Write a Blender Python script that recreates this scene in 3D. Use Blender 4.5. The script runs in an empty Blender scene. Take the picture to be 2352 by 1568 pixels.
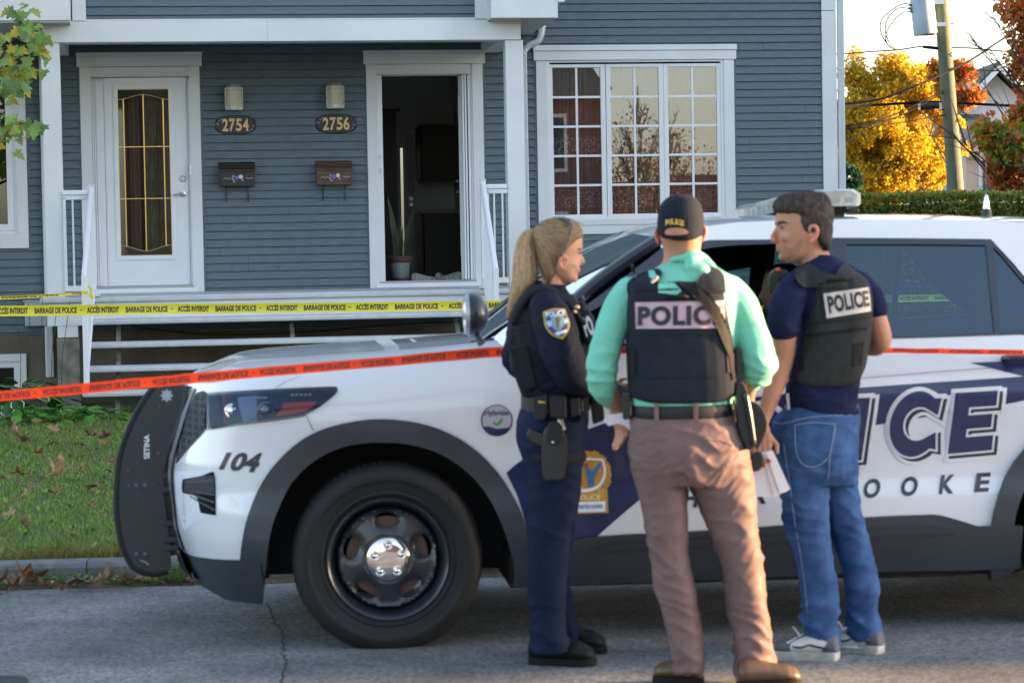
import bpy, bmesh, math, random
from mathutils import Vector, Matrix, noise
from mathutils.bvhtree import BVHTree
R = math.radians
sc = bpy.context.scene
C = sc.collection
random.seed(7)
# ------------------------------------------------------------------ camera
FPX = 5600.0                      # focal length in units of a 2352 px wide picture
CAMZ = 1.61
PITCH, ROLL = math.atan(224/5600), 0.018
fwd = Vector((0, math.cos(PITCH), -math.sin(PITCH)))
r0 = Vector((1, 0, 0)); u0 = Vector((0, math.sin(PITCH), math.cos(PITCH)))
rgt = r0*math.cos(ROLL) - u0*math.sin(ROLL)
upv = u0*math.cos(ROLL) + r0*math.sin(ROLL)
cam_d = bpy.data.cameras.new('camera'); cam = bpy.data.objects.new('camera', cam_d); C.objects.link(cam)
M = Matrix.Identity(4)
for i in range(3):
    M[i][0] = rgt[i]; M[i][1] = upv[i]; M[i][2] = -fwd[i]
M[2][3] = CAMZ
cam.matrix_world = M
cam_d.sensor_width = 36; cam_d.lens = 36*FPX/2352
cam_d.clip_start = 0.1; cam_d.clip_end = 2000
cam_d.dof.use_dof = True; cam_d.dof.focus_distance = 23.0; cam_d.dof.aperture_fstop = 5.6
sc.camera = cam
O = Vector((0, 0, CAMZ))
def ray(px, py):
    return (fwd*FPX + rgt*(px-1176) - upv*(py-784))
def atY(px, py, Y):
    d = ray(px, py); return O + d*(Y/d.y)
def gz(px, py, z):
    d = ray(px, py); return O + d*((z-CAMZ)/d.z)
# ------------------------------------------------------------------ light
w = bpy.data.worlds.new("World"); sc.world = w; w.use_nodes = True
SUN_EL, SUN_AZ = R(7.0), R(87)    # azimuth clockwise from +Y
nt = w.node_tree; bg = nt.nodes['Background']
sky = nt.nodes.new('ShaderNodeTexSky'); sky.sky_type = 'NISHITA'; sky.sun_disc = False
sky.sun_elevation = SUN_EL; sky.sun_rotation = SUN_AZ; sky.air_density = 1.0; sky.dust_density = 1.6; sky.ozone_density = 1.2
hs = nt.nodes.new('ShaderNodeHueSaturation'); hs.inputs['Saturation'].default_value = 0.62; nt.links.new(sky.outputs[0], hs.inputs['Color'])
tn = nt.nodes.new('ShaderNodeMix'); tn.data_type = 'RGBA'; tn.blend_type = 'MULTIPLY'; tn.inputs[0].default_value = 1.0; tn.inputs[7].default_value = (0.975, 1.0, 1.09, 1)
nt.links.new(hs.outputs[0], tn.inputs[6]); nt.links.new(tn.outputs[2], bg.inputs[0]); bg.inputs[1].default_value = 0.15
sd = bpy.data.lights.new('sun', 'SUN'); sd.energy = 5.0; sd.angle = R(0.6); sd.color = (1.0, 0.60, 0.28)
so = bpy.data.objects.new('sun', sd); C.objects.link(so)
sdir = Vector((math.sin(SUN_AZ)*math.cos(SUN_EL), math.cos(SUN_AZ)*math.cos(SUN_EL), math.sin(SUN_EL)))
so.rotation_euler = sdir.to_track_quat('Z', 'Y').to_euler()
sc.view_settings.view_transform = 'Standard'; sc.view_settings.look = 'None'
sc.view_settings.exposure = 2.52; sc.view_settings.gamma = 1.0
sc.render.engine = 'CYCLES'
# ------------------------------------------------------------------ materials
def srgb(h):
    if isinstance(h, str):
        h = h.lstrip('#'); v = [int(h[i:i+2], 16)/255 for i in (0, 2, 4)]
        return tuple(((c+0.055)/1.055)**2.4 if c > 0.04045 else c/12.92 for c in v)
    return h
def mat(name, col, rough=0.5, var=0.0, vs=6.0, bump=0.0, bs=60.0, metal=0.0, coat=0.0, spec=0.5, stretch=(1, 1, 1), col2=None, sheen=0.0, emit=None, detail=4.0, alpha=None, trans=None, sss=0.0, vcon=(0.35, 0.65), bdist=0.01):
    m = bpy.data.materials.new(name); m.use_nodes = True
    n = m.node_tree; b = n.nodes['Principled BSDF']
    c = srgb(col); c2 = srgb(col2) if col2 else tuple(x*(1-var) for x in c)
    b.inputs['Roughness'].default_value = rough; b.inputs['Metallic'].default_value = metal
    b.inputs['Coat Weight'].default_value = coat; b.inputs['Coat Roughness'].default_value = 0.04
    b.inputs['Specular IOR Level'].default_value = spec
    if sheen: b.inputs['Sheen Weight'].default_value = sheen; b.inputs['Sheen Roughness'].default_value = 0.5
    if sss: b.inputs['Subsurface Weight'].default_value = sss; b.inputs['Subsurface Radius'].default_value = (0.02, 0.008, 0.005)
    tc = n.nodes.new('ShaderNodeTexCoord'); mp = n.nodes.new('ShaderNodeMapping')
    mp.inputs['Scale'].default_value = stretch
    n.links.new(tc.outputs['Object'], mp.inputs[0])
    if var or col2:
        t = n.nodes.new('ShaderNodeTexNoise'); t.inputs['Scale'].default_value = vs; t.inputs['Detail'].default_value = detail
        n.links.new(mp.outputs[0], t.inputs['Vector'])
        r = n.nodes.new('ShaderNodeValToRGB'); r.color_ramp.elements[0].position = vcon[0]; r.color_ramp.elements[1].position = vcon[1]
        r.color_ramp.elements[0].color = (*c2, 1); r.color_ramp.elements[1].color = (*c, 1)
        n.links.new(t.outputs[0], r.inputs[0]); n.links.new(r.outputs[0], b.inputs['Base Color'])
    else:
        b.inputs['Base Color'].default_value = (*c, 1)
    if bump:
        t2 = n.nodes.new('ShaderNodeTexNoise'); t2.inputs['Scale'].default_value = bs; t2.inputs['Detail'].default_value = 5
        n.links.new(mp.outputs[0], t2.inputs['Vector'])
        bp = n.nodes.new('ShaderNodeBump'); bp.inputs['Strength'].default_value = bump; bp.inputs['Distance'].default_value = bdist
        n.links.new(t2.outputs[0], bp.inputs['Height']); n.links.new(bp.outputs[0], b.inputs['Normal'])
    if emit:
        b.inputs['Emission Color'].default_value = (*srgb(emit[0]), 1); b.inputs['Emission Strength'].default_value = emit[1]
    return m
def glassmat(name, tint, transp=0.6, rough=0.0, gl=(0.8, 0.85, 0.9), f0=0.08):
    # thin pane: tinted see-through plus fresnel reflection
    m = bpy.data.materials.new(name); m.use_nodes = True; n = m.node_tree
    for x in list(n.nodes):
        if x.type != 'OUTPUT_MATERIAL': n.nodes.remove(x)
    out = [x for x in n.nodes if x.type == 'OUTPUT_MATERIAL'][0]
    tr = n.nodes.new('ShaderNodeBsdfTransparent'); tr.inputs[0].default_value = (*[t*transp for t in srgb(tint)], 1)
    gs = n.nodes.new('ShaderNodeBsdfGlossy'); gs.inputs[0].default_value = (*gl, 1); gs.inputs['Roughness'].default_value = rough
    lw = n.nodes.new('ShaderNodeLayerWeight'); lw.inputs[0].default_value = 0.35
    ma = n.nodes.new('ShaderNodeMath'); ma.operation = 'MULTIPLY_ADD'; ma.inputs[1].default_value = 1.0-f0; ma.inputs[2].default_value = f0
    n.links.new(lw.outputs['Fresnel'], ma.inputs[0])
    mx = n.nodes.new('ShaderNodeMixShader'); n.links.new(ma.outputs[0], mx.inputs[0])
    n.links.new(tr.outputs[0], mx.inputs[1]); n.links.new(gs.outputs[0], mx.inputs[2]); n.links.new(mx.outputs[0], out.inputs[0])
    return m
# ------------------------------------------------------------------ objects
WM = {}
def wm(o): return WM.get(o.name, Matrix.Identity(4))
def tag(o, label, cat=None, group=None, kind=None):
    if label: o['label'] = label
    if cat: o['category'] = cat
    if group: o['group'] = group
    if kind: o['kind'] = kind
    return o
def thing(name, label, cat, loc=(0, 0, 0), rz=0.0, group=None):
    o = bpy.data.objects.new(name, None); C.objects.link(o); o.empty_display_size = 0.1
    o.location = loc; o.rotation_euler = (0, 0, rz)
    WM[o.name] = Matrix.Translation(Vector(loc)) @ Matrix.Rotation(rz, 4, 'Z')
    return tag(o, label, cat, group)
class Frame:
    def __init__(s, o, ang):
        s.o = Vector(o); s.ang = ang
        s.m = Matrix.Translation(s.o) @ Matrix.Rotation(ang, 4, 'Z'); s.i = s.m.inverted()
    def px(s, px, py, y=0.0):          # picture point -> (x, z) on the frame's plane y
        a = s.i @ O; d = s.i.to_3x3() @ ray(px, py)
        t = (y-a.y)/d.y; p = a + d*t
        return p.x, p.z
    def w(s, x, y, z): return s.m @ Vector((x, y, z))
WORLD = Frame((0, 0, 0), 0)
class MB:
    def __init__(s, frame=None): s.v = []; s.f = []; s.fr = frame or WORLD
    def add(s, vs, fs):
        k = len(s.v); s.v += [Vector(v) for v in vs]; s.f += [tuple(i+k for i in f) for f in fs]; return s
    def box(s, x0, x1, y0, y1, z0, z1, bev=0.0):
        if x0 > x1: x0, x1 = x1, x0
        if y0 > y1: y0, y1 = y1, y0
        if z0 > z1: z0, z1 = z1, z0
        if bev > 0:
            bm = bmesh.new(); bmesh.ops.create_cube(bm, size=1)
            for v in bm.verts: v.co = Vector(((x0+x1)/2+v.co.x*(x1-x0), (y0+y1)/2+v.co.y*(y1-y0), (z0+z1)/2+v.co.z*(z1-z0)))
            bmesh.ops.bevel(bm, geom=bm.edges[:], offset=bev, segments=2, affect='EDGES', profile=0.5)
            bm.verts.index_update(); s.add([v.co for v in bm.verts], [[v.index for v in f.verts] for f in bm.faces]); bm.free(); return s
        return s.add([(x0,y0,z0),(x1,y0,z0),(x1,y1,z0),(x0,y1,z0),(x0,y0,z1),(x1,y0,z1),(x1,y1,z1),(x0,y1,z1)],
                     [(0,3,2,1),(4,5,6,7),(0,1,5,4),(1,2,6,5),(2,3,7,6),(3,0,4,7)])
    def rings(s, rings, cap=True, closed=False):
        n = len(rings[0]); vs = [p for r in rings for p in r]; fs = []
        m = len(rings)
        for i in range(m if closed else m-1):
            a = i*n; b = ((i+1) % m)*n
            for j in range(n):
                k = (j+1) % n; fs.append((a+j, a+k, b+k, b+j))
        if cap and not closed:
            fs.append(tuple(range(n))[::-1]); fs.append(tuple(range((m-1)*n, m*n)))
        return s.add(vs, fs)
    def tube(s, pts, r, n=8, cap=True, ratio=1.0):
        pts = [Vector(p) for p in pts]; m = len(pts)
        rr = r if isinstance(r, (list, tuple)) else [r]*m
        rings = []; ref = None
        for i, p in enumerate(pts):
            t = (pts[min(i+1, m-1)]-pts[max(i-1, 0)])
            if t.length < 1e-9: t = Vector((0, 0, 1))
            t.normalize()
            if ref is None: ref = Vector((0, 1, 0)) if abs(t.y) < 0.9 else Vector((1, 0, 0))
            a = (ref - t*ref.dot(t)).normalized(); b = t.cross(a); ref = a
            rings.append([p + (a*math.cos(2*math.pi*k/n)*ratio + b*math.sin(2*math.pi*k/n))*rr[i] for k in range(n)])
        return s.rings(rings, cap)
    def lathe(s, prof, c, axis='y', n=32, closed=False):
        c = Vector(c); rings = []
        for (r, h) in prof:
            ring = []
            for k in range(n):
                a = 2*math.pi*k/n; u, v = r*math.cos(a), r*math.sin(a)
                ring.append(c + (Vector((u, h, v)) if axis == 'y' else Vector((u, v, h)) if axis == 'z' else Vector((h, u, v))))
            rings.append(ring)
        return s.rings(rings, cap=not closed, closed=closed)
    def prism(s, poly, y0, y1):        # polygon in x,z extruded along y
        bm = bmesh.new(); vs = [bm.verts.new((x, 0, z)) for x, z in poly]
        es = [bm.edges.new((vs[i], vs[(i+1) % len(vs)])) for i in range(len(vs))]
        bmesh.ops.triangle_fill(bm, edges=es, use_beauty=True); bm.verts.index_update()
        tri = [[v.index for v in f.verts] for f in bm.faces]; n = len(poly)
        area = sum(poly[i][0]*poly[(i+1) % n][1]-poly[(i+1) % n][0]*poly[i][1] for i in range(n))
        bm.free()
        V = [(x, y0, z) for x, z in poly]+[(x, y1, z) for x, z in poly]; Fc = []
        for t in tri:
            a = sum(poly[t[i]][0]*poly[t[(i+1) % 3]][1]-poly[t[(i+1) % 3]][0]*poly[t[i]][1] for i in range(3))
            if a < 0: t = t[::-1]
            Fc.append(tuple(t)); Fc.append(tuple(i+n for i in t[::-1]))
        for i in range(n):
            j = (i+1) % n
            Fc.append((i, i+n, j+n, j) if area > 0 else (j, j+n, i+n, i))
        return s.add(V, Fc)
    def sphere(s, c, r, n=16, m=10):
        rx, ry, rz = r if isinstance(r, (tuple, list)) else (r, r, r); c = Vector(c)
        rings = []
        for i in range(1, m):
            p = math.pi*i/m
            rings.append([c+Vector((rx*math.sin(p)*math.cos(2*math.pi*k/n), ry*math.sin(p)*math.sin(2*math.pi*k/n), -rz*math.cos(p))) for k in range(n)])
        return s.rings(rings)
    def build(s, name, material, parent=None, smooth=False, tri=False, **kw):
        me = bpy.data.meshes.new(name)
        Mx = s.fr.m if parent is None else wm(parent).inverted() @ s.fr.m
        me.from_pydata([Mx @ v for v in s.v], [], s.f); me.update()
        o = bpy.data.objects.new(name, me); C.objects.link(o)
        if material: me.materials.append(material)
        if parent is not None:
            o.parent = parent; WM[o.name] = wm(parent)
        if smooth:
            me.polygons.foreach_set('use_smooth', [True]*len(me.polygons))
            if smooth != 'all':
                try: me.set_sharp_from_angle(angle=R(smooth if smooth is not True else 40))
                except Exception: pass
        if kw: tag(o, kw.get('label'), kw.get('cat'), kw.get('group'), kw.get('kind'))
        return o
def cr(pts, n=5, closed=True):
    """Catmull-Rom; a point given twice in a row is a sharp corner."""
    out = []; m = len(pts); rng = m if closed else m-1
    for i in range(rng):
        p1, p2 = pts[i], pts[(i+1) % m]
        if p1 == p2: continue
        p0 = pts[(i-1) % m] if (closed or i > 0) else p1
        p3 = pts[(i+2) % m] if (closed or i+2 < m) else p2
        for k in range(n):
            t = k/n; t2 = t*t; t3 = t2*t
            out.append(tuple(0.5*((2*b)+(-a+c)*t+(2*a-5*b+4*c-d)*t2+(-a+3*b-3*c+d)*t3) for a, b, c, d in zip(p0, p1, p2, p3)))
    if not closed: out.append(tuple(pts[-1]))
    return out
def lerp(tab, x):
    if x <= tab[0][0]: return tab[0][1]
    for (a, b), (c, d) in zip(tab, tab[1:]):
        if x <= c: return b+(d-b)*(x-a)/(c-a)
    return tab[-1][1]
def fill2d(loops, step=None):
    bm = bmesh.new(); es = []
    for lp in loops:
        q = []
        for p in lp:
            if not q or (abs(p[0]-q[-1][0])+abs(p[1]-q[-1][1])) > 1e-7: q.append(p)
        if abs(q[0][0]-q[-1][0])+abs(q[0][1]-q[-1][1]) < 1e-7: q.pop()
        vs = [bm.verts.new((p[0], p[1], 0)) for p in q]
        es += [bm.edges.new((vs[i], vs[(i+1) % len(vs)])) for i in range(len(vs))]
    bmesh.ops.triangle_fill(bm, edges=es, use_beauty=True)
    if step: slice2d(bm, step)
    return bm
def slice2d(bm, step):
    xs = [v.co.x for v in bm.verts]; ys = [v.co.y for v in bm.verts]
    sx, sy = step if isinstance(step, tuple) else (step, step)
    for ax, lo, hi, st in ((0, min(xs), max(xs), sx), (1, min(ys), max(ys), sy)):
        t = math.ceil(lo/st)*st
        while t < hi:
            co = Vector((t, 0, 0)) if ax == 0 else Vector((0, t, 0)); no = Vector((1, 0, 0)) if ax == 0 else Vector((0, 1, 0))
            bmesh.ops.bisect_plane(bm, geom=bm.verts[:]+bm.edges[:]+bm.faces[:], dist=1e-6, plane_co=co, plane_no=no)
            t += st
def bm_to(mb, bm, fn, rim=None):
    bm.verts.index_update(); k = len(mb.v)
    V = [fn(v.co.x, v.co.y) for v in bm.verts]; Fc = []
    for f in bm.faces:
        ix = [v.index for v in f.verts]
        if f.normal.z < 0: ix = ix[::-1]
        Fc.append(ix)
    if rim:
        n = len(V); V += [rim(v.co.x, v.co.y) for v in bm.verts]
        for e in bm.edges:
            if len(e.link_faces) == 1:
                a, b = e.verts[0].index, e.verts[1].index
                Fc.append((a, b, b+n, a+n))
    bm.free(); mb.add(V, Fc); return mb
_tx = {}
def text2d(body, bold=0.0, shear=0.0, spacing=1.0):
    """outline of a word as 2-D verts and faces, scaled to the box 0..1, 0..1; aspect = width/height"""
    key = (body, bold, shear, spacing)
    if key in _tx: return _tx[key]
    cu = bpy.data.curves.new('t', 'FONT'); cu.body = body; cu.offset = bold; cu.shear = shear; cu.space_character = spacing; cu.resolution_u = 4
    cu.dimensions = '2D'; cu.fill_mode = 'BOTH'
    o = bpy.data.objects.new('t', cu); C.objects.link(o); bpy.context.view_layer.update()
    me = o.evaluated_get(bpy.context.evaluated_depsgraph_get()).to_mesh()
    V = [(v.co.x, v.co.y) for v in me.vertices]; Fc = [tuple(p.vertices) for p in me.polygons]
    o.evaluated_get(bpy.context.evaluated_depsgraph_get()).to_mesh_clear()
    bpy.data.objects.remove(o); bpy.data.curves.remove(cu)
    _tx[key] = (V, Fc); return V, Fc
def text_on(mb, body, quad, fn, bold=0.0, shear=0.0, spacing=1.0, step=None, ref=None, cell=False):
    """quad: px corners (left-top, right-top, right-bottom, left-bottom) of the caps box; fn maps a picture point to 3-D"""
    V, Fc = text2d(body, bold, shear, spacing)
    Vr, _ = text2d(ref or body, 0.0, shear, spacing)
    x0 = min(v[0] for v in Vr); x1 = max(v[0] for v in Vr); y0 = 0.0 if cell else min(v[1] for v in Vr); y1 = 0.70 if cell else max(v[1] for v in Vr)
    (ax, ay), (bx, by), (cx, cy), (dx, dy) = quad
    def q(x, y):
        u = (x-x0)/(x1-x0); t = 1-(y-y0)/(y1-y0)
        px = (ax+(bx-ax)*u)*(1-t)+(dx+(cx-dx)*u)*t; py = (ay+(by-ay)*u)*(1-t)+(dy+(cy-dy)*u)*t
        return px, py
    bm = bmesh.new(); vs = [bm.verts.new((*q(*v), 0)) for v in V]
    for f in Fc:
        try: bm.faces.new([vs[i] for i in f])
        except ValueError: pass
    bm.normal_update()
    if step: slice2d(bm, step)
    return bm_to(mb, bm, fn)
# ------------------------------------------------------------------ shared materials
def leafmat(name, cols, rough=0.55, transl=0.35, gain=1.0):
    m = bpy.data.materials.new(name); m.use_nodes = True; n = m.node_tree; b = n.nodes['Principled BSDF']
    g = n.nodes.new('ShaderNodeNewGeometry'); r = n.nodes.new('ShaderNodeValToRGB'); r.color_ramp.interpolation = 'LINEAR'
    k = len(cols); el = r.color_ramp.elements
    el[0].position = 0; el[0].color = (*[c*gain for c in srgb(cols[0])], 1); el[1].position = 1; el[1].color = (*[c*gain for c in srgb(cols[-1])], 1)
    for i in range(1, k-1):
        e = el.new(i/(k-1)); e.color = (*[c*gain for c in srgb(cols[i])], 1)
    n.links.new(g.outputs['Random Per Island'], r.inputs[0]); n.links.new(r.outputs[0], b.inputs['Base Color'])
    b.inputs['Roughness'].default_value = rough
    if transl:
        t = n.nodes.new('ShaderNodeBsdfTranslucent'); n.links.new(r.outputs[0], t.inputs[0])
        mx = n.nodes.new('ShaderNodeMixShader'); mx.inputs[0].default_value = transl
        out = [x for x in n.nodes if x.type == 'OUTPUT_MATERIAL'][0]
        n.links.new(b.outputs[0], mx.inputs[1]); n.links.new(t.outputs[0], mx.inputs[2]); n.links.new(mx.outputs[0], out.inputs[0])
    return m
def asphaltmat():
    m = mat('asphalt', (0.185, 0.195, 0.20), rough=0.9, var=0.35, vs=0.9, bump=0.6, bs=170, bdist=0.012)
    n = m.node_tree; b = n.nodes['Principled BSDF']
    base = b.inputs['Base Color'].links[0].from_socket
    tc = [x for x in n.nodes if x.type == 'TEX_COORD'][0]
    v = n.nodes.new('ShaderNodeTexVoronoi'); v.inputs['Scale'].default_value = 75
    n.links.new(tc.outputs['Object'], v.inputs['Vector'])
    r = n.nodes.new('ShaderNodeValToRGB'); r.color_ramp.elements[0].position = 0.0; r.color_ramp.elements[1].position = 1.0
    r.color_ramp.elements[0].color = (0.35, 0.36, 0.40, 1); r.color_ramp.elements[1].color = (1.9, 1.85, 1.8, 1)
    s = n.nodes.new('ShaderNodeSeparateColor'); n.links.new(v.outputs['Color'], s.inputs[0]); n.links.new(s.outputs[0], r.inputs[0])
    mx = n.nodes.new('ShaderNodeMix'); mx.data_type = 'RGBA'; mx.blend_type = 'MULTIPLY'; mx.inputs[0].default_value = 0.75
    n.links.new(base, mx.inputs[6]); n.links.new(r.outputs[0], mx.inputs[7])
    # broad stains
    t = n.nodes.new('ShaderNodeTexNoise'); t.inputs['Scale'].default_value = 2.2; t.inputs['Detail'].default_value = 6
    n.links.new(tc.outputs['Object'], t.inputs['Vector'])
    r2 = n.nodes.new('ShaderNodeValToRGB'); r2.color_ramp.elements[0].position = 0.30; r2.color_ramp.elements[1].position = 0.6
    r2.color_ramp.elements[0].color = (0.60, 0.60, 0.62, 1); r2.color_ramp.elements[1].color = (1, 1, 1, 1); n.links.new(t.outputs[0], r2.inputs[0])
    m2 = n.nodes.new('ShaderNodeMix'); m2.data_type = 'RGBA'; m2.blend_type = 'MULTIPLY'; m2.inputs[0].default_value = 1
    n.links.new(mx.outputs[2], m2.inputs[6]); n.links.new(r2.outputs[0], m2.inputs[7]); n.links.new(m2.outputs[2], b.inputs['Base Color'])
    return m
M_ = {}
M_['asphalt'] = asphaltmat()
M_['concrete'] = mat('concrete', (0.34, 0.33, 0.31), 0.9, var=0.45, vs=3, bump=0.5, bs=60, detail=8)
M_['curb'] = mat('curb concrete', (0.15, 0.165, 0.165), 0.9, var=0.35, vs=12, bump=0.7, bs=90, detail=8)
M_['foundation'] = mat('brown concrete', (0.155, 0.135, 0.11), 0.95, var=0.4, vs=2.5, bump=0.3, bs=50, detail=8)
M_['soil'] = mat('lawn soil', (0.060, 0.085, 0.022), 0.95, col2=(0.05, 0.045, 0.02), vs=5, bump=0.8, bs=40)
M_['siding'] = mat('blue grey siding', (0.106, 0.150, 0.184), 0.6, var=0.22, vs=14, bump=0.25, bs=120, stretch=(0.6, 1, 5), bdist=0.004)
M_['white'] = mat('white aluminium trim', (0.70, 0.73, 0.76), 0.45, var=0.10, vs=1.6, bump=0.05, bs=150)
M_['vinyl'] = mat('white vinyl frame', (0.74, 0.77, 0.82), 0.35, var=0.05, vs=3)
M_['fibre'] = mat('grey white fibreglass deck', (0.52, 0.55, 0.58), 0.6, var=0.12, vs=9, bump=0.35, bs=55)
M_['railw'] = mat('white powder coated rail', (0.72, 0.75, 0.80), 0.35)
M_['darkroof'] = mat('dark grey shingle', (0.05, 0.055, 0.06), 0.9, var=0.4, vs=25)
M_['gap'] = mat('dark gap', (0.02, 0.022, 0.025), 0.9)
M_['rust'] = mat('rusty grey steel', (0.20, 0.22, 0.21), 0.7, col2=(0.16, 0.06, 0.03), vs=9, vcon=(0.35, 0.5))
M_['steel'] = mat('brushed nickel', (0.55, 0.56, 0.57), 0.3, metal=1.0)
M_['brass'] = mat('brass came', (0.75, 0.52, 0.16), 0.3, metal=0.9)
M_['black'] = mat('black plastic', (0.018, 0.02, 0.022), 0.45)
M_['iron'] = mat('dark brown iron', (0.05, 0.035, 0.03), 0.6)
M_['siding_metal'] = mat('ridged white downspout', (0.62, 0.66, 0.70), 0.4)
# ------------------------------------------------------------------ ground
GA = R(3.8)
_g = gz(200, 1345, -0.04); CF = Frame((_g.x, _g.y, 0), GA)
mb = MB(); mb.add([(-400, -300, -0.10), (400, -300, -0.10), (400, 700, -0.10), (-400, 700, -0.10)], [(0, 1, 2, 3)])
mb.build('ground', mat('far ground', (0.07, 0.085, 0.045), 0.95, var=0.4, vs=0.4), kind='structure')
mb = MB(CF); ys = [-26, -2.3, -0.9, 0.0]; zs = [0, 0, -0.016, -0.04]
for (ya, za), (yb, zb) in zip(list(zip(ys, zs)), list(zip(ys, zs))[1:]): mb.add([(-60, ya, za), (60, ya, za), (60, yb, zb), (-60, yb, zb)], [(0, 1, 2, 3)])
mb.build('road', M_['asphalt'], kind='structure')
# cracks in the asphalt: thin dark filled channels, slightly proud sheet
M_['crack'] = mat('crack filler', (0.008, 0.008, 0.009), 0.95)
def crack(pts, wid, name='road_crack'):
    m = MB(); P = [gz(x, y, 0.003) for x, y in pts]; V = []; Fc = []
    Q = []
    for a, b in zip(P, P[1:]):
        for k in range(7):
            t = k/7; Q.append(a.lerp(b, t)+Vector((noise.noise(a*9+Vector((k, 0, 0)))*0.016, 0, 0)))
    Q.append(P[-1])
    for i, p in enumerate(Q):
        ww = wid*(0.35+0.9*abs(noise.noise(Vector((i*0.6, 3.1, 0)))))
        V += [p+Vector((-ww, 0, 0)), p+Vector((ww, 0, 0))]
        if i: Fc.append((2*i-2, 2*i-1, 2*i+1, 2*i))
    m.add(V, Fc); return m.build(name, M_['crack'], kind='structure')
crack([(612, 1385), (622, 1398), (624, 1412), (632, 1430), (651, 1450), (652, 1485), (650, 1500), (660, 1515), (652, 1535), (646, 1568), (640, 1620)], 0.0075)
crack([(-60, 1495), (0, 1490), (42, 1487)], 0.004)
# oil patch and pale patches on the road
mb = MB(); P = [gz(x, y, 0.004) for x, y in cr([(-60, 1552), (20, 1550), (58, 1554), (62, 1566), (20, 1575), (-60, 1580)], 4)]
mb.add(P, [tuple(range(len(P)))[::-1]]); mb.build('road_patch', mat('dark asphalt patch', (0.03, 0.035, 0.035), 0.9, var=0.4, vs=20), kind='structure')
# curb
mb = MB(CF); prof = [(0.0, -0.10), (0.0, 0.052), (0.014, 0.070), (0.035, 0.078), (0.155, 0.080), (0.16, -0.1)]
X = [-60+i*1.5 for i in range(81)]
for k, x in enumerate(X[:-1]):
    g_ = 0.003
    mb.rings([[Vector((x+g_, y, z)) for y, z in prof], [Vector((x+1.5-g_, y, z)) for y, z in prof]])
mb.build('curb', M_['curb'], kind='structure')
def lawn_z(x, y):
    return 0.072+max(0, y-0.16)*0.0135+0.012*noise.noise(Vector((x*0.9, y*0.9, 0)))
mb = MB(CF); V = []; Fc = []; nx, ny = 60, 60
for j in range(ny+1):
    for i in range(nx+1):
        x = -20+60*i/nx; y = 0.16+0.05+13*(j/ny)**1.4; V.append((x, y, lawn_z(x, y)))
for j in range(ny):
    for i in range(nx):
        a = j*(nx+1)+i; Fc.append((a, a+1, a+nx+2, a+nx+1))
mb.add(V, Fc).build('lawn', M_['soil'], smooth='all', kind='structure')
# ------------------------------------------------------------------ grass blades
random.seed(3)
def grass(name, n, region, hmin, hmax, mtl, wid=0.0035):
    mb = MB(CF); V = []; Fc = []
    for i in range(n):
        x, y = region()
        z = lawn_z(x, y)-0.005; cl = noise.noise(Vector((x*2.3, y*2.3, 5)))
        h = random.uniform(hmin, hmax)*(1+0.5*cl); a = random.uniform(0, 6.28); ln = random.uniform(0.1, 0.8)*h; ww = wid*random.uniform(0.6, 1.4)
        dx, dy = math.cos(a)*ww, math.sin(a)*ww; b = random.uniform(0, 6.28); lx, ly = math.cos(b)*ln, math.sin(b)*ln
        k = len(V); V += [(x-dx, y-dy, z), (x+dx, y+dy, z), (x+dx*0.7+lx*0.4, y+dy*0.7+ly*0.4, z+h*0.6), (x-dx*0.7+lx*0.4, y-dy*0.7+ly*0.4, z+h*0.6), (x+lx, y+ly, z+h*0.9)]
        Fc += [(k, k+1, k+2, k+3), (k+3, k+2, k+4)]
    mb.add(V, Fc); return mb.build(name, mtl, kind='stuff')
def reg_main():
    # wedge of lawn left of the car, denser towards the camera
    while True:
        y = 0.19+random.random()**1.3*9.0; x = random.uniform(-4.6, 3.2)
        if x < 0.9+0.1*y or random.random() < 0.12:
            if x > -1.1-0.26*y or random.random() < 0.4: return x, y
gm = leafmat('grass blades', ['#46661c', '#5f882a', '#517a28', '#86984a', '#6d9238', '#9aa04e', '#5a822c'], 0.7, 0.3)
grass('grass', 78000, reg_main, 0.016, 0.044, gm)
def reg_edge():
    return random.uniform(-3.2, 3.5), 0.17+abs(random.gauss(0, 0.18))
grass('grass_edge', 14000, reg_edge, 0.03, 0.075, leafmat('dry edge grass', ['#6d642c', '#7c7a38', '#8c8044', '#5d6822', '#a2955a'], 0.7, 0.3), 0.0028)
# broad weeds in the lawn
mb = MB(CF); V = []; Fc = []
for i in range(900):
    x, y = reg_main(); z = lawn_z(x, y)
    for k in range(random.randint(3, 6)):
        a = random.uniform(0, 6.28); l = random.uniform(0.02, 0.045); b = l*0.35; up = random.uniform(0.01, 0.045); zz = z+random.uniform(0.01, 0.04)
        c, s = math.cos(a), math.sin(a); q = len(V)
        V += [(x, y, zz), (x+c*l*0.5-s*b, y+s*l*0.5+c*b, zz+up*0.6), (x+c*l, y+s*l, zz+up), (x+c*l*0.5+s*b, y+s*l*0.5-c*b, zz+up*0.6)]; Fc.append((q, q+1, q+2, q+3))
mb.add(V, Fc).build('clover', leafmat('clover leaves', ['#46701f', '#64882c', '#7f9a40', '#557a28'], 0.6, 0.3), kind='stuff')
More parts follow.
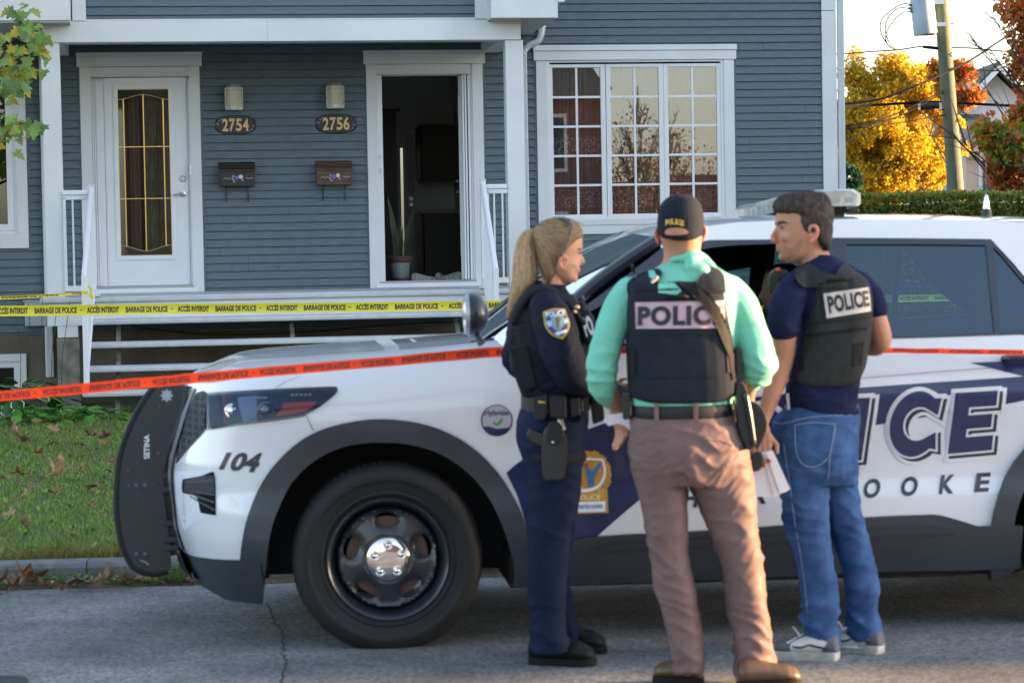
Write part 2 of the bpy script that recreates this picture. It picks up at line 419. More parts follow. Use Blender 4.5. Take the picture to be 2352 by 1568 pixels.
# fallen leaves
def dry_leaf_mesh(seed, curl):
    rnd = random.Random(seed); pts = []; lobes = 5
    for k in range(lobes*4):
        a = math.pi*2*k/(lobes*4)+0.3; ph = k % 4
        r = (1.0, 0.72, 0.42, 0.70)[ph]*rnd.uniform(0.8, 1.15)
        if math.sin(a) < -0.8: r *= 0.7
        pts.append((r*math.cos(a), r*math.sin(a)))
    me = bpy.data.meshes.new('dry_leaf'); bm = bmesh.new(); vs = []
    c = bm.verts.new((0, 0, 0.0))
    def z(x, y): return curl*(x*x*0.9+y*y*0.25)+0.16*noise.noise(Vector((x*2.2+seed, y*2.2, 0)))
    c.co.z = z(0, 0)
    mid = [bm.verts.new((x*0.5, y*0.5, z(x*0.5, y*0.5))) for x, y in pts]; out = [bm.verts.new((x, y, z(x, y)*1.2)) for x, y in pts]
    n = len(pts)
    for i in range(n):
        j = (i+1) % n; bm.faces.new((c, mid[i], mid[j])); bm.faces.new((mid[i], out[i], out[j], mid[j]))
    st = [bm.verts.new(p) for p in ((-0.03, -0.3, 0.02), (0.03, -0.3, 0.02), (0.05, -1.7, 0.12), (0.0, -1.7, 0.12))]; bm.faces.new(st)
    for v in bm.verts: v.co *= 0.045
    bm.to_mesh(me); bm.free(); return me
LM = [mat('dry leaf brown', (0.20, 0.115, 0.065), 0.8, col2=(0.10, 0.05, 0.03), vs=60), mat('dry leaf tan', (0.36, 0.24, 0.13), 0.8, col2=(0.2, 0.12, 0.06), vs=60), mat('dry leaf rust', (0.26, 0.12, 0.05), 0.8, col2=(0.14, 0.06, 0.03), vs=60)]
leafmeshes = []
for i in range(6):
    me = dry_leaf_mesh(i*3+1, (1.1, 0.5, 0.8, -0.4, 1.4, 0.3)[i]); me.materials.append(LM[i % 3]); leafmeshes.append(me)
def leaf_at(p, s, label, group, k, rx=0.0, ry=0.0):
    o = bpy.data.objects.new('fallen_leaf', leafmeshes[k % 6]); C.objects.link(o)
    o.location = p; o.scale = (s, s, s); o.rotation_euler = (rx, ry, random.uniform(0, 6.28)); tag(o, label, 'leaf', group)
def lawn_hit(px, py):
    z = 0.1
    for _ in range(6):
        p = gz(px, py, z); q = CF.i @ p; z = lawn_z(q.x, q.y)
    return gz(px, py, z+0.05)
spots = [(60, 1010), (122, 985), (213, 1000), (118, 1018), (35, 998), (185, 1020), (246, 1002), (38, 1052), (86, 1040), (77, 1112), (136, 1088), (182, 1076), (262, 1060), (10, 1098), (42, 1085), (258, 1082), (150, 960), (90, 968), (20, 960),
         (60, 1135), (128, 1130), (218, 1110), (300, 1010), (330, 1040), (56, 1206), (20, 1180), (205, 1160), (160, 985), (103, 1098), (238, 1018)]
for i, (x, y) in enumerate(spots):
    leaf_at(lawn_hit(x, y), random.uniform(1.0, 1.75)*(1.35 if i in (10, 11, 2) else 1), 'dry brown curled maple leaf lying on the lawn', 'dry leaves fallen on the lawn', i, random.uniform(-0.5, 0.6), random.uniform(-0.5, 0.5))
cspots = [(62, 1328, 1.7), (185, 1333, 1.3), (242, 1334, 1.0), (292, 1330, 1.2), (30, 1345, 1.0), (105, 1342, 0.9), (8, 1366, 0.8), (140, 1344, 0.8), (330, 1334, 0.8), (366, 1337, 0.7), (440, 1336, 0.7), (218, 1338, 0.8), (5, 1335, 1.1)]
for i, (x, y, s) in enumerate(cspots):
    p = gz(x, y-3, 0.02); leaf_at(p, s*1.45, 'crumpled brown leaf lying in the gutter along the curb', 'leaves in the gutter', i+2, random.uniform(-0.5, 0.9), random.uniform(-0.6, 0.6))
# gutter dirt strip and weeds
mb = MB(CF); V = []; Fc = []
N = 120
for i in range(N+1):
    x = -4+9*i/N; wd = 0.10+0.05*noise.noise(Vector((x*4, 0, 0)))
    V += [(x, -wd, -0.034), (x, -0.001, -0.022+0.01*noise.noise(Vector((x*7, 4, 0))))]
    if i: Fc.append((2*i-2, 2*i, 2*i+1, 2*i-1))
mb.add(V, Fc).build('gutter_dirt', mat('gutter dirt', (0.12, 0.085, 0.05), 0.95, var=0.6, vs=40), kind='structure')
mb = MB(CF); V = []; Fc = []
for cx, cy, n, rad, hh in [(CF.i @ gz(430, 1322, -0.02)).to_tuple()[:2]+(160, 0.13, 0.09), (CF.i @ gz(340, 1330, -0.02)).to_tuple()[:2]+(110, 0.16, 0.035), (CF.i @ gz(130, 1330, -0.02)).to_tuple()[:2]+(50, 0.06, 0.05), (CF.i @ gz(185, 1328, -0.02)).to_tuple()[:2]+(40, 0.05, 0.05), (CF.i @ gz(285, 1326, -0.02)).to_tuple()[:2]+(40, 0.07, 0.04), (CF.i @ gz(30, 1330, -0.02)).to_tuple()[:2]+(40, 0.1, 0.03)]:
    for i in range(n):
        x = cx+random.gauss(0, rad*0.6); y = min(-0.01, cy*0-0.05+random.gauss(0, 0.02)); z = -0.03+random.random()*hh
        a = random.uniform(0, 6.28); l = random.uniform(0.015, 0.04); b = l*0.3; c, s = math.cos(a), math.sin(a); up = random.uniform(0, 0.02); q = len(V)
        V += [(x, y, z), (x+c*l*0.5-s*b, y+s*l*0.5+c*b, z+up), (x+c*l, y+s*l, z+up), (x+c*l*0.5+s*b, y+s*l*0.5-c*b, z+up)]; Fc.append((q, q+1, q+2, q+3))
mb.add(V, Fc).build('gutter_weeds', leafmat('gutter weed leaves', ['#39691e', '#6d9a2b', '#88a838', '#2e5226'], 0.5, 0.3), kind='stuff')
# ------------------------------------------------------------------ the house
HA = R(8.0)
HF = Frame((-3.54, 23.7, 0), HA)
H = HF.px
def hx(px, py, y=0.0): return H(px, py, y)[0]
def hz(px, py, y=0.0): return H(px, py, y)[1]
house = thing('house', 'blue grey clapboard house with white trim, covered porch, two front doors and a triple window', 'house', HF.o, HA)
PITCHS = 0.0783; ZPH = hz(160, 238.5) % PITCHS
def siding(mb, x0, x1, z0, z1, y=0.0):
    k = math.floor((z0-ZPH)/PITCHS); z = ZPH+k*PITCHS
    while z < z1-1e-4:
        a, b = max(z, z0), min(z+PITCHS, z1)
        if b > a+0.003:
            ya = y-0.017+0.014*(a-z)/PITCHS; yb = y-0.017+0.014*(b-z)/PITCHS
            g = 0.0065 if b-a > 0.02 else 0.0
            mb.add([(x0, ya, a), (x1, ya, a), (x1, yb, b-g), (x0, yb, b-g)], [(0, 1, 2, 3)])
            mb.add([(x0, yb, b-g), (x1, yb, b-g), (x1, y+0.016, b-g), (x0, y+0.016, b-g), (x0, y+0.016, b), (x1, y+0.016, b)], [(0, 1, 2, 3), (3, 2, 5, 4)])
            mb.add([(x0, y+0.016, a), (x1, y+0.016, a), (x1, ya, a), (x0, ya, a)], [(0, 1, 2, 3)])
        z += PITCHS
FLOOR = 1.20
W = {}
cx = hx(1888, 250)
xl, xr = -3.5, cx
lw = (xl-1.0, hx(66, 542), hz(30, 570), hz(30, 150))
d1 = (hx(187, 350), hx(462, 350), FLOOR, hz(320, 121)); d2 = (hx(844, 350), hx(1111, 350), FLOOR, hz(980, 116))
wn = (hx(1233, 300), hx(1686, 300), hz(1450, 536), hz(1450, 106))
ZB, ZT = 0.82, 6.4
mb = MB(HF)
siding(mb, xl, lw[1], ZB, lw[2]); siding(mb, xl, lw[1], lw[3], ZT)
siding(mb, lw[1], d1[0], ZB, ZT); siding(mb, d1[0], d1[1], d1[3], ZT); siding(mb, d1[0], d1[1], ZB, FLOOR-0.03); siding(mb, d1[1], d2[0], ZB, ZT); siding(mb, d2[0], d2[1], d2[3], ZT); siding(mb, d2[0], d2[1], ZB, FLOOR-0.03)
siding(mb, d2[1], wn[0], ZB, ZT); siding(mb, wn[0], wn[1], wn[3], ZT); siding(mb, wn[0], wn[1], ZB, wn[2]); siding(mb, wn[1], cx, ZB, ZT)
# gable end wall over the porch
PY = -1.5
gx0, gx1 = hx(197, 20, PY), hx(1092, 20, PY)
gzb = hz(640, 47, PY)
siding(mb, gx0, gx1, gzb+0.0, 6.4, PY)
mb.build('siding_wall', M_['siding'], house)
jn_ = random.Random(4); mj = MB(HF)
for k in range(26):
    x = jn_.choice([jn_.uniform(d1[1]+0.1, d2[0]-0.1), jn_.uniform(wn[1]+0.1, cx-0.1), jn_.uniform(wn[0], wn[1])]); zc = ZPH+PITCHS*jn_.randint(16 if x < d2[0] else 12, 44)
    if wn[0]-0.1 < x < wn[1]+0.1 and wn[2]-0.1 < zc < wn[3]+0.05: continue
    if zc > 3.5 and x < wn[0]: continue
    mj.add([(x-0.0015, -0.0178, zc+0.002), (x+0.0015, -0.0178, zc+0.002), (x+0.0015, -0.0055, zc+PITCHS-0.008), (x-0.0015, -0.0055, zc+PITCHS-0.008)], [(0, 1, 2, 3)])
mj.build('board_joints', M_['gap'], house)
# side and back walls, foundation
for q in ((cx+0.14, cx+0.142, 0.02), (xl-0.01, xl, 0.0)):
    mb = MB(HF); mb.box(q[0], q[1], q[2], 8, 0.8, 6.4); mb.build('side_wall', M_['siding'], house)
mb = MB(HF); mb.box(xl, cx+0.12, 0.0, 0.2, -0.1, ZB-0.003); mb.box(cx+0.1, cx+0.13, 0.2, 8, -0.1, ZB-0.01)
for px in (316, 465, 640, 770, 900, 1020):
    x = hx(px, 840); mb.box(x-0.004, x+0.004, -0.003, 0.0, 0, 0.81)
mb.build('foundation', M_['foundation'], house)
mb = MB(HF); mb.add([(xl-0.4, -0.4, 6.35), (cx+0.5, -0.4, 6.35), (cx+0.5, 4, 8.4), (xl-0.4, 4, 8.4), (cx+0.5, 8.4, 6.35), (xl-0.4, 8.4, 6.35)], [(0, 1, 2, 3), (3, 2, 4, 5)])
xm = (gx0+gx1)/2
mb.add([(gx0-0.6, PY-0.4, 6.2), (xm, PY-0.4, 7.6), (xm, 2.4, 7.6), (gx0-0.6, 2.4, 6.2), (gx1+0.6, PY-0.4, 6.2), (gx1+0.6, 2.4, 6.2)], [(0, 1, 2, 3), (1, 4, 5, 2)])
mb.build('roof', M_['darkroof'], house)
mb = MB(HF); mb.add([(gx0, PY, 6.4), (gx1, PY, 6.4), (xm, PY, 7.5)], [(0, 1, 2)]); mb.box(gx0, gx0+0.01, PY, 0, gzb, 6.4); mb.box(gx1-0.01, gx1, PY, 0, gzb, 6.4)
mb.build('gable_wall', M_['siding'], house)
# white corner trim and long downspout
mb = MB(HF); x1 = hx(1921, 250); mb.box(cx, x1, -0.03, 0.10, 0.8, hz(1895, 25)-0.005); mb.box(cx, x1, -0.032, 0.10, hz(1895, 25)+0.001, 6.4); mb.build('corner_trim', M_['white'], house)
def downspout(x, y, z0, z1, wd=0.07, name='downspout', breaks=()):
    m = MB(HF); m.box(x, x+wd, y-0.05, y, z0, z1, 0.006)
    for k in (0.25, 0.42, 0.58, 0.75): m.box(x+wd*k-0.003, x+wd*k+0.003, y-0.0545, y-0.05, z0+0.002, z1-0.002)
    for z in breaks: m.box(x-0.003, x+wd+0.003, y-0.057, y, z, z+0.02)
    return m.build(name, M_['siding_metal'], house)
downspout(x1+0.012, 0.0, 0.25, 6.2, 0.065, breaks=(hz(1930, 160), hz(1930, 210)))
# ---- generic casing
def casing(name, xa, xb, zb, zt, cw, head_h, head_over, sill=None, y=-0.03):
    m = MB(HF)
    m.box(xa, xa+cw, y, 0.03, zb, zt); m.box(xb-cw, xb, y, 0.03, zb, zt)
    m.box(xa-head_over, xb+head_over, y-0.012, 0.03, zt+0.002, zt+head_h*0.72, 0.004)
    m.box(xa-head_over-0.005, xb+head_over+0.005, y-0.022, 0.03, zt+head_h*0.72+0.001, zt+head_h, 0.004)
    if sill: m.box(xa-0.0, xb+0.0, y, 0.03, zb-sill, zb-0.002)
    return m.build(name, M_['white'], house)
# J trim dark line round openings
def jtrim(xa, xb, zb, zt):
    t = 0.022
    for a in ((xa-t, xa, zb, zt), (xb, xb+t, zb, zt)):
        m = MB(HF); m.box(a[0], a[1], -0.016, 0.0, a[2], a[3]); m.build('trim_strip', M_['siding'], house)
def door_case(d, pxl, pxr, ztop, name):
    cw = 0.105; head = d[3]-ztop
    casing(name, d[0], d[1], FLOOR+0.0, ztop, cw, head, 0.025)
    jtrim(d[0], d[1], FLOOR, ztop)
zt1 = hz(320, 154); zt2 = hz(975, 148)
door_case(d1, 187, 462, zt1, 'door_casing'); door_case(d2, 844, 1111, zt2, 'door_casing')
# head board under the header with small screws
for d, zt, zo in ((d1, zt1, hz(330, 177)), (d2, zt2, hz(980, 171))):
    m = MB(HF); m.box(d[0]+0.105, d[1]-0.105, -0.012, 0.05, zo+0.012, zt-0.002); m.box(d[0]+0.105, d[1]-0.105, -0.02, 0.05, zo, zo+0.010)
    m.build('door_head', M_['white'], house)
    m = MB(HF); m.box(d[0]+0.06, d[1]-0.06, -0.05, 0.15, FLOOR, FLOOR+0.045, 0.005); m.build('door_sill', M_['vinyl'], house)
    m = MB(HF); m.box(d[0]+0.09, d[1]-0.09, -0.035, 0.15, FLOOR+0.047, FLOOR+0.065, 0.004); m.build('threshold', M_['steel'], house)
# ---- door 1
dx0, dx1 = hx(243, 420), hx(433, 420); dz0, dz1 = FLOOR+0.07, hz(330, 179)
gx_0, gx_1 = hx(273, 400), hx(392, 400); gz_0, gz_1 = hz(338, 587), hz(328, 204)
m = MB(HF)
for b in ((dx0, gx_0, dz0, dz1), (gx_1, dx1, dz0, dz1), (gx_0, gx_1, dz0, gz_0), (gx_0, gx_1, gz_1, dz1)): m.box(b[0], b[1], 0.02, 0.065, b[2], b[3])
fw = 0.042
for (a, b_, c, d_) in ((gx_0-fw, gx_0, gz_0-fw, gz_1+fw), (gx_1, gx_1+fw, gz_0-fw, gz_1+fw), (gx_0, gx_1, gz_0-fw, gz_0), (gx_0, gx_1, gz_1, gz_1+fw)):
    m.box(a, b_, 0.008, 0.0195, c, d_, 0.004)
door1 = m.build('front_door', M_['vinyl'], house)
m = MB(HF); m.box(d1[0]+0.105, dx0-0.004, 0.0, 0.05, FLOOR+0.07, zt1-0.13); m.box(dx1+0.004, d1[1]-0.105, 0.0, 0.05, FLOOR+0.07, zt1-0.13)
xs = hx(212, 420)
for k in range(3): m.box(xs+0.012+k*0.019, xs+0.026+k*0.019, -0.03+0.004*k, -0.001, FLOOR+0.07, zt1-0.14, 0.003)
m.build('screen_track', M_['railw'], house)
m = MB(HF); m.add([(gx_0, 0.035, gz_0), (gx_1, 0.035, gz_0), (gx_1, 0.035, gz_1), (gx_0, 0.035, gz_1)], [(0, 1, 2, 3)])
gl_door = glassmat('door glass', (0.8, 0.85, 0.8), 0.75, 0.02, f0=0.06)
m.build('door_glass', gl_door, door1)
tex = mat('textured glass', (0.16, 0.19, 0.19), 0.12, bump=1.0, bs=120, spec=0.9)
bx0, bx1 = hx(287, 400), hx(378, 400); zt_a, zt_c = hz(283, 229), hz(328, 217); zb_a, zb_c = hz(290, 564), hz(338, 576)
xc = (gx_0+gx_1)/2
def arc(z_end, z_mid, n=14):
    return [(gx_0+(gx_1-gx_0)*i/n, z_end+(z_mid-z_end)*(0.5-0.5*math.cos(2*math.pi*i/n))) for i in range(n+1)]
m = MB(HF); a1 = arc(zt_a, zt_c); a2 = arc(zb_a, zb_c)
for (x0_, z0_), (x1_, z1_) in zip(a1, a1[1:]): m.add([(x0_, 0.037, z0_), (x1_, 0.037, z1_), (x1_, 0.037, gz_1), (x0_, 0.037, gz_1)], [(0, 1, 2, 3)])
for (x0_, z0_), (x1_, z1_) in zip(a2, a2[1:]): m.add([(x0_, 0.037, gz_0), (x1_, 0.037, gz_0), (x1_, 0.037, z1_), (x0_, 0.037, z0_)], [(0, 1, 2, 3)])
m.box(gx_0, bx0, 0.037, 0.038, zb_a, zt_a-0.01); m.box(bx1, gx_1, 0.037, 0.038, zb_a, zt_a-0.01)
m.build('textured_glass', tex, door1)
m = MB(HF); t = 0.006
m.tube([(x, 0.033, z) for x, z in a1], t, 6); m.tube([(x, 0.033, z) for x, z in a2], t, 6)
for x in (bx0, bx1): m.box(x-t, x+t, 0.028, 0.036, zb_a-0.01, zt_a+0.01)
m.box(xc-t, xc+t, 0.0275, 0.0355, zb_c, zt_c)
for z in (hz(330, 337), hz(330, 456)): m.box(gx_0, gx_1, 0.029, 0.0365, z-t*0.7, z+t*0.7)
for (a, b_, c, d_) in ((gx_0, gx_0+0.006, gz_0, gz_1), (gx_1-0.006, gx_1, gz_0, gz_1), (gx_0+0.006, gx_1-0.006, gz_0, gz_0+0.006), (gx_0+0.006, gx_1-0.006, gz_1-0.006, gz_1)): m.box(a, b_, 0.026, 0.034, c, d_)
m.build('brass_came', M_['brass'], door1)
def wavy(name, x0, x1, z0, z1, y, mtl, folds, amp, parent):
    m = MB(HF); n = folds*8; V = []; Fc = []
    for i in range(n+1):
        x = x0+(x1-x0)*i/n; yy = y+amp*math.sin(i/8*2*math.pi)+0.4*amp*math.sin(i*0.37)
        V += [(x, yy, z0), (x, yy, z1)]
        if i: Fc.append((2*i-2, 2*i, 2*i+1, 2*i-1))
    return m.add(V, Fc).build(name, mtl, parent, smooth='all')
wavy('curtain', hx(335, 400), gx_1+0.05, gz_0-0.1, gz_1+0.1, 0.22, mat('olive curtain', (0.50, 0.48, 0.32), 0.9, var=0.3, vs=8), 5, 0.03, house)
wavy('curtain', hx(298, 400), hx(322, 400), gz_0-0.1, gz_1+0.1, 0.24, mat('brown curtain', (0.40, 0.30, 0.22), 0.9), 2, 0.03, house)
def lever(x, z, y, sgn, parent):
    m = MB(HF); m.lathe([(0.028, y), (0.032, y-0.006), (0.030, y-0.014), (0.014, y-0.018), (0.012, y-0.045)], (x, 0, z), 'y', 20)
    m.tube([(x, y-0.045, z), (x+sgn*0.02, y-0.05, z), (x+sgn*0.06, y-0.05, z-0.006), (x+sgn*0.10, y-0.048, z-0.012)], [0.011, 0.011, 0.009, 0.006], 8)
    m.build('lever_handle', M_['steel'], parent, smooth=True)
def bolt(x, z, y, parent):
    m = MB(HF); m.lathe([(0.030, y), (0.032, y-0.006), (0.024, y-0.016), (0.022, y-0.012), (0.012, y-0.012), (0.010, y-0.022)], (x, 0, z), 'y', 20); m.build('deadbolt', M_['steel'], parent, smooth=True)
lever(hx(420, 445), hz(420, 445), 0.02, -1, door1); bolt(hx(420, 411), hz(420, 411), 0.02, door1)
# screen-door strike plates
for px, py in ((436, 386), (436, 397), (873, 361), (876, 392)):
    m = MB(HF); x, z = H(px, py); m.box(x-0.01, x+0.01, -0.04, -0.031, z-0.022, z+0.022, 0.003); m.build('strike_plate', M_['steel'], house)
# ---- room behind door 2
def room(name, x0, x1, y0, y1, z0, z1, mw, mf, holes_front=None, back_hole=None):
    m = MB(HF)
    m.add([(x0, y0, z0), (x0, y1, z0), (x0, y1, z1), (x0, y0, z1)], [(0, 1, 2, 3)]); m.add([(x1, y0, z0), (x1, y1, z0), (x1, y1, z1), (x1, y0, z1)], [(3, 2, 1, 0)])
    m.add([(x0, y0, z1), (x1, y0, z1), (x1, y1, z1), (x0, y1, z1)], [(3, 2, 1, 0)])
    bh = back_hole
    if bh:
        for a in ((x0, bh[0], z0, z1), (bh[1], x1, z0, z1), (bh[0], bh[1], z0, bh[2]), (bh[0], bh[1], bh[3], z1)):
            m.add([(a[0], y1, a[2]), (a[1], y1, a[2]), (a[1], y1, a[3]), (a[0], y1, a[3])], [(0, 1, 2, 3)])
    else: m.add([(x0, y1, z0), (x1, y1, z0), (x1, y1, z1), (x0, y1, z1)], [(0, 1, 2, 3)])
    m.build(name, mw, house)
    m = MB(HF); m.add([(x0, y0, z0), (x1, y0, z0), (x1, y1, z0), (x0, y1, z0)], [(0, 1, 2, 3)]); m.build('room_floor', mf, house)
mwall = mat('grey room wall', (0.62, 0.64, 0.62), 0.8); mfl = mat('dark tile floor', (0.05, 0.05, 0.055), 0.35, var=0.4, vs=6)
rx0, rx1 = d2[0]-0.6, d2[1]+0.20; RB = 4.2
bh = (hx(922, 500, RB), hx(928, 500, RB), hz(925, 620, RB), hz(925, 340, RB))
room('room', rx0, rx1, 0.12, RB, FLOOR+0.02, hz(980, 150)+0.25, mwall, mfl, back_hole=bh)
m = MB(HF); # front reveals of the opening
ox0, ox1 = hx(881, 420), hx(1060, 420); ozt = hz(980, 173)
m.box(d2[0]+0.105, ox0, -0.012, 0.12, FLOOR+0.06, ozt); m.box(hx(1078, 420), d2[1]-0.105, -0.005, 0.12, FLOOR+0.06, ozt)
m.box(rx0, d2[0]+0.1, 0.10, 0.12, FLOOR, 3.9); m.box(d2[1]-0.1, rx1, 0.10, 0.12, FLOOR, 3.9); m.box(d2[0]+0.1, d2[1]-0.1, 0.101, 0.121, ozt, 3.9)
m.build('door_jamb', M_['vinyl'], house)
m = MB(HF); x0_ = hx(1056, 420, 0.06); 
m.rings([[Vector((x0_+(y-0.05)*0.14+q, y, z)) for q, z in ((0, FLOOR+0.07), (0.045, FLOOR+0.07), (0.045, ozt-0.01), (0, ozt-0.01))] for y in (0.05, 0.95)]); door2 = m.build('open_front_door', mat('open door white', (0.62, 0.65, 0.66), 0.4), house)
m = MB(HF)
for y_ in (0.2, 0.75):
    xq = x0_+(y_-0.05)*0.14; m.box(xq-0.006, xq+0.004, y_, y_+0.02, 1.5, 3.1)
m.build('door_panel', M_['vinyl'], door2)
for pz, nm in ((416, 'deadbolt'), (441, 'lever_handle')):
    m = MB(HF); z = hz(1050, pz, 0.8); xq = x0_+0.105; m.tube([(xq, 0.8, z), (xq-0.06, 0.8, z)], 0.013, 8); m.sphere((xq-0.06, 0.79, z), (0.012, 0.05 if nm != 'deadbolt' else 0.02, 0.012), 8, 6); m.build(nm, M_['steel'], door2, smooth=True)
m = MB(HF)
for k, px in enumerate((1064, 1070, 1077, 1084)):
    x = hx(px, 420); m.box(x, x+0.018, -0.028+0.004*k, 0.05, FLOOR+0.07, ozt+0.02*(k == 3), 0.003)
m.build('screen_track', M_['railw'], house)
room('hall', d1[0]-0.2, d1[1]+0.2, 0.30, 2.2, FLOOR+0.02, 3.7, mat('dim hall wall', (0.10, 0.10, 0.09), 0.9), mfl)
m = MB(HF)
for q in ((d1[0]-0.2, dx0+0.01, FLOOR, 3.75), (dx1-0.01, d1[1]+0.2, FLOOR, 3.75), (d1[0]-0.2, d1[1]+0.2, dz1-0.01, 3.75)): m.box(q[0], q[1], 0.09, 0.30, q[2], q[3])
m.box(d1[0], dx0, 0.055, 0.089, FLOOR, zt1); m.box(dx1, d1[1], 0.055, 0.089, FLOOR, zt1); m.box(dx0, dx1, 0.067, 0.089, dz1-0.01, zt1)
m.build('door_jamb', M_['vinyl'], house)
m = MB(HF); m.add([(bh[0]-.02, RB+0.02, bh[2]), (bh[1]+.02, RB+0.02, bh[2]), (bh[1]+.02, RB+0.02, bh[3]), (bh[0]-.02, RB+0.02, bh[3])], [(0, 1, 2, 3)]); m.build('back_door_glass', glassmat('frosted back glass', (0.85, 0.95, 0.9), 0.4, 0.3), house)
# kitchen things inside
mcab = mat('dark wood cabinet', (0.035, 0.018, 0.012), 0.5); mred = mat('red brown wood', (0.07, 0.025, 0.015), 0.5)
def hbox(name, pa, pb, y0, y1, mtl, bev=0.0, parent=house, frz=None):
    x0, z1_ = H(pa[0], pa[1], y0); x1_, z0_ = H(pb[0], pb[1], y0)
    m = MB(HF); m.box(x0, x1_, y0, y1, z0_ if frz is None else frz, z1_, bev); return m.build(name, mtl, parent)
cabt = hbox('kitchen_cabinet', (880, 252), (917, 640), 2.6, 3.4, mcab, frz=FLOOR+0.02)
hbox('cabinet_cornice', (878, 250), (920, 256), 2.55, 2.6, mcab, parent=cabt)
c2_ = hbox('wall_cabinet', (968, 287), (1062, 412), 3.6, 4.15, mcab); hbox('cabinet_side', (964, 290), (968, 412), 3.6, 4.1, mred, parent=c2_)
c3_ = hbox('base_cabinet', (974, 490), (1062, 622), 3.4, 4.15, mat('black appliance', (0.015, 0.014, 0.014), 0.4), frz=FLOOR+0.02); hbox('cabinet_side', (968, 486), (974, 622), 3.4, 4.1, mred, parent=c3_); hbox('worktop', (966, 483), (1062, 489), 3.35, 4.15, mat('beige worktop', (0.25, 0.2, 0.15), 0.4), parent=c3_)
bd = hbox('back_door', (931, 310), (956, 640), RB-0.03, RB-0.005, mat('back door white', (0.40, 0.40, 0.39), 0.5), frz=FLOOR+0.02)
hbox('door_surround', (957, 300), (963, 640), RB-0.05, RB-0.005, mwall, frz=FLOOR+0.02, parent=bd)
for py in (457, 470):
    m = MB(HF); x, z = H(944, py, RB-0.03); m.lathe([(0.03, RB-0.035), (0.025, RB-0.06)], (x, 0, z), 'y', 14); m.build('door_knob', M_['steel'], bd, smooth=True)
for px, py in ((1002, 458), (1040, 458)):
    hbox('wall_socket', (px-7, py-6), (px+7, py+6), RB-0.02, RB-0.004, M_['white'])
# plant pot
pp = HF.w(hx(919, 620, 0.45), 0.45, FLOOR+0.07)
potr = thing('potted_plant', 'snake plant in a grey green patterned pot just inside the open door', 'plant', pp, HA)
PFm = Frame(pp, HA)
m = MB(PFm); m.lathe([(0.075, 0.0), (0.08, 0.02), (0.085, 0.03), (0.105, 0.17), (0.115, 0.175)], (0, 0, 0), 'z', 28); m.build('pot', mat('grey green pot', (0.22, 0.27, 0.26), 0.6, bump=1.0, bs=60, var=0.3, vs=40), potr, smooth=True)
m = MB(PFm); m.lathe([(0.115, 0.175), (0.128, 0.19), (0.135, 0.235), (0.122, 0.24), (0.118, 0.22)], (0, 0, 0), 'z', 28); m.build('pot_rim', mat('brown pot rim', (0.09, 0.05, 0.05), 0.5), potr, smooth=True)
m = MB(PFm); m.lathe([(0.082, 0.0), (0.088, 0.004), (0.088, 0.022), (0.08, 0.028)], (0, 0, 0), 'z', 28); m.build('pot_base', bpy.data.materials['brown pot rim'], potr)
m = MB(PFm); random.seed(5)
for k in range(15):
    a = random.uniform(0, 6.28); r = random.uniform(0, 0.06); h = random.uniform(0.2, 0.34); le = random.uniform(0.0, 0.12); ww = random.uniform(0.012, 0.02)
    bx_, by_ = r*math.cos(a), r*math.sin(a); px_, py_ = -math.sin(a+1), math.cos(a+1)
    if k == 0: bx_, by_, a, h, le, ww = 0.05, 0, 0.0, 0.50, 0.11, 0.03; px_, py_ = 0, 1
    if k == 1: bx_, by_, a, h, le, ww = -0.04, 0, 3.14, 0.62, 0.07, 0.026; px_, py_ = 1, 0
    if k == 0: px_, py_ = 0.8, 0.6
    V = []
    for t in (0, 0.3, 0.6, 0.85, 1):
        wv = ww*(0.7+0.6*t if t < 0.6 else 1.15-(t-0.6)*2.6); c_ = (bx_+math.cos(a)*le*t*t, by_+math.sin(a)*le*t*t, 0.21+h*t)
        V += [(c_[0]-px_*wv, c_[1]-py_*wv, c_[2]), (c_[0]+px_*wv, c_[1]+py_*wv, c_[2])]
    m.add(V, [(2*i, 2*i+1, 2*i+3, 2*i+2) for i in range(4)])
m.build('leaves', mat('snake plant leaf', (0.015, 0.035, 0.012), 0.5, col2=(0.05, 0.06, 0.02), vs=30), potr)
# shoes inside
msn = mat('white sneaker', (0.5, 0.5, 0.48), 0.7, var=0.4, vs=30)
def sneaker_in(px, py, y, rz, s, label):
    p = HF.w(hx(px, py, y), y, FLOOR+0.03)
    t = thing('sneaker', label, 'shoe', p, rz, 'shoes inside the doorway'); f = Frame(p, rz)
    rows = [(-0.13, 0.030, 0.02), (-0.12, 0.038, 0.075), (-0.08, 0.040, 0.085), (-0.03, 0.040, 0.075), (0.03, 0.042, 0.055), (0.09, 0.046, 0.045), (0.13, 0.036, 0.035), (0.145, 0.015, 0.02)]
    m = MB(f); m.rings([[Vector((x*s, math.cos(a)*w_*s, (max(0.012, 0.02+math.sin(a)*h))*s)) for a in [2*math.pi*k/14 for k in range(14)]] for x, w_, h in rows]); m.build('upper', msn, t, smooth=True)
    m = MB(f); m.rings([[Vector((x*s, math.cos(a)*(w_+0.004)*s, zz*s)) for x, w_ in [(-0.135, 0.0), (-0.12, 0.036), (0, 0.038), (0.08, 0.045), (0.13, 0.034), (0.15, 0.0)] for a in (0,)]+[Vector((x*s, -w_*s-0.003, zz*s)) for x, w_ in [(0.13, 0.034), (0.08, 0.045), (0, 0.038), (-0.12, 0.036)]] for zz in (0, 0.022)]); m.build('sole', M_['vinyl'], t)
sneaker_in(972, 630, 0.6, HA, 1.0, 'grey running shoe with its heel to the plant pot inside the doorway')
sneaker_in(1035, 622, 0.75, HA+2.5, 1.05, 'pale sneaker nearest the open door leaf inside the doorway')
sneaker_in(1012, 618, 0.95, HA+1.2, 1.0, 'pale sneaker between the two other shoes inside the doorway')
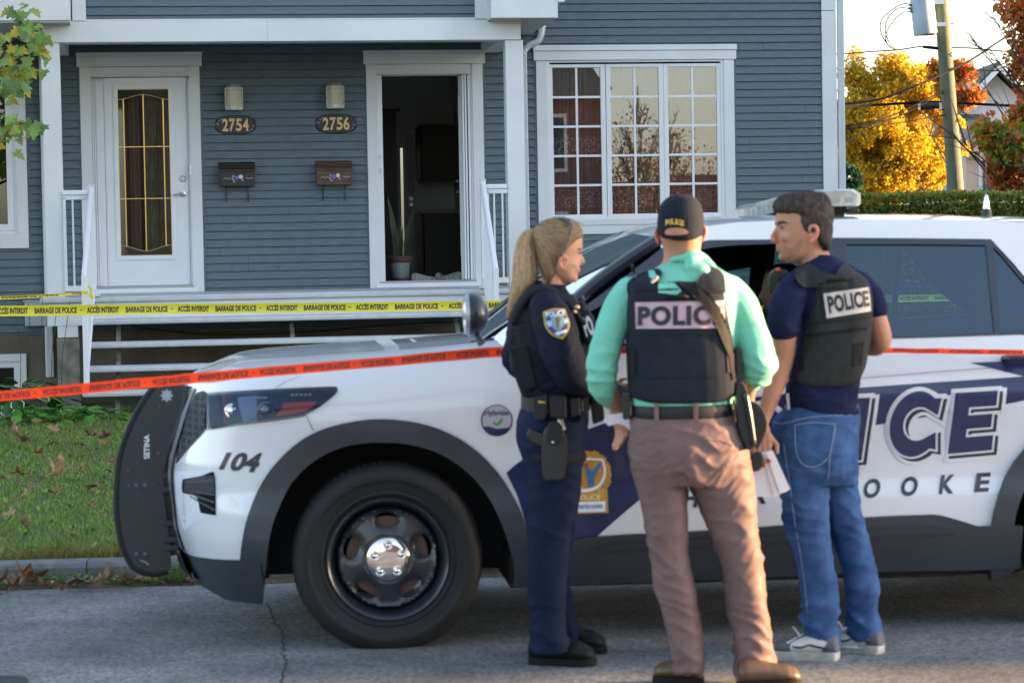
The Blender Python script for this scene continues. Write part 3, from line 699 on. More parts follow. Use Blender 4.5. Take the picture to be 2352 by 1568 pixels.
# ---- triple window
def wz(py): return hz(1450, py)
cwid = 0.105
ztw = hz(1450, 139); zbw = hz(1450, 504)
m = MB(HF)
m.box(wn[0], wn[0]+cwid, -0.03, 0.03, zbw, ztw); m.box(wn[1]-cwid, wn[1], -0.03, 0.03, zbw, ztw)
m.box(wn[0]-0.025, wn[1]+0.025, -0.042, 0.03, ztw+0.002, hz(1450, 117), 0.004); m.box(wn[0]-0.03, wn[1]+0.03, -0.055, 0.03, hz(1450, 117)+0.001, hz(1450, 104), 0.004)
m.box(wn[0], wn[1], -0.03, 0.03, hz(1450, 516)+0.001, zbw-0.002, 0.003); m.box(wn[0]+0.005, wn[1]-0.005, -0.022, 0.03, hz(1450, 536), hz(1450, 516)-0.001)
m.build('window_casing', M_['white'], house); jtrim(wn[0], wn[1], zbw, ztw)
ix0, ix1 = wn[0]+cwid, wn[1]-cwid
m = MB(HF)
fwn = 0.03
for a in ((ix0, ix0+fwn, zbw, ztw), (ix1-fwn, ix1, zbw, ztw), (ix0+fwn, ix1-fwn, zbw, zbw+fwn), (ix0+fwn, ix1-fwn, ztw-fwn*0.6, ztw)): m.box(a[0], a[1], -0.018, 0.06, a[2], a[3])
mwin = m.build('triple_window', M_['vinyl'], house)
glw = glassmat('window glass', (0.85, 0.88, 0.88), 0.8, 0.0, gl=(0.88, 0.90, 0.95), f0=0.17)
sash_px = [(1268, 1378), (1401, 1511), (1533, 1644)]
gzt, gzb2 = hz(1450, 155), hz(1450, 491)
for k, (pa, pb) in enumerate(sash_px):
    a, b_ = hx(pa+3, 320), hx(pb+3, 320); sw = 0.048; g0, g1 = gzb2, gzt
    m = MB(HF)
    for q in ((a-sw, a, g0-sw, g1+sw*0.7), (b_, b_+sw, g0-sw, g1+sw*0.7), (a, b_, g0-sw, g0), (a, b_, g1, g1+sw*0.7)): m.box(q[0], q[1], -0.008, 0.05, q[2], q[3], 0.004)
    s = m.build('window_sash', M_['vinyl'], mwin)
    m = MB(HF); n_ = 6
    tilt = (0.004, 0.0, -0.003)[k]
    m.add([(a, 0.012, g0), (b_, 0.012+tilt*0, g0), (b_, 0.012+tilt, g1), (a, 0.012+tilt, g1)], [(0, 1, 2, 3)]); m.build('window_pane', glw, mwin)
    m = MB(HF); t = 0.011; xm_ = (a+b_)/2
    m.box(xm_-t, xm_+t, 0.000, 0.008, g0, g1)
    for r_ in range(1, 5):
        z = g0+(g1-g0)*r_/5; m.box(a, xm_-t, 0.001, 0.0085, z-t, z+t); m.box(xm_+t, b_, 0.001, 0.0085, z-t, z+t)
    m.build('muntin_grid', M_['vinyl'], mwin)
# lace curtain
def lacemat():
    m = bpy.data.materials.new('lace'); m.use_nodes = True; n = m.node_tree; b = n.nodes['Principled BSDF']
    b.inputs['Base Color'].default_value = (0.75, 0.72, 0.68, 1); b.inputs['Roughness'].default_value = 0.9
    tc = n.nodes.new('ShaderNodeTexCoord'); sp = n.nodes.new('ShaderNodeSeparateXYZ'); n.links.new(tc.outputs['Object'], sp.inputs[0])
    v = n.nodes.new('ShaderNodeTexVoronoi'); v.inputs['Scale'].default_value = 38; n.links.new(tc.outputs['Object'], v.inputs['Vector'])
    dots = n.nodes.new('ShaderNodeMath'); dots.operation = 'LESS_THAN'; dots.inputs[1].default_value = 0.42; n.links.new(v.outputs['Distance'], dots.inputs[0])
    w = n.nodes.new('ShaderNodeTexWave'); w.inputs['Scale'].default_value = 7.5; w.inputs['Distortion'].default_value = 2.0; w.wave_profile = 'TRI'
    n.links.new(tc.outputs['Object'], w.inputs['Vector'])
    band = n.nodes.new('ShaderNodeMath'); band.operation = 'PINGPONG'; band.inputs[1].default_value = 0.26
    off = n.nodes.new('ShaderNodeMath'); off.operation = 'SUBTRACT'; off.inputs[1].default_value = hz(1450, 330)-0.02; n.links.new(sp.outputs[2], off.inputs[0]); n.links.new(off.outputs[0], band.inputs[0])
    bl = n.nodes.new('ShaderNodeMath'); bl.operation = 'LESS_THAN'; bl.inputs[1].default_value = 0.09; n.links.new(band.outputs[0], bl.inputs[0])
    lo = n.nodes.new('ShaderNodeMath'); lo.operation = 'LESS_THAN'; lo.inputs[1].default_value = hz(1450, 290); n.links.new(sp.outputs[2], lo.inputs[0])
    m1 = n.nodes.new('ShaderNodeMath'); m1.operation = 'MULTIPLY'; n.links.new(bl.outputs[0], m1.inputs[0]); n.links.new(lo.outputs[0], m1.inputs[1])
    m2 = n.nodes.new('ShaderNodeMath'); m2.operation = 'MULTIPLY'; n.links.new(m1.outputs[0], m2.inputs[0]); n.links.new(dots.outputs[0], m2.inputs[1])
    gt = n.nodes.new('ShaderNodeMath'); gt.operation = 'GREATER_THAN'; gt.inputs[1].default_value = 0.93; n.links.new(w.outputs[0], gt.inputs[0])
    ad = n.nodes.new('ShaderNodeMath'); ad.operation = 'MULTIPLY_ADD'; ad.inputs[1].default_value = 0.55; ad.inputs[2].default_value = 0.30; n.links.new(m2.outputs[0], ad.inputs[0])
    ad2 = n.nodes.new('ShaderNodeMath'); ad2.operation = 'MULTIPLY_ADD'; ad2.inputs[1].default_value = 0.22; n.links.new(gt.outputs[0], ad2.inputs[0]); n.links.new(ad.outputs[0], ad2.inputs[2])
    tr = n.nodes.new('ShaderNodeBsdfTransparent'); mx = n.nodes.new('ShaderNodeMixShader'); out = [x for x in n.nodes if x.type == 'OUTPUT_MATERIAL'][0]
    n.links.new(ad2.outputs[0], mx.inputs[0]); n.links.new(tr.outputs[0], mx.inputs[1]); n.links.new(b.outputs[0], mx.inputs[2]); n.links.new(mx.outputs[0], out.inputs[0])
    return m
lm = lacemat()
wavy('lace_curtain', ix0+0.02, ix1-0.02, zbw+0.02, ztw-0.06, 0.16, lm, 26, 0.022, house)
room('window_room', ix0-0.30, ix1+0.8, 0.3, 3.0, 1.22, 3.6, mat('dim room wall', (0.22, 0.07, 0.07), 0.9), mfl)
# ---- left window (cut by the frame)
lg = hx(18, 500); zl0, zl1 = hz(30, 537), hz(30, 165)
m = MB(HF); m.box(hx(40, 500), lw[1], -0.03, 0.03, zl0, zl1); m.box(xl, lw[1], -0.035, 0.03, lw[2], hz(30, 548)); m.box(xl, lw[1], -0.03, 0.03, hz(30, 548)+0.001, zl0-0.001); m.box(xl, lw[1]+0.02, -0.045, 0.03, zl1, lw[3])
m.build('window_casing', M_['white'], house); jtrim(lw[1], lw[1], lw[2]-0.02, zl1)
m = MB(HF); x_ = hx(34, 500); m.box(x_, hx(40, 500), -0.015, 0.06, zl0, zl1); m.box(lg, x_, -0.005, 0.06, zl0+0.03, zl1, 0.004); m.box(xl, lg, -0.004, 0.06, zl0+0.03, hz(10, 515)); m.box(xl, x_, -0.01, 0.06, zl0, zl0+0.028)
lwn = m.build('side_window', M_['vinyl'], house)
m = MB(HF); m.add([(xl, 0.02, zl0), (lg, 0.02, zl0), (lg, 0.02, zl1), (xl, 0.02, zl1)], [(0, 1, 2, 3)]); m.build('window_pane', glassmat('dark window glass', (0.2, 0.22, 0.2), 0.3, f0=0.10), lwn)
m = MB(HF); m.box(xl, lg+0.1, 0.3, 0.31, 1.3, 3.5); m.build('blind', mat('dark blind', (0.02, 0.025, 0.02), 0.9), lwn)
# ---- porch
P0, P1 = hx(92, 690, PY), hx(1200, 660, PY)
m = MB(HF); m.box(P0, P1, PY-0.04, 0.0, FLOOR-0.055, FLOOR, 0.016); m.build('porch_floor', M_['fibre'], house)
m = MB(HF); m.box(P0+0.06, P1-0.03, PY, PY+0.05, FLOOR-0.26, FLOOR-0.058); m.box(P0+0.06, P0+0.1, PY+0.05, -0.02, FLOOR-0.26, FLOOR-0.06); m.box(P1-0.07, P1-0.03, PY+0.05, -0.02, FLOOR-0.26, FLOOR-0.06); m.build('porch_fascia', M_['white'], house)
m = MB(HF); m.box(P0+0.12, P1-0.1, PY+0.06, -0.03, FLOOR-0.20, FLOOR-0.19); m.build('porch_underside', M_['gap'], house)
bz0, bz1 = hz(640, 95, PY-0.02), hz(640, 47, PY-0.02)
bx_0, bx_1 = hx(96, 75, PY-0.02), hx(1196, 70, PY-0.02)
jx = hx(613, 70, PY-0.02)
m = MB(HF); m.box(bx_0, jx, PY-0.022, PY+0.18, bz0, bz1, 0.004); m.box(jx+0.001, bx_1, PY-0.018, PY+0.18, bz0, bz1, 0.004)
m.box(bx_0, bx_0+0.18, PY+0.18, -0.01, bz0, bz1); m.box(bx_1-0.18, bx_1, PY+0.18, -0.01, bz0, bz1)
m.build('porch_beam', M_['white'], house)
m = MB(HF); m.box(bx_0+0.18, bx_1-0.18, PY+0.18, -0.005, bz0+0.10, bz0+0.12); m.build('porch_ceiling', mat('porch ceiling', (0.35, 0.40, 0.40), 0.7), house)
for pa, pb in (((97, 390), (137, 390)), ((1161, 300), (1199, 300))):
    xa = hx(pa[0]+3, pa[1], PY); xb = hx(pb[0]+6, pb[1], PY)
    m = MB(HF); m.box(xa, xb, PY, PY+0.155, FLOOR+0.001, bz0-0.001, 0.005); m.build('porch_post', M_['white'], house)
# wall-end brackets
for pa, pb in (((136, 99), (155, 128)), ((1131, 96), (1160, 120))):
    xa, z1_ = H(pa[0], pa[1], -0.02); xb, z0_ = H(pb[0], pb[1], -0.02)
    m = MB(HF); m.box(xa, xb, -0.3, -0.015, z0_, bz0+0.05); m.build('beam_end', M_['white'], house)
# gable trims and eave returns
m = MB(HF)
for pa, pb in ((166, 197), (1090, 1121)):
    m.box(hx(pa, 20, PY), hx(pb, 20, PY), PY-0.03, PY+0.02, bz1+0.004, 6.4)
m.box(gx0, gx1, PY-0.016, PY+0.0, bz1+0.002, bz1+0.016)
m.build('gable_trim', M_['white'], house)
EY = PY-0.30
ezl, ezr = hz(100, 47, EY), hz(1200, 41, EY)
exl = hx(160, 30, EY); ex0, ex1 = hx(1128, 20, EY), hx(1281, 20, EY)
m = MB(HF); m.box(xl-0.3, exl, EY, EY+0.02, ezl, ezl+1.2); m.box(exl-0.02, exl, EY+0.021, PY-0.031, ezl, ezl+1.2); m.box(xl-0.3, exl, EY+0.021, -0.02, ezl-0.004, ezl+0.012)
m.build('eave_return', M_['white'], house)
m = MB(HF); m.box(ex0, ex1, EY, EY+0.02, ezr, ezr+1.2); m.box(ex0, ex0+0.02, EY+0.021, PY-0.031, ezr, ezr+1.2); m.box(ex1-0.02, ex1, EY+0.021, -0.02, ezr+0.02, ezr+0.16)
m.build('eave_return', M_['white'], house)
m = MB(HF); n_ = 14
for k in range(n_):
    y0_ = EY+0.02+(0-EY-0.03)*k/n_; y1_ = EY+0.02+(0-EY-0.03)*(k+1)/n_-0.008
    m.box(ex0+0.002, ex1-0.003, y0_, y1_, ezr-0.004, ezr+0.012)
m.build('soffit', mat('soffit', (0.5, 0.53, 0.53), 0.6), house)
m = MB(HF); m.box(xl-0.3, exl-0.002, EY+0.02, -0.04, ezl-0.018, ezl-0.006); m.build('soffit', bpy.data.materials['soffit'], house)
# gutter along the right eave
m = MB(HF); prof = [(0, 0), (0.05, 0.0), (0.085, 0.03), (0.09, 0.06), (0.11, 0.09), (0.11, 0.10), (0.0, 0.10)]
m.rings([[Vector((ex1+0.002+a, y_, ezr+0.14+b_)) for a, b_ in prof] for y_ in (EY-0.02, -0.03)]); m.build('gutter', mat('white gutter', (0.66, 0.70, 0.75), 0.35), house)
# elbow and downspout
def flexpipe(pts, name):
    m = MB(HF); P = cr(pts, 8, closed=False); rr = [0.033+(0.004 if i % 2 else 0) for i in range(len(P))]
    m.tube(P, rr, 10); m.build(name, mat('crimped elbow', (0.6, 0.62, 0.62), 0.35, metal=0.3), house, smooth=25)
ea = H(1247, 66, -0.06); eb = H(1238, 92, -0.06); ec = H(1212, 107, -0.06); ed = H(1200, 125, -0.06)
flexpipe([(ea[0], -0.06, ea[1]+0.03), (eb[0], -0.06, eb[1]), (ec[0], -0.06, ec[1]), (ed[0], -0.06, ed[1])], 'downspout_elbow')
downspout(hx(1199, 300, 0), -0.03, 0.3, hz(1200, 124), 0.05, breaks=(hz(1200, 172),))
downspout(hx(106, 850), -0.03, hz(115, 865), FLOOR-0.1, 0.075); downspout(hx(84, 300, 0)+0.04, -0.03, FLOOR, 3.5, 0.055)
# pillar under the porch
m = MB(HF); xa, xb = hx(132, 850, PY), hx(184, 850, PY); zt_ = hz(157, 775, PY)
m.box(xa, xb, PY+0.02, PY+0.3, 0.0, zt_, 0.006); m.build('concrete_pillar', mat('weathered pillar concrete', (0.26, 0.25, 0.22), 0.95, var=0.55, vs=7, bump=0.9, bs=30, detail=9), house)
m = MB(HF); m.box(xa+0.01, xb-0.01, PY+0.0, PY+0.3, zt_+0.002, FLOOR-0.262); m.build('pillar_box', M_['white'], house)
xa, xb = hx(1095, 850, PY)+0.1, hx(1140, 850, PY)+0.2
m = MB(HF); m.box(xa, xb, PY+0.02, PY+0.3, 0.0, zt_, 0.006); m.build('concrete_pillar', bpy.data.materials['weathered pillar concrete'], house)
m = MB(HF); m.box(xa+0.01, xb-0.01, PY+0.0, PY+0.3, zt_+0.002, FLOOR-0.262); m.build('pillar_box', M_['white'], house)
# steps
RISE, RUN = 0.20, 0.27
S0, S1 = hx(206, 800, PY-0.6), hx(1120, 770, PY-0.6)
for k in range(1, 5):
    y1_ = PY-0.04-RUN*(k-1)+0.02; y0_ = PY-0.04-RUN*k
    m = MB(HF); m.box(S0-0.02*(k == 4)-0.01*k, S1, y0_, y1_, FLOOR-RISE*k-0.05, FLOOR-RISE*k, 0.018); m.build('step', M_['fibre'], house, smooth=30)
for px in (271, 676, 1062):
    x = hx(px, 800, PY-0.5)
    for k in range(4):
        m = MB(HF)
    P = [(x, PY-0.0, FLOOR-0.25), (x, PY-0.3, FLOOR-0.47), (x, PY-0.57, FLOOR-0.67), (x, PY-0.84, FLOOR-0.86), (x-0.01, PY-0.95, 0.17)]
    m = MB(HF)
    for (a, b_) in zip(P, P[1:]):
        m.add([(a[0]-0.02, a[1]-0.02, a[2]), (a[0]+0.02, a[1]-0.02, a[2]), (b_[0]+0.02, b_[1]-0.02, b_[2]), (b_[0]-0.02, b_[1]-0.02, b_[2]),
               (a[0]-0.02, a[1]+0.03, a[2]), (a[0]+0.02, a[1]+0.03, a[2]), (b_[0]+0.02, b_[1]+0.03, b_[2]), (b_[0]-0.02, b_[1]+0.03, b_[2])], [(0, 3, 2, 1), (4, 5, 6, 7), (0, 4, 7, 3), (1, 2, 6, 5), (0, 1, 5, 4), (3, 7, 6, 2)])
    m.build('stringer', M_['rust'], house)
# railings
def railing(xn, xp, sgn, xlow):
    # xn newel x, xp post side x; sgn +1 when the post is to the left
    t = 0.05
    m = MB(HF); m.box(xn, xn+t, PY-0.03, PY+0.02, FLOOR, FLOOR+1.0, 0.004); m.box(xn-0.004, xn+t+0.004, PY-0.034, PY+0.024, FLOOR+1.001, FLOOR+1.012, 0.003)
    m.box(xn-0.03, xn+t+0.03, PY-0.06, PY+0.05, FLOOR+0.001, FLOOR+0.03, 0.005); m.build('newel_post', M_['railw'], house)
    a, b_ = (xp, xn) if sgn > 0 else (xn+t, xp)
    m = MB(HF); m.box(a, b_, PY-0.03, PY+0.02, FLOOR+0.92, FLOOR+0.965, 0.01); m.box(a, b_, PY-0.02, PY+0.01, FLOOR+0.88, FLOOR+0.917, 0.003); m.box(a, b_, PY-0.02, PY+0.01, FLOOR+0.05, FLOOR+0.10, 0.003)
    n_ = 2; 
    for k in range(1, n_+1):
        x = a+(b_-a)*k/(n_+0.6); m.box(x-0.008, x+0.008, PY-0.012, PY+0.004, FLOOR+0.1, FLOOR+0.88)
    m.box(a+0.005, a+0.03, PY-0.02, PY+0.03, FLOOR+0.1, FLOOR+0.90)
    m.build('short_rail', M_['railw'], house)
    yl = PY-0.04-RUN*4+0.1; zl = FLOOR-RISE*4
    m = MB(HF); m.box(xlow, xlow+t, yl-0.025, yl+0.025, zl, zl+1.0, 0.004); m.box(xlow-0.012, xlow+t+0.03, yl-0.04, yl+0.04, zl+0.001, zl+0.02, 0.003); m.build('lower_post', M_['railw'], house)
    m = MB(HF); A = Vector((xn+t/2, PY-0.02, FLOOR+0.955)); B = Vector((xlow+t/2, yl, zl+0.985)); m.tube([A+Vector((0, 0.02, 0.01)), A, B], 0.027, 10)
    m.build('hand_rail', M_['railw'], house, smooth=True)
    m = MB(HF)
    A2, B2 = A-Vector((0, 0, 0.86)), B-Vector((0, 0, 0.86)); m.tube([A2, B2], 0.02, 4)
    for k in range(1, 9):
        p = A.lerp(B, k/9); m.box(p.x-0.008, p.x+0.008, p.y-0.008, p.y+0.008, p.z-0.86, p.z)
    m.build('stair_balusters', M_['railw'], house)
railing(hx(205, 500, PY), hx(144, 500, PY), 1, hx(189, 740, PY-1.05)); railing(hx(1104, 500, PY), hx(1166, 500, PY), -1, hx(1134, 680, PY-1.05))
# foundation clutter: electric box, cable, basement window, slab
m = MB(HF); xa, zt_ = H(71, 692, -0.08); xb, zb_ = H(101, 748, -0.08); m.box(xa-0.06, xb+0.03, -0.10, -0.02, zb_, zt_, 0.006); m.box(xa-0.075, xb+0.035, -0.11, -0.02, zt_, zt_+0.012); eb_ = m.build('meter_box', mat('pale grey metal box', (0.42, 0.46, 0.48), 0.5), house)
m = MB(HF); P = [HF_p for HF_p in [(hx(300, 748), -0.03, hz(300, 748)), (hx(480, 768), -0.05, hz(480, 768)), (hx(700, 762), -0.05, hz(700, 762)), (hx(900, 745), -0.05, hz(900, 745)), (hx(1050, 738), -0.03, hz(1050, 738))]]; m.tube(cr(P, 6, False), 0.006, 6); m.build('cable', M_['black'], house)
m = MB(HF); xb, zt_ = H(60, 812, -0.02); z0_ = 0.15; t = 0.07
m.box(xb-t, xb, -0.035, 0.0, z0_, zt_); m.box(xl, xb-t, -0.035, 0.0, zt_-t, zt_); m.box(xl, xb-t-0.001, -0.02, 0.0, zt_-t-0.06, zt_-t-0.001); m.box(xb-t-0.05, xb-t-0.001, -0.018, 0, z0_, zt_-t-0.06)
bw_ = m.build('basement_window', M_['white'], house)
m = MB(HF); m.box(xl, xb-t-0.05, -0.008, -0.002, z0_, zt_-t-0.06); m.build('window_pane', mat('dark pane', (0.01, 0.012, 0.012), 0.1), bw_)
m = MB(HF); a = hx(230, 960, PY-1.3); m.box(a, S1+0.5, PY-1.9, PY-0.7, 0.0, 0.155, 0.01); m.build('path_slab', M_['concrete'], kind='structure')
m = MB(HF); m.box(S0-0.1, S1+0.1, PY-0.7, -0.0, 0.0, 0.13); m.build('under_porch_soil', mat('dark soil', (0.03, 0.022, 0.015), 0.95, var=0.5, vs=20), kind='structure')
for i, (px, py) in enumerate([(228, 955), (290, 950), (305, 946), (318, 948), (440, 935), (450, 925), (250, 946), (275, 948), (330, 942), (432, 945)]):
    z = 0.16; p = gz(px, py-4, z); leaf_at(p, random.uniform(1.1, 1.6), 'brown leaf heaped under the bottom porch step', 'leaves under the porch step', i, random.uniform(-0.6, 0.6), random.uniform(-0.6, 0.6))
# ---- wall lamps, plaques, mailboxes (things fixed to the wall)
def octo(r, n=8, off=math.pi/8): return [(r*math.cos(off+2*math.pi*k/n), r*math.sin(off+2*math.pi*k/n)) for k in range(n)]
def lamp(px, pt, pb, label, dirty):
    x, zt_ = H(px, pt, -0.08); zb_ = hz(px, pb, -0.08); h = zt_-zb_
    o = HF.w(x, 0, zb_); t = thing('wall_lamp', label, 'lamp', o, HA, 'porch wall lamps'); f = Frame(o, HA)
    mw = mat('lamp white metal', (0.62, 0.62, 0.58), 0.5, var=0.2, vs=20)
    def ring(r, z, cy=-0.085): return [Vector((a, cy+b_, z)) for a, b_ in octo(r)]
    m = MB(f)
    for k in range(8):
        a, b_ = octo(0.088)[k]; p0 = Vector((a, -0.085+b_, 0.02)); p1 = Vector((a, -0.085+b_, h*0.78)); m.tube([p0, p1], 0.006, 4)
    for z, r in ((0.012, 0.092), (0.022, 0.094), (h*0.62, 0.094), (h*0.78, 0.096)):
        m.rings([ring(r, z), ring(r, z+0.012), ring(r-0.008, z+0.012), ring(r-0.008, z)], closed=True)
    m.box(-0.05, 0.05, -0.02, 0.0, 0.02, h*0.8)
    m.build('cage', mw, t)
    m = MB(f); m.rings([ring(0.095, h*0.79), ring(0.088, h*0.83), ring(0.06, h*0.93), ring(0.025, h), ring(0.01, h*1.01)]); m.build('cap', mat('lamp cap', (0.40, 0.40, 0.38) if dirty == 0 else (0.42, 0.34, 0.22), 0.5, var=0.3, vs=30), t)
    m = MB(f); m.rings([ring(0.078, 0.02), ring(0.078, h*0.78)]); m.build('frosted_glass', mat('frosted cream glass', (0.60, 0.54, 0.36), 0.35, var=0.15, vs=6), t)
    m = MB(f); m.rings([ring(0.085, 0.0), ring(0.09, 0.012)]); m.build('base', mw, t)
lamp(536.5, 192, 253, 'white caged lantern with a dull grey cap, on the wall above house number 2754', 0)
lamp(769, 188, 249.5, 'white caged lantern with a tan cap, on the wall above house number 2756', 1)
mplq = mat('dark lacquered wood', (0.030, 0.014, 0.010), 0.3, col2=(0.012, 0.010, 0.012), vs=12, stretch=(1, 1, 6))
mgold = mat('cream gold numerals', (0.62, 0.46, 0.20), 0.45); mviol = mat('violet paint', (0.16, 0.10, 0.40), 0.6); mgrn = mat('pale green paint', (0.12, 0.30, 0.18), 0.6); mwp = mat('white paint', (0.7, 0.7, 0.72), 0.6)
def flower(m, x, z, r, y):
    for k in range(5):
        a = 2*math.pi*k/5; m.lathe([(r*0.42, y), (r*0.3, y-0.002)], (x+math.cos(a)*r*0.55, 0, z+math.sin(a)*r*0.55), 'y', 8)
def plaque(num, pxl, pxr, pt, pb, label):
    x0, zt_ = H(pxl, (pt+pb)/2, -0.02)[0], hz((pxl+pxr)/2, pt, -0.02); x1_ = H(pxr, (pt+pb)/2, -0.02)[0]; zb_ = hz((pxl+pxr)/2, pb, -0.02)
    xc_, zc_ = (x0+x1_)/2, (zt_+zb_)/2; w2, h2 = (x1_-x0)/2, (zt_-zb_)/2
    o = HF.w(xc_, 0, zc_); t = thing('house_number', label, 'sign', o, HA, 'house number plaques'); f = Frame(o, HA)
    def oval(s): 
        return [(math.copysign(abs(math.cos(a))**0.62, math.cos(a))*w2*s, math.copysign(abs(math.sin(a))**0.85, math.sin(a))*h2*s) for a in [2*math.pi*k/40 for k in range(40)]]
    m = MB(f); A, B = oval(1.0), oval(0.92); m.rings([[Vector((a, y, b_)) for a, b_ in q] for q, y in ((A, -0.002), (A, -0.014), (B, -0.024))]); m.build('board', mplq, t)
    m = MB(f)
    def q(px, py): return Vector((px, -0.0265, -py))
    nw, nh = w2*0.66, h2*0.60
    for k, ch in enumerate(num):
        cx_ = -nw+2*nw*(k+0.5)/4; text_on(m, ch, ((cx_-nw*0.19, -nh), (cx_+nw*0.19, -nh), (cx_+nw*0.19, nh), (cx_-nw*0.19, nh)), q, bold=0.03)
    m.build('numerals', mgold, t)
    for mm, nm, S in ((mviol, 'painted_flowers', 0.016), (mgrn, 'painted_leaves', 0.0)):
        m = MB(f)
        for sx, sz in ((-0.78, 0.45), (0.78, -0.48)):
            if S: flower(m, sx*w2, sz*h2, S, -0.0255)
            else:
                for dx, dz in ((-0.1, -0.35), (0.12, 0.22), (-0.04, -0.5)):
                    m.lathe([(0.008, -0.0245), (0.005, -0.0262)], (sx*w2+dx*w2*(-1 if sx > 0 else 1), 0, (sz+dz*(-1 if sx > 0 else 1)*0.8)*h2), 'y', 6)
        m.build(nm, mm, t)
plaque('2754', 493, 588.5, 265, 309.5, 'oval dark wooden plaque with painted flowers reading 2754')
plaque('2756', 724, 820, 262, 307, 'oval dark wooden plaque with painted flowers reading 2756')
def mailbox(pxl, pxr, pt, pb, ph, label, col, col2):
    x0, zt_ = H(pxl, pt, -0.1); x1_, zb_ = H(pxr, pb, -0.1); zh = hz(pxl, ph, -0.08)
    xc_ = (x0+x1_)/2; w2 = (x1_-x0)/2; h = zt_-zb_; o = HF.w(xc_, 0, zb_)
    t = thing('mailbox', label, 'mailbox', o, HA, 'wooden mailboxes by the doors'); f = Frame(o, HA)
    mm = mat('stained wood '+label[:5], col, 0.45, col2=col2, vs=10, stretch=(1, 1, 8), detail=8)
    m = MB(f); m.box(-w2*0.97, w2*0.97, -0.12, -0.015, 0, h*0.62, 0.004); m.build('box', mm, t)
    m = MB(f); m.add([(-w2, -0.13, h*0.62), (w2, -0.13, h*0.62), (w2, -0.02, h), (-w2, -0.02, h), (-w2, -0.13, h*0.68), (w2, -0.13, h*0.68), (w2, -0.02, h*1.05), (-w2, -0.02, h*1.05)], [(0, 3, 2, 1), (4, 5, 6, 7), (0, 1, 5, 4), (2, 3, 7, 6), (0, 4, 7, 3), (1, 2, 6, 5)])
    for k in range(3): 
        zz = h*(0.70+0.11*k); m.box(-w2*1.0, w2*1.0, -0.134+0.033*k, -0.125+0.033*k, zz-0.002, zz+0.006)
    m.build('lid', mm, t)
    for sx in (-0.6, 0.6):
        m = MB(f); x = sx*w2; m.tube([(x, -0.03, 0.0), (x, -0.03, (zh-zb_)*0.8), (x, -0.045, (zh-zb_)), (x, -0.07, (zh-zb_)*0.92), (x, -0.07, (zh-zb_)*0.6)], 0.007, 6); m.build('newspaper_hook', M_['iron'], t)
    m = MB(f); flower(m, -0.005, h*0.36, 0.024, -0.1215); m.build('violet_flower', mat('violet petals', (0.22, 0.14, 0.55), 0.6), t)
    m = MB(f); flower(m, 0.035, h*0.40, 0.022, -0.1215); m.build('white_flower', mwp, t)
    m = MB(f)
    for a, b_ in ((-0.045, 0.30), (-0.038, 0.42), (0.05, 0.26), (-0.03, 0.2)): m.lathe([(0.011, -0.1205), (0.006, -0.1225)], (a, 0, h*b_), 'y', 6)
    m.build('painted_leaves', mat('pale painted leaves', (0.25, 0.42, 0.34), 0.6), t)
    m = MB(f)
    for s in (-1, 1):
        P = [(s*(0.07+0.012*k)+0.01, -0.1225, h*0.33+0.006*math.sin(k*1.7)) for k in range(7)]; m.tube(P, 0.002, 4)
    m.build('painted_tendrils', mwp, t)
mailbox(502, 587, 375, 427, 462, 'nearly black wooden mailbox with painted flowers, under house number 2754', (0.030, 0.020, 0.018), (0.012, 0.010, 0.012))
mailbox(725, 810, 372, 424, 460, 'brown wooden mailbox with painted flowers, under house number 2756', (0.12, 0.055, 0.035), (0.03, 0.015, 0.012))
# ------------------------------------------------------------------ the police car
CA = R(5.0)
_h = atY(892, 1285, 9.705)
CO = Vector((_h.x, 9.705, 0)) + Vector((-math.sin(CA), math.cos(CA), 0))
KF = Frame(CO, CA)
car = thing('police_car', 'white and navy police sport utility vehicle with POLICE lettering, push bumper and roof light bar', 'car', CO, CA)
M_['paint'] = mat('white car paint', (0.62, 0.65, 0.69), 0.3, coat=1.0, var=0.07, vs=1.3, detail=8)
M_['navy'] = mat('navy vinyl wrap', (0.012, 0.019, 0.075), 0.28, coat=0.35)
M_['clad'] = mat('grey black cladding', (0.030, 0.038, 0.048), 0.42, var=0.25, vs=5, bump=0.15, bs=300, bdist=0.002)
M_['decalw'] = mat('white decal', (0.70, 0.74, 0.82), 0.3, coat=0.5)
M_['decalk'] = mat('black decal', (0.012, 0.015, 0.026), 0.4, coat=0.15)
M_['gloss'] = mat('gloss black trim', (0.012, 0.016, 0.028), 0.15, coat=0.6)
M_['rubber'] = mat('tyre rubber', (0.013, 0.014, 0.016), 0.7, spec=0.35, var=0.3, vs=9, bump=0.2, bs=120)
M_['chrome'] = mat('chrome', (0.85, 0.85, 0.85), 0.08, metal=1.0)
M_['rim'] = mat('black steel wheel', (0.020, 0.024, 0.032), 0.3, coat=0.3)
WT = [(0.15, 0.90), (0.28, 0.955), (0.42, 0.985), (0.56, 0.985), (0.62, 0.962), (0.80, 0.965), (0.93, 0.975), (1.00, 0.968), (1.06, 0.945), (1.12, 0.915), (1.62, 0.745), (1.70, 0.69), (1.80, 0.60)]
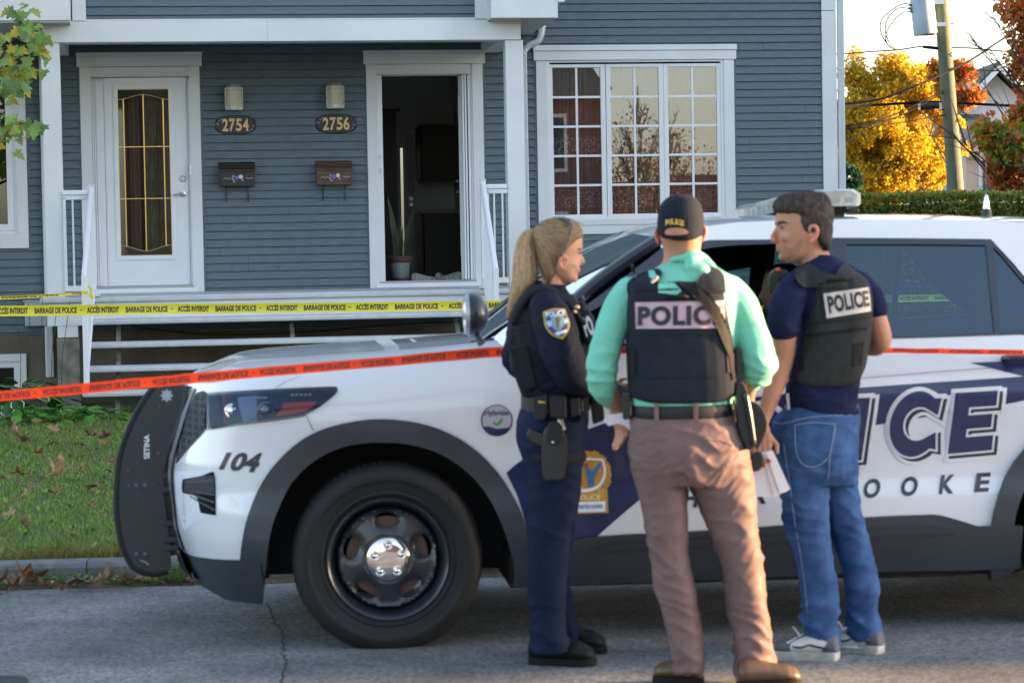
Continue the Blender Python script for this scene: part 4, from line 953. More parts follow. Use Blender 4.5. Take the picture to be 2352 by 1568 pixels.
def W_(x, z):
    w0 = sum(lerp(WT, z+q) for q in (-.03, -.015, 0, .015, .03))/5
    tip = lerp([(0.15, -0.78), (0.30, -0.86), (0.45, -0.905), (0.66, -0.925), (0.74, -0.915), (0.85, -0.88), (1.0, -0.83), (1.08, -0.79), (1.2, -0.75)], z)
    x0 = -0.25
    if x < x0 and z < 1.3:
        t = min(1.0, (x0-x)/(x0-tip)); w0 *= max(0.0, 1-t**2.7)**(1/2.5)
    if x > 3.5:
        t = min(1.0, (x-3.5)/(4.12-3.5-0.25*max(0, z-1.0))); w0 *= max(0.0, 1-t**3.2)**(1/3.0)
    if 1.12 > z and x > 2.3: w0 += 0.02*math.exp(-((x-3.02)/0.45)**2)*math.exp(-((z-0.95)/0.16)**2)
    w0 += 0.015*math.exp(-((x-0.0)/0.45)**2)*math.exp(-((z-0.86)/0.14)**2)
    return w0
def cs(px, py, off=0.0):
    if isinstance(px, str): return None
    y = -0.97
    for _ in range(14):
        x, z = KF.px(px, py, y); y = 0.5*y+0.5*(-W_(x, z)-off)
    return KF.px(px, py, y)
def surf(off, side=-1):
    return lambda x, z: Vector((x, side*(W_(x, z)+off), z))
def P2(pts):   # picture points to side-plane points; ('L', x, z) stays local
    return [((p[1], p[2]) if p[0] == 'L' else cs(p[0], p[1])) for p in pts]
def panel(name, loops, mtl, off=0.0, step=0.05, sides=(-1,), rim=0.0, parent=None, smooth=30, **kw):
    for s in sides:
        m = MB(KF); bm = fill2d(loops, step)
        f = surf(off, s); bm_to(m, bm, f, (lambda x, z, s=s: Vector((x, s*(W_(x, z)+off-rim), z))) if rim else None)
        o = m.build(name, mtl, parent or car, smooth=smooth, **kw)
    return o
HUBZ = KF.px(892, 1285, -1.0)[1]; HUBX = KF.px(892, 1285, -1.0)[0]; RX = HUBX+3.025
def circ(cx, cz, r, a0, a1, n=28): return [(cx+r*math.cos(R(a0+(a1-a0)*i/n)), cz+r*math.sin(R(a0+(a1-a0)*i/n))) for i in range(n+1)]
ARI, ARO = 0.462, 0.565
def arch(cx, s=1):   # lower opening of a wheel arch, going left to right or right to left
    return circ(cx, HUBZ+0.005, 0.50, 205, -25)
# --- body side (white): one closed outline, wheel arches cut in
hood_edge = P2([(470, 881), (560, 868), (650, 860), (760, 852), (880, 843), (1000, 834), (1100, 824), (1180, 815), (1260, 805)])
beltl = P2([(1340, 797), (1500, 788), (1700, 782), (1900, 778), (2100, 773), (2345, 766)])
front = [(-0.79, 1.02), (-0.82, 0.95), (-0.875, 0.85), (-0.90, 0.76), (-0.915, 0.70), (-0.91, 0.60), (-0.90, 0.50), (-0.88, 0.40), (-0.86, 0.34)]
top = [(-0.785, 1.035)] + hood_edge + beltl + [(2.7, 1.155), (3.2, 1.19), (3.6, 1.22), (3.98, 1.22), (4.05, 1.1), (4.11, 0.95), (4.12, 0.6), (4.10, 0.42), (3.9, 0.36), (RX+0.46, 0.32)]
ra = circ(RX, HUBZ+0.0, 0.53, -12, 192); fa = circ(HUBX, HUBZ+0.0, 0.53, -12, 192)
body_loop = top + ra + [(RX-0.56, 0.25), (HUBX+0.56, 0.25)] + fa + [(HUBX-0.55, 0.30)] + front[::-1]
panel('body', [body_loop], M_['paint'], step=0.0175, sides=(-1, 1), smooth=50)
# front fascia centre: closes the nose between the two flanks
# --- hood
def zedge(x):
    pts = sorted([(-0.785, 1.035)]+hood_edge+beltl); return lerp(pts, x)
m = MB(KF); V = []; Fc = []; nx_, ny_ = 40, 28
XH0, XH1 = -0.79, 1.02
for i in range(nx_+1):
    x = XH0+(XH1-XH0)*i/nx_
    for j in range(ny_+1):
        t = -1+2*j/ny_; t = math.copysign(1-(1-abs(t))**1.25, t)
        Wd = W_(x, zedge(x)); c = 1-abs(t)**2.6
        bul = 0.065*min(1, (x-XH0)/0.25)**0.6
        ridge = 0.010*math.exp(-((abs(t)-0.66)/0.07)**2)*min(1, max(0, x+0.6))
        V.append((x-0.06*(1-t*t)*(1-i/nx_)**2, t*Wd, zedge(x)+bul*c+ridge-0.0))
for i in range(nx_):
    for j in range(ny_):
        a = i*(ny_+1)+j; Fc.append((a, a+1, a+ny_+2, a+ny_+1))
m.add(V, Fc).build('hood', M_['paint'], car, smooth=60)
m = MB(KF)  # shut line between hood and wing
P = [(x, -(W_(x, zedge(x))-0.075), zedge(x)+0.035+0.006) for x in [-0.6+0.05*k for k in range(31)]]
m = MB(KF); 
for s in (-1, 1):
    for a, b in zip(P, P[1:]): m.add([(a[0], s*a[1]-0.002, a[2]+0.0005), (b[0], s*b[1]-0.002, b[2]+0.0005), (b[0], s*b[1]+0.002, b[2]+0.0005), (a[0], s*a[1]+0.002, a[2]+0.0005)], [(0, 1, 2, 3)])
# --- roof
roofe = P2([(1518, 548), (1560, 533), (1620, 520), (1700, 510), (1800, 506), (1950, 503), (2100, 503), (2250, 505), (2352, 508)])
def zroof(x): return lerp(sorted(roofe+[(2.6, 1.665), (3.4, 1.64), (3.95, 1.58)]), x)
XR0 = roofe[0][0]; XR1 = 3.95
m = MB(KF); V = []; Fc = []; nx_, ny_ = 40, 20
for i in range(nx_+1):
    x = XR0+(XR1-XR0)*i/nx_
    for j in range(ny_+1):
        t = -1+2*j/ny_; Wd = W_(x, zroof(x)); V.append((x-0.08*(1-t*t)*max(0, 1-i/6), t*Wd, zroof(x)+0.03*(1-abs(t)**2.2)))
for i in range(nx_):
    for j in range(ny_):
        a = i*(ny_+1)+j; Fc.append((a, a+1, a+ny_+2, a+ny_+1))
m.add(V, Fc).build('roof', M_['paint'], car, smooth=60)
# roof side rail (white band between the glass trim and the roof edge), D pillar
trim_top = P2([(1518, 570), (1560, 556), (1640, 551), (1760, 550), (1904, 546), (2100, 547), (2276, 549)])
dpill = P2([(2300, 575), (2330, 607), (2352, 634)])
wpoly = trim_top + dpill + [(2.75, 1.40), (3.02, 1.176), (3.2, 1.19), (3.6, 1.22), (3.95, 1.22), (3.95, 1.58), (3.4, 1.64), (2.6, 1.665)] + roofe[::-1]
panel('roof_side', [wpoly], M_['paint'], off=0.0, step=0.06, sides=(-1, 1), smooth=50)
panel('rear_quarter_window', [cr([(2.98, 1.55), (2.98, 1.55), (3.6, 1.535), (3.6, 1.535), (3.80, 1.30), (3.76, 1.27), (3.2, 1.25), (3.14, 1.27)], 3)], M_['gloss'], off=0.004, step=0.06, sides=(-1, 1))
# rear closing: tailgate
m = MB(KF); V = []; Fc = []
zz = [0.38, 0.6, 0.9, 1.2, 1.4, 1.6]
for z in zz:
    for j in range(11):
        t = -1+0.2*j; xx = lerp([(0.38, 4.02), (0.6, 4.08), (0.9, 4.08), (1.2, 4.0), (1.6, 3.93)], z)
        V.append((xx+0.05*(1-t*t), t*W_(3.85, z), z))
for i in range(5):
    for j in range(10):
        a = i*11+j; Fc.append((a, a+1, a+12, a+11))
m.add(V, Fc).build('tailgate', M_['paint'], car, smooth=60)
# --- windows
fwin = P2(cr([(1250, 778), (1250, 778), (1320, 735), (1400, 690), (1470, 640), (1560, 588), (1640, 568), (1740, 561), (1880, 558), (1880, 558), (1880, 772), (1880, 772), (1560, 780)], 3))
rwin = P2(cr([(1944, 561), (1944, 561), (2100, 561), (2264, 563), (2264, 563), (2284, 764), (2284, 764), (2120, 768), (1955, 773), (1955, 773)], 3))
qwin = P2([(2281, 567), (2300, 586), (2352, 648)]) + [(2.80, 1.30), (2.9, 1.23)] + P2([(2352, 757), (2298, 762)])
dark = P2([(1205, 803), (1240, 775), (1338, 707), (1430, 640), (1518, 571)]) + trim_top[1:] + [(a-0.0, b-0.012) for a, b in dpill] + [(2.74, 1.405), (3.05, 1.195)] + P2([(2345, 768), (2100, 776), (1900, 781), (1700, 785), (1500, 791), (1340, 800)])
panel('window_trim', [dark, fwin, rwin, qwin], M_['gloss'], off=0.003, step=0.06, sides=(-1,), rim=0.02, smooth=40)
ff = cr([(1.60, 1.20), (1.60, 1.20), (1.58, 1.34), (1.66, 1.44), (1.80, 1.475), (2.02, 1.48), (2.02, 1.48), (2.02, 1.20), (2.02, 1.20)], 4)
panel('window_trim', [dark, ff, rwin, qwin], M_['gloss'], off=0.003, step=0.06, sides=(1,), rim=0.02, smooth=40)
tint = glassmat('tinted window', (0.30, 0.62, 0.72), 0.60, 0.0, gl=(0.50, 0.66, 0.80), f0=0.10)
g1 = panel('rear_door_window', [rwin], tint, off=-0.008, step=0.1, sides=(-1,)); panel('quarter_window', [qwin], tint, off=-0.008, step=0.1, sides=(-1,))
panel('far_windows', [rwin], glassmat('far tinted window', (0.45, 0.70, 0.72), 0.75, 0.0), off=-0.008, step=0.1, sides=(1,))
panel('far_front_window', [ff], glassmat('far clear window', (0.5, 0.75, 0.78), 0.85, 0.0), off=-0.008, step=0.1, sides=(1,))
# windscreen
m = MB(KF); V = []; Fc = []
B0 = P2([(1205, 806)])[0]; T0 = roofe[0]
for i in range(13):
    s = i/12
    for j in range(17):
        t = -1+j/8; xe = B0[0]+(T0[0]-B0[0])*s; ze = B0[1]+(T0[1]-B0[1])*s+0.035*math.sin(math.pi*s)
        V.append((xe-0.20*(1-t*t)*(1-0.6*s), t*(W_(xe, ze)+0.0), ze+0.03*(1-t*t)))
for i in range(12):
    for j in range(16):
        a = i*17+j; Fc.append((a, a+1, a+18, a+17))
m.add(V, Fc).build('windscreen', glassmat('windscreen glass', (0.35, 0.55, 0.50), 0.55, 0.0, f0=0.12), car, smooth=60)
for s in (-1, 1):   # A pillars
    m = MB(KF); pts = []
    for i in range(13):
        q = i/12; xe = B0[0]+(T0[0]-B0[0])*q; ze = B0[1]+(T0[1]-B0[1])*q+0.035*math.sin(math.pi*q); pts.append((xe, s*(W_(xe, ze)-0.01), ze))
    m.tube(pts, 0.028, 8); m.build('windscreen_pillar', M_['gloss'], car, smooth=True)
# cowl and wipers
m = MB(KF); V = []; Fc = []
for j in range(17):
    t = -1+j/8; V += [(XH1-0.02-0.15*(1-t*t), t*0.9, 1.10+0.03*(1-t*t)), (B0[0]+0.1-0.20*(1-t*t), t*0.9, B0[1]+0.02+0.03*(1-t*t)-0.02)]
    if j: Fc.append((2*j-2, 2*j-1, 2*j+1, 2*j))
m.add(V, Fc).build('cowl', M_['black'], car)
for (pa, pb, pc, yy) in (((1066, 806), (1085, 788), (1142, 778), -0.55), ((1080, 800), (1105, 782), (1180, 752), -0.40)):
    pts = [KF.px(*q, yy) for q in (pa, pb, pc)]; m = MB(KF); m.tube([(x, yy, z) for x, z in pts], [0.016, 0.012, 0.008], 6); m.build('wiper', M_['black'], car)
# --- interior
mint = mat('black car interior', (0.012, 0.012, 0.013), 0.8)
m = MB(KF); m.box(0.95, 3.9, -0.80, 0.80, 0.35, 0.40); m.box(0.95, 1.35, -0.78, 0.78, 0.40, 1.12, 0.03); m.box(1.4, 3.8, -0.66, 0.66, 1.655, 1.665)
m.build('cabin_floor', mint, car)
for y0_ in (-0.62, 0.12):
    m = MB(KF); m.box(1.75, 2.02, y0_, y0_+0.5, 0.75, 1.28, 0.06); m.box(1.45, 1.95, y0_, y0_+0.5, 0.55, 0.78, 0.05); m.box(1.86, 1.96, y0_+0.13, y0_+0.37, 1.30, 1.48, 0.04); m.build('front_seat', mint, car)
m = MB(KF); m.box(2.65, 2.9, -0.68, 0.68, 0.7, 1.22, 0.05); m.box(2.1, 2.13, -0.68, 0.68, 0.7, 1.14); m.build('rear_bench', mint, car)
for s in (-1, 1):
    m = MB(KF); a = P2([(1905, 560)])[0]; m.add([(a[0]-0.05, s*0.72, a[1]), (a[0]+0.05, s*0.72, a[1]), (a[0]+0.07, s*0.90, 1.12), (a[0]-0.05, s*0.90, 1.12)], [(0, 1, 2, 3)]); m.build('centre_pillar', mint, car)
m = MB(KF); m.tube([(1.36+0.16*math.sin(a)*0.4, -0.37+0.18*math.cos(a), 1.08+0.18*math.sin(a)) for a in [2*math.pi*k/20 for k in range(21)]], 0.015, 6); m.build('steering_wheel', mint, car)
# --- underbody and arch liners
m = MB(KF); m.box(HUBX+0.5, RX-0.5, -0.86, 0.86, 0.21, 0.34); m.box(-0.72, HUBX-0.48, -0.62, 0.62, 0.25, 0.40); m.box(RX+0.5, 3.98, -0.8, 0.8, 0.3, 0.5); m.box(-0.5, 3.9, -0.45, 0.45, 0.24, 0.7)
m.build('underbody', mint, car)
for cx_ in (HUBX, RX):
    for s in (-1, 1):
        m = MB(KF); A = circ(cx_, HUBZ+0.02, 0.51, -14, 194)
        V = []; Fc = []
        for i, (x, z) in enumerate(A):
            V += [(x, s*0.95, z), (x, s*0.50, z)]
            if i: Fc.append((2*i-2, 2*i-1, 2*i+1, 2*i))
        V.append((cx_, s*0.5, HUBZ)); c = len(V)-1
        for i in range(len(A)-1): Fc.append((2*i+1, 2*i+3, c))
        m.add(V, Fc).build('arch_liner', mint, car)
mexh = mat('dirty brown metal', (0.10, 0.075, 0.055), 0.6, var=0.4, vs=12)
for (pa, pb, z0_, z1_) in ((1425, 1500, 0.20, 0.27), (1560, 1640, 0.19, 0.27), (2010, 2195, 0.185, 0.29), (2200, 2250, 0.21, 0.29)):
    x0, x1_ = KF.px(pa, 1330, -0.7)[0], KF.px(pb, 1330, -0.7)[0]; m = MB(KF); m.box(x0, x1_, -0.75, -0.5, z0_, z1_, 0.015); m.build('exhaust_part', mexh, car)
# --- cladding
for cx_, nm in ((HUBX, 'wheel_arch_trim'), (RX, 'wheel_arch_trim')):
    e0, e1 = (200, -14) if cx_ == HUBX else (196, -14)
    outer = circ(cx_, HUBZ-0.01, ARO, e0, e1); inner = circ(cx_, HUBZ+0.0, ARI+0.01, e1, e0)
    if cx_ == HUBX:
        outer = P2(cr([(551, 1284), (556, 1240), (570, 1180), (600, 1110), (640, 1056), (695, 1008), (760, 979), (850, 962), (935, 966), (1010, 985), (1080, 1023), (1140, 1080), (1185, 1150), (1210, 1215), (1219, 1262)], 3, False))
        inner = P2(cr([(1213, 1345), (1182, 1345), (1178, 1290), (1160, 1225), (1130, 1155), (1085, 1095), (1020, 1046), (950, 1022), (880, 1015), (800, 1022), (730, 1052), (672, 1105), (634, 1180), (618, 1240), (612, 1290)], 3, False))
    panel(nm, [outer+inner], M_['clad'], off=0.020, step=0.05, rim=0.06, smooth=45)
    panel(nm, [circ(cx_, HUBZ-0.01, ARO, 200, -14)+circ(cx_, HUBZ, ARI+0.01, -14, 200)], M_['clad'], off=0.020, step=0.08, sides=(1,), rim=0.06)
skirt = P2(cr([(1219, 1262), (1219, 1262), (1300, 1240), (1400, 1228), (1560, 1220), (1700, 1212), (1850, 1200), (1981, 1187), (2114, 1181), (2164, 1183), (2244, 1207), (2244, 1207), (2292, 1206), (2346, 1206), (2346, 1206), (2338, 1303), (2338, 1303), (2200, 1308), (2014, 1311), (1700, 1326), (1400, 1338), (1180, 1348), (1180, 1348), (1180, 1280), (1180, 1280)], 3))
sk = panel('side_skirt', [skirt], M_['clad'], off=0.026, step=0.06, rim=0.05, smooth=45)
panel('side_skirt', [[(x, z) for x, z in skirt]], M_['clad'], off=0.026, step=0.12, rim=0.05, sides=(1,))
gr = P2(cr([(1365, 1255), (1420, 1240), (1560, 1232), (1900, 1215), (2080, 1203), (2160, 1208), (2190, 1222), (2190, 1222), (2180, 1228), (2000, 1242), (1700, 1254), (1440, 1268), (1370, 1266)], 3))
panel('skirt_groove', [gr], mat('groove cladding', (0.018, 0.024, 0.032), 0.5), off=0.0285, step=0.06, parent=sk)
gr2 = P2(cr([(1385, 1254), (1560, 1240), (1900, 1224), (2080, 1211), (2150, 1213), (2180, 1221), (2000, 1229), (1700, 1241), (1440, 1256)], 3))
panel('skirt_step', [gr2], M_['clad'], off=0.032, step=0.06, parent=sk)
# --- bumper bottom
bump = P2(cr([(414, 1262), (440, 1275), (500, 1283), (551, 1285), (612, 1290), (612, 1290), (604, 1386), (604, 1386), (560, 1382), (520, 1376), (500, 1365), (460, 1342), (430, 1318), (408, 1285)], 3)) 
panel('bumper', [bump+[]], M_['clad'], off=0.014, step=0.04, rim=0.05)
lowf = [(-0.90, 0.385), (-0.86, 0.385), (-0.80, 0.39), (-0.80, 0.25), (-0.84, 0.26), (-0.86, 0.30)]
m = MB(KF); V = []; Fc = []
def tipx(z): return lerp([(0.15, -0.78), (0.30, -0.86), (0.45, -0.905), (0.66, -0.925), (0.74, -0.915), (0.85, -0.88), (1.0, -0.83), (1.08, -0.79), (1.2, -0.75)], z)
def nose(name, z0_, z1_, mtl, off, ymax, nz=6, parent=car, bulge=0.035):
    m = MB(KF); V = []; Fc = []; ny = 20
    for i in range(nz+1):
        z = z0_+(z1_-z0_)*i/nz
        for j in range(ny+1):
            y = ymax*(-1+2*j/ny); V.append((tipx(z)+0.03-bulge*(1-(y/ymax)**2)-off, y, z))
    for i in range(nz):
        for j in range(ny):
            a = i*(ny+1)+j; Fc.append((a, a+ny+1, a+ny+2, a+1))
    return m.add(V, Fc).build(name, mtl, parent, smooth=60)
nose('nose', 0.36, 1.035, M_['paint'], -0.012, 0.52, 10)
def grillemat():
    m = bpy.data.materials.new('honeycomb grille'); m.use_nodes = True; n = m.node_tree; b = n.nodes['Principled BSDF']
    tc = n.nodes.new('ShaderNodeTexCoord'); mp = n.nodes.new('ShaderNodeMapping'); mp.inputs['Scale'].default_value = (1, 1, 1); n.links.new(tc.outputs['Object'], mp.inputs[0])
    br = n.nodes.new('ShaderNodeTexVoronoi'); br.feature = 'DISTANCE_TO_EDGE'; br.inputs['Scale'].default_value = 34; br.inputs['Randomness'].default_value = 0.12; n.links.new(mp.outputs[0], br.inputs['Vector'])
    r = n.nodes.new('ShaderNodeValToRGB'); r.color_ramp.elements[0].position = 0.10; r.color_ramp.elements[1].position = 0.18
    r.color_ramp.elements[0].color = (0.05, 0.055, 0.065, 1); r.color_ramp.elements[1].color = (0.004, 0.004, 0.005, 1)
    n.links.new(br.outputs['Distance'], r.inputs[0]); n.links.new(r.outputs[0], b.inputs['Base Color']); b.inputs['Roughness'].default_value = 0.6; b.inputs['Specular IOR Level'].default_value = 0.15
    bp = n.nodes.new('ShaderNodeBump'); bp.inputs['Strength'].default_value = 1.0; bp.inputs['Distance'].default_value = 0.01; bp.invert = True
    n.links.new(r.outputs[0], bp.inputs['Height']); n.links.new(bp.outputs[0], b.inputs['Normal'])
    return m
gmt = grillemat()
nose('grille', 0.74, 1.0, gmt, -0.035, 0.50, bulge=0.01)
nose('lower_grille', 0.40, 0.60, gmt, 0.004, 0.40)
nose('chin', 0.22, 0.36, M_['clad'], 0.0, 0.56, 4)
gside = P2(cr([(466, 897), (466, 897), (474, 905), (472, 950), (470, 984), (470, 984), (455, 1002), (430, 1030), (404, 1063), (404, 1063), (408, 1020), (420, 980), (436, 935), (448, 905)], 3))
panel('grille', [gside], gmt, off=0.012, step=0.02, rim=0.012)
# --- headlight
hl = P2(cr([(470, 901), (470, 901), (560, 896), (680, 890), (764, 887), (775, 892), (772, 903), (740, 930), (706, 951), (690, 958), (620, 968), (540, 978), (482, 987), (472, 984), (469, 950)], 3))
hlg = panel('headlight', [hl], M_['gloss'], off=0.003, step=0.03)
hls = P2(cr([(474, 905), (474, 905), (560, 900), (680, 895), (760, 892), (768, 896), (764, 904), (735, 928), (700, 947), (686, 953), (618, 963), (540, 972), (485, 981), (476, 976)], 3))
panel('lamp_housing', [hls], mat('headlight reflector', (0.03, 0.05, 0.10), 0.3, col2=(0.008, 0.010, 0.02), vs=9, spec=0.3), off=0.006, step=0.03, parent=hlg)
panel('orange_reflector', [P2([(652, 925), (728, 921), (716, 935), (690, 948), (632, 957), (645, 940)])], mat('orange red reflector', (0.60, 0.07, 0.04), 0.4), off=0.0085, step=0.03, parent=hlg)
panel('lamp_divider', [P2([(511, 903), (517, 903), (520, 935), (521, 974), (516, 975), (514, 940)])], mat('red reflector strip', (0.35, 0.02, 0.015), 0.3), off=0.0085, parent=hlg)
panel('dark_cell', [P2([(478, 908), (508, 906), (511, 940), (511, 974), (484, 978), (479, 950)])], mat('dark lamp cell', (0.03, 0.012, 0.018), 0.15), off=0.0085, parent=hlg)
for (px, py, r) in ((533, 943, 0.030), (612, 942, 0.036)):
    x, z = cs(px, py); y = -(W_(x, z)+0.006); m = MB(KF); m.lathe([(r, y), (r*1.0, y-0.008), (r*0.86, y-0.010), (r*0.7, y-0.006), (r*0.35, y-0.014), (0.001, y-0.018)], (x, 0, z), 'y', 24); m.build('projector_lens', M_['chrome'] if r < 0.032 else mat('clear lens', (0.10, 0.13, 0.18), 0.06, metal=0.5), hlg, smooth=True)
panel('lamp_chrome', [P2([(545, 912), (590, 908), (590, 968), (560, 971), (552, 945)])], mat('bright reflector', (0.22, 0.30, 0.42), 0.4), off=0.0075, parent=hlg)
for px in (594, 602, 610, 672, 682, 692, 702, 712):
    panel('led', [P2(circ_ := [(px+4*math.cos(a), (911 if px < 640 else 906)-(px-680)*0.02+2.4*math.sin(a)) for a in [2*math.pi*k/8 for k in range(8)]])], mat('led', (0.4, 0.42, 0.36), 0.3) if 'led' not in bpy.data.materials else bpy.data.materials['led'], off=0.0088, parent=hlg)
lens = glassmat('headlight lens', (0.85, 0.92, 1.0), 0.9, 0.0, gl=(0.16, 0.20, 0.28), f0=0.05)
panel('lens_cover', [hls], lens, off=0.020, step=0.03, parent=hlg)
# far-side headlight
panel('headlight', [hl], M_['gloss'], off=0.003, step=0.04, sides=(1,))
# --- front air slot and driving lamp
slot = P2(cr([(462, 1092), (462, 1092), (486, 1083), (492, 1086), (495, 1110), (496, 1183), (496, 1183), (466, 1178), (459, 1172), (452, 1142), (430, 1134), (418, 1128), (419, 1100), (419, 1100)], 3))
panel('air_slot', [slot], mat('slot black', (0.006, 0.007, 0.008), 0.8, spec=0.1), off=0.003, step=0.03)
panel('drl_recess', [P2([(424, 1102), (470, 1090), (492, 1092), (494, 1130), (455, 1134), (422, 1128)])], mat('charcoal drl', (0.02, 0.025, 0.035), 0.5, spec=0.3), off=0.006, step=0.03)
for k in range(5): panel('slot_rib', [P2([(424+k*3, 1105+k*8), (493, 1100+k*17), (493, 1104+k*17), (424+k*3, 1108+k*8)])], M_['clad'], off=0.009)
# bumper recess, its shade painted as a flush facet
panel('bumper_shade_facet', [P2(cr([(402, 1082), (402, 1082), (470, 1079), (488, 1080), (497, 1092), (500, 1184), (500, 1184), (470, 1186), (432, 1210), (420, 1210), (405, 1150)], 3))], mat('shaded white bumper', (0.60, 0.65, 0.72), 0.3), off=0.0012, step=0.03)
# --- shut lines
def seam(pts, wpx=1.6, off=0.0025, nm='shut_line'):
    L = [(x-wpx/2, y) for x, y in pts]+[(x+wpx/2, y) for x, y in pts[::-1]]; panel(nm, [P2(L)], mat('seam', (0.05, 0.055, 0.07), 0.6) if 'seam' not in bpy.data.materials else bpy.data.materials['seam'], off=off, step=0.05)
seam([(703, 953), (712, 972), (720, 988)]); seam([(630, 893), (655, 876), (690, 864)], 1.6)
seam([(1232, 1242), (1240, 1150), (1250, 1000), (1252, 870), (1240, 806)], 3); seam([(1878, 1198), (1880, 1000), (1875, 783)], 3)
# --- body crease, its shade painted on as a thin grey strip
def strip(pts, wpx, mtl, off, nm): 
    L = [(x, y-wpx/2) for x, y in pts]+[(x, y+wpx/2) for x, y in pts[::-1]]; return panel(nm, [P2(cr(L, 2))], mtl, off=off, step=0.06)
strip([(1984, 868), (2100, 858), (2250, 846), (2400, 838)], 2.5, mat('crease shade', (0.30, 0.31, 0.33), 0.4), 0.0012, 'crease_shade_strip')
# --- navy wrap
nav = P2(cr([(1163, 1085), (1163, 1085), (1205, 1052), (1300, 1005), (1440, 958), (1700, 915), (1971, 890), (2352, 864)], 3, False)) + [(2.4, 1.09), (2.9, 1.10), (3.4, 1.12), (4.0, 1.14), (4.03, 1.09), (3.4, 1.05), (2.7, 1.0)] + P2(cr([(2352, 919), (2309, 928), (2169, 950), (2010, 976), (1850, 1003), (1700, 1030), (1560, 1082), (1480, 1138), (1370, 1232), (1370, 1232), (1232, 1245), (1218, 1250), (1218, 1250), (1205, 1190), (1187, 1135)], 3, False))
panel('navy_swoosh', [nav], M_['navy'], off=0.0016, step=0.0175, sides=(-1, 1), smooth=50)
def csm(off, side=-1):
    def f(px, py):
        x, z = cs(px, py, off); return Vector((x, side*(W_(x, z)+off), z))
    return f
# --- POLICE lettering: I C E show in the photograph, P O L stand behind the officers
def glyph(ch, q, dx=0, dy=0):
    tl, tr, br, bl = q
    def T(u, v):
        x = (tl[0]*(1-u)+tr[0]*u)*(1-v)+(bl[0]*(1-u)+br[0]*u)*v; y = (tl[1]*(1-u)+tr[1]*u)*(1-v)+(bl[1]*(1-u)+br[1]*u)*v
        return (x+dx, y+dy)
    if ch == 'E': L = [[(0, 0), (1, 0), (1, .255), (.37, .255), (.37, .385), (.93, .385), (.93, .61), (.37, .61), (.37, .745), (1, .745), (1, 1), (0, 1)]]
    elif ch == 'I': L = [[(0, 0), (1, 0), (1, 1), (0, 1)]]
    elif ch == 'L': L = [[(0, 0), (.38, 0), (.38, .75), (1, .75), (1, 1), (0, 1)]]
    elif ch == 'C':
        o = [(0.5+0.5*math.cos(a)*1.02, 0.5-0.5*math.sin(a)) for a in [R(40+(320-40)*k/30) for k in range(31)]]
        i = [(0.56+0.30*math.cos(a), 0.5-0.255*math.sin(a)) for a in [R(312+(48-312)*k/24) for k in range(25)]]
        o[0] = (0.97, 0.12); o[-1] = (0.97, 0.90); i[0] = (0.93, 0.63); i[-1] = (0.93, 0.38); L = [o+i]
    elif ch == 'O':
        o = [(0.5+0.5*math.cos(a), 0.5-0.5*math.sin(a)) for a in [2*math.pi*k/36 for k in range(36)]]; i = [(0.5+0.2*math.cos(a), 0.5-0.26*math.sin(a)) for a in [2*math.pi*k/28 for k in range(28)]]; L = [o, i]
    elif ch == 'P':
        o = [(0, 0), (.55, 0), (.8, .03), (.95, .13), (1, .3), (.95, .5), (.8, .6), (.55, .63), (.38, .63), (.38, 1), (0, 1)]; i = [(.38, .24), (.52, .24), (.62, .31), (.52, .40), (.38, .40)]; L = [o, i]
    return [[T(u, v) for u, v in l] for l in L]
def offs(poly, d):   # outward offset of a closed polygon (picture space)
    n = len(poly); A = sum(poly[i][0]*poly[(i+1) % n][1]-poly[(i+1) % n][0]*poly[i][1] for i in range(n)); s = 1 if A > 0 else -1; out = []
    for i in range(n):
        p0, p1, p2 = Vector(poly[i-1]), Vector(poly[i]), Vector(poly[(i+1) % n]); e1 = (p1-p0); e2 = (p2-p1)
        if e1.length < 1e-6 or e2.length < 1e-6: out.append(tuple(p1)); continue
        e1.normalize(); e2.normalize(); n1 = Vector((e1.y, -e1.x))*s; n2 = Vector((e2.y, -e2.x))*s; b = n1+n2
        if b.length < 0.3: out.append(tuple(p1+n1*d)); continue
        b.normalize(); c = max(0.55, b.dot(n1)); out.append(tuple(p1+b*(d/c)))
    return out
LQ = {'E': [(2190, 893), (2298, 888), (2277, 1035), (2179, 1040)][:0] or ((2193, 902), (2291, 896), (2277, 1033), (2176, 1042)),
      'C': ((2052, 900), (2168, 895), (2150, 1047), (2036, 1050)), 'I': ((1958, 914), (1998, 912), (1978, 1056), (1936, 1060)),
      'L': ((1828, 925), (1918, 919), (1896, 1066), (1806, 1072)), 'O': ((1690, 932), (1806, 926), (1788, 1074), (1672, 1080)), 'P': ((1566, 942), (1668, 936), (1640, 1084), (1542, 1090))}
for nm, d, dx, dy, mt, off in (('lettering_halo', 12.5, 7.5, 6.5, 'paint', 0.0030), ('lettering_halo', 9.5, 0, 0, 'paint', 0.0033), ('lettering_shadow', 4.5, 7.5, 6.5, 'decalk', 0.0045), ('lettering_outline', 4.5, 0, 0, 'paint', 0.0060), ('lettering', 0, 0, 0, 'navy', 0.0075)):
    m = MB(KF)
    for ch, q in LQ.items():
        L = glyph(ch, q, dx, dy)
        if d:
            keep = [offs(L[0], d)]
            if len(L) > 1 and d < 6: keep.append(offs(L[1], d)[:] if False else offs(L[1], -d))
            L = keep
        bm = fill2d([P2(l) for l in L], 0.06); bm_to(m, bm, surf(off))
    m.build(nm, M_[mt], car, smooth=False)
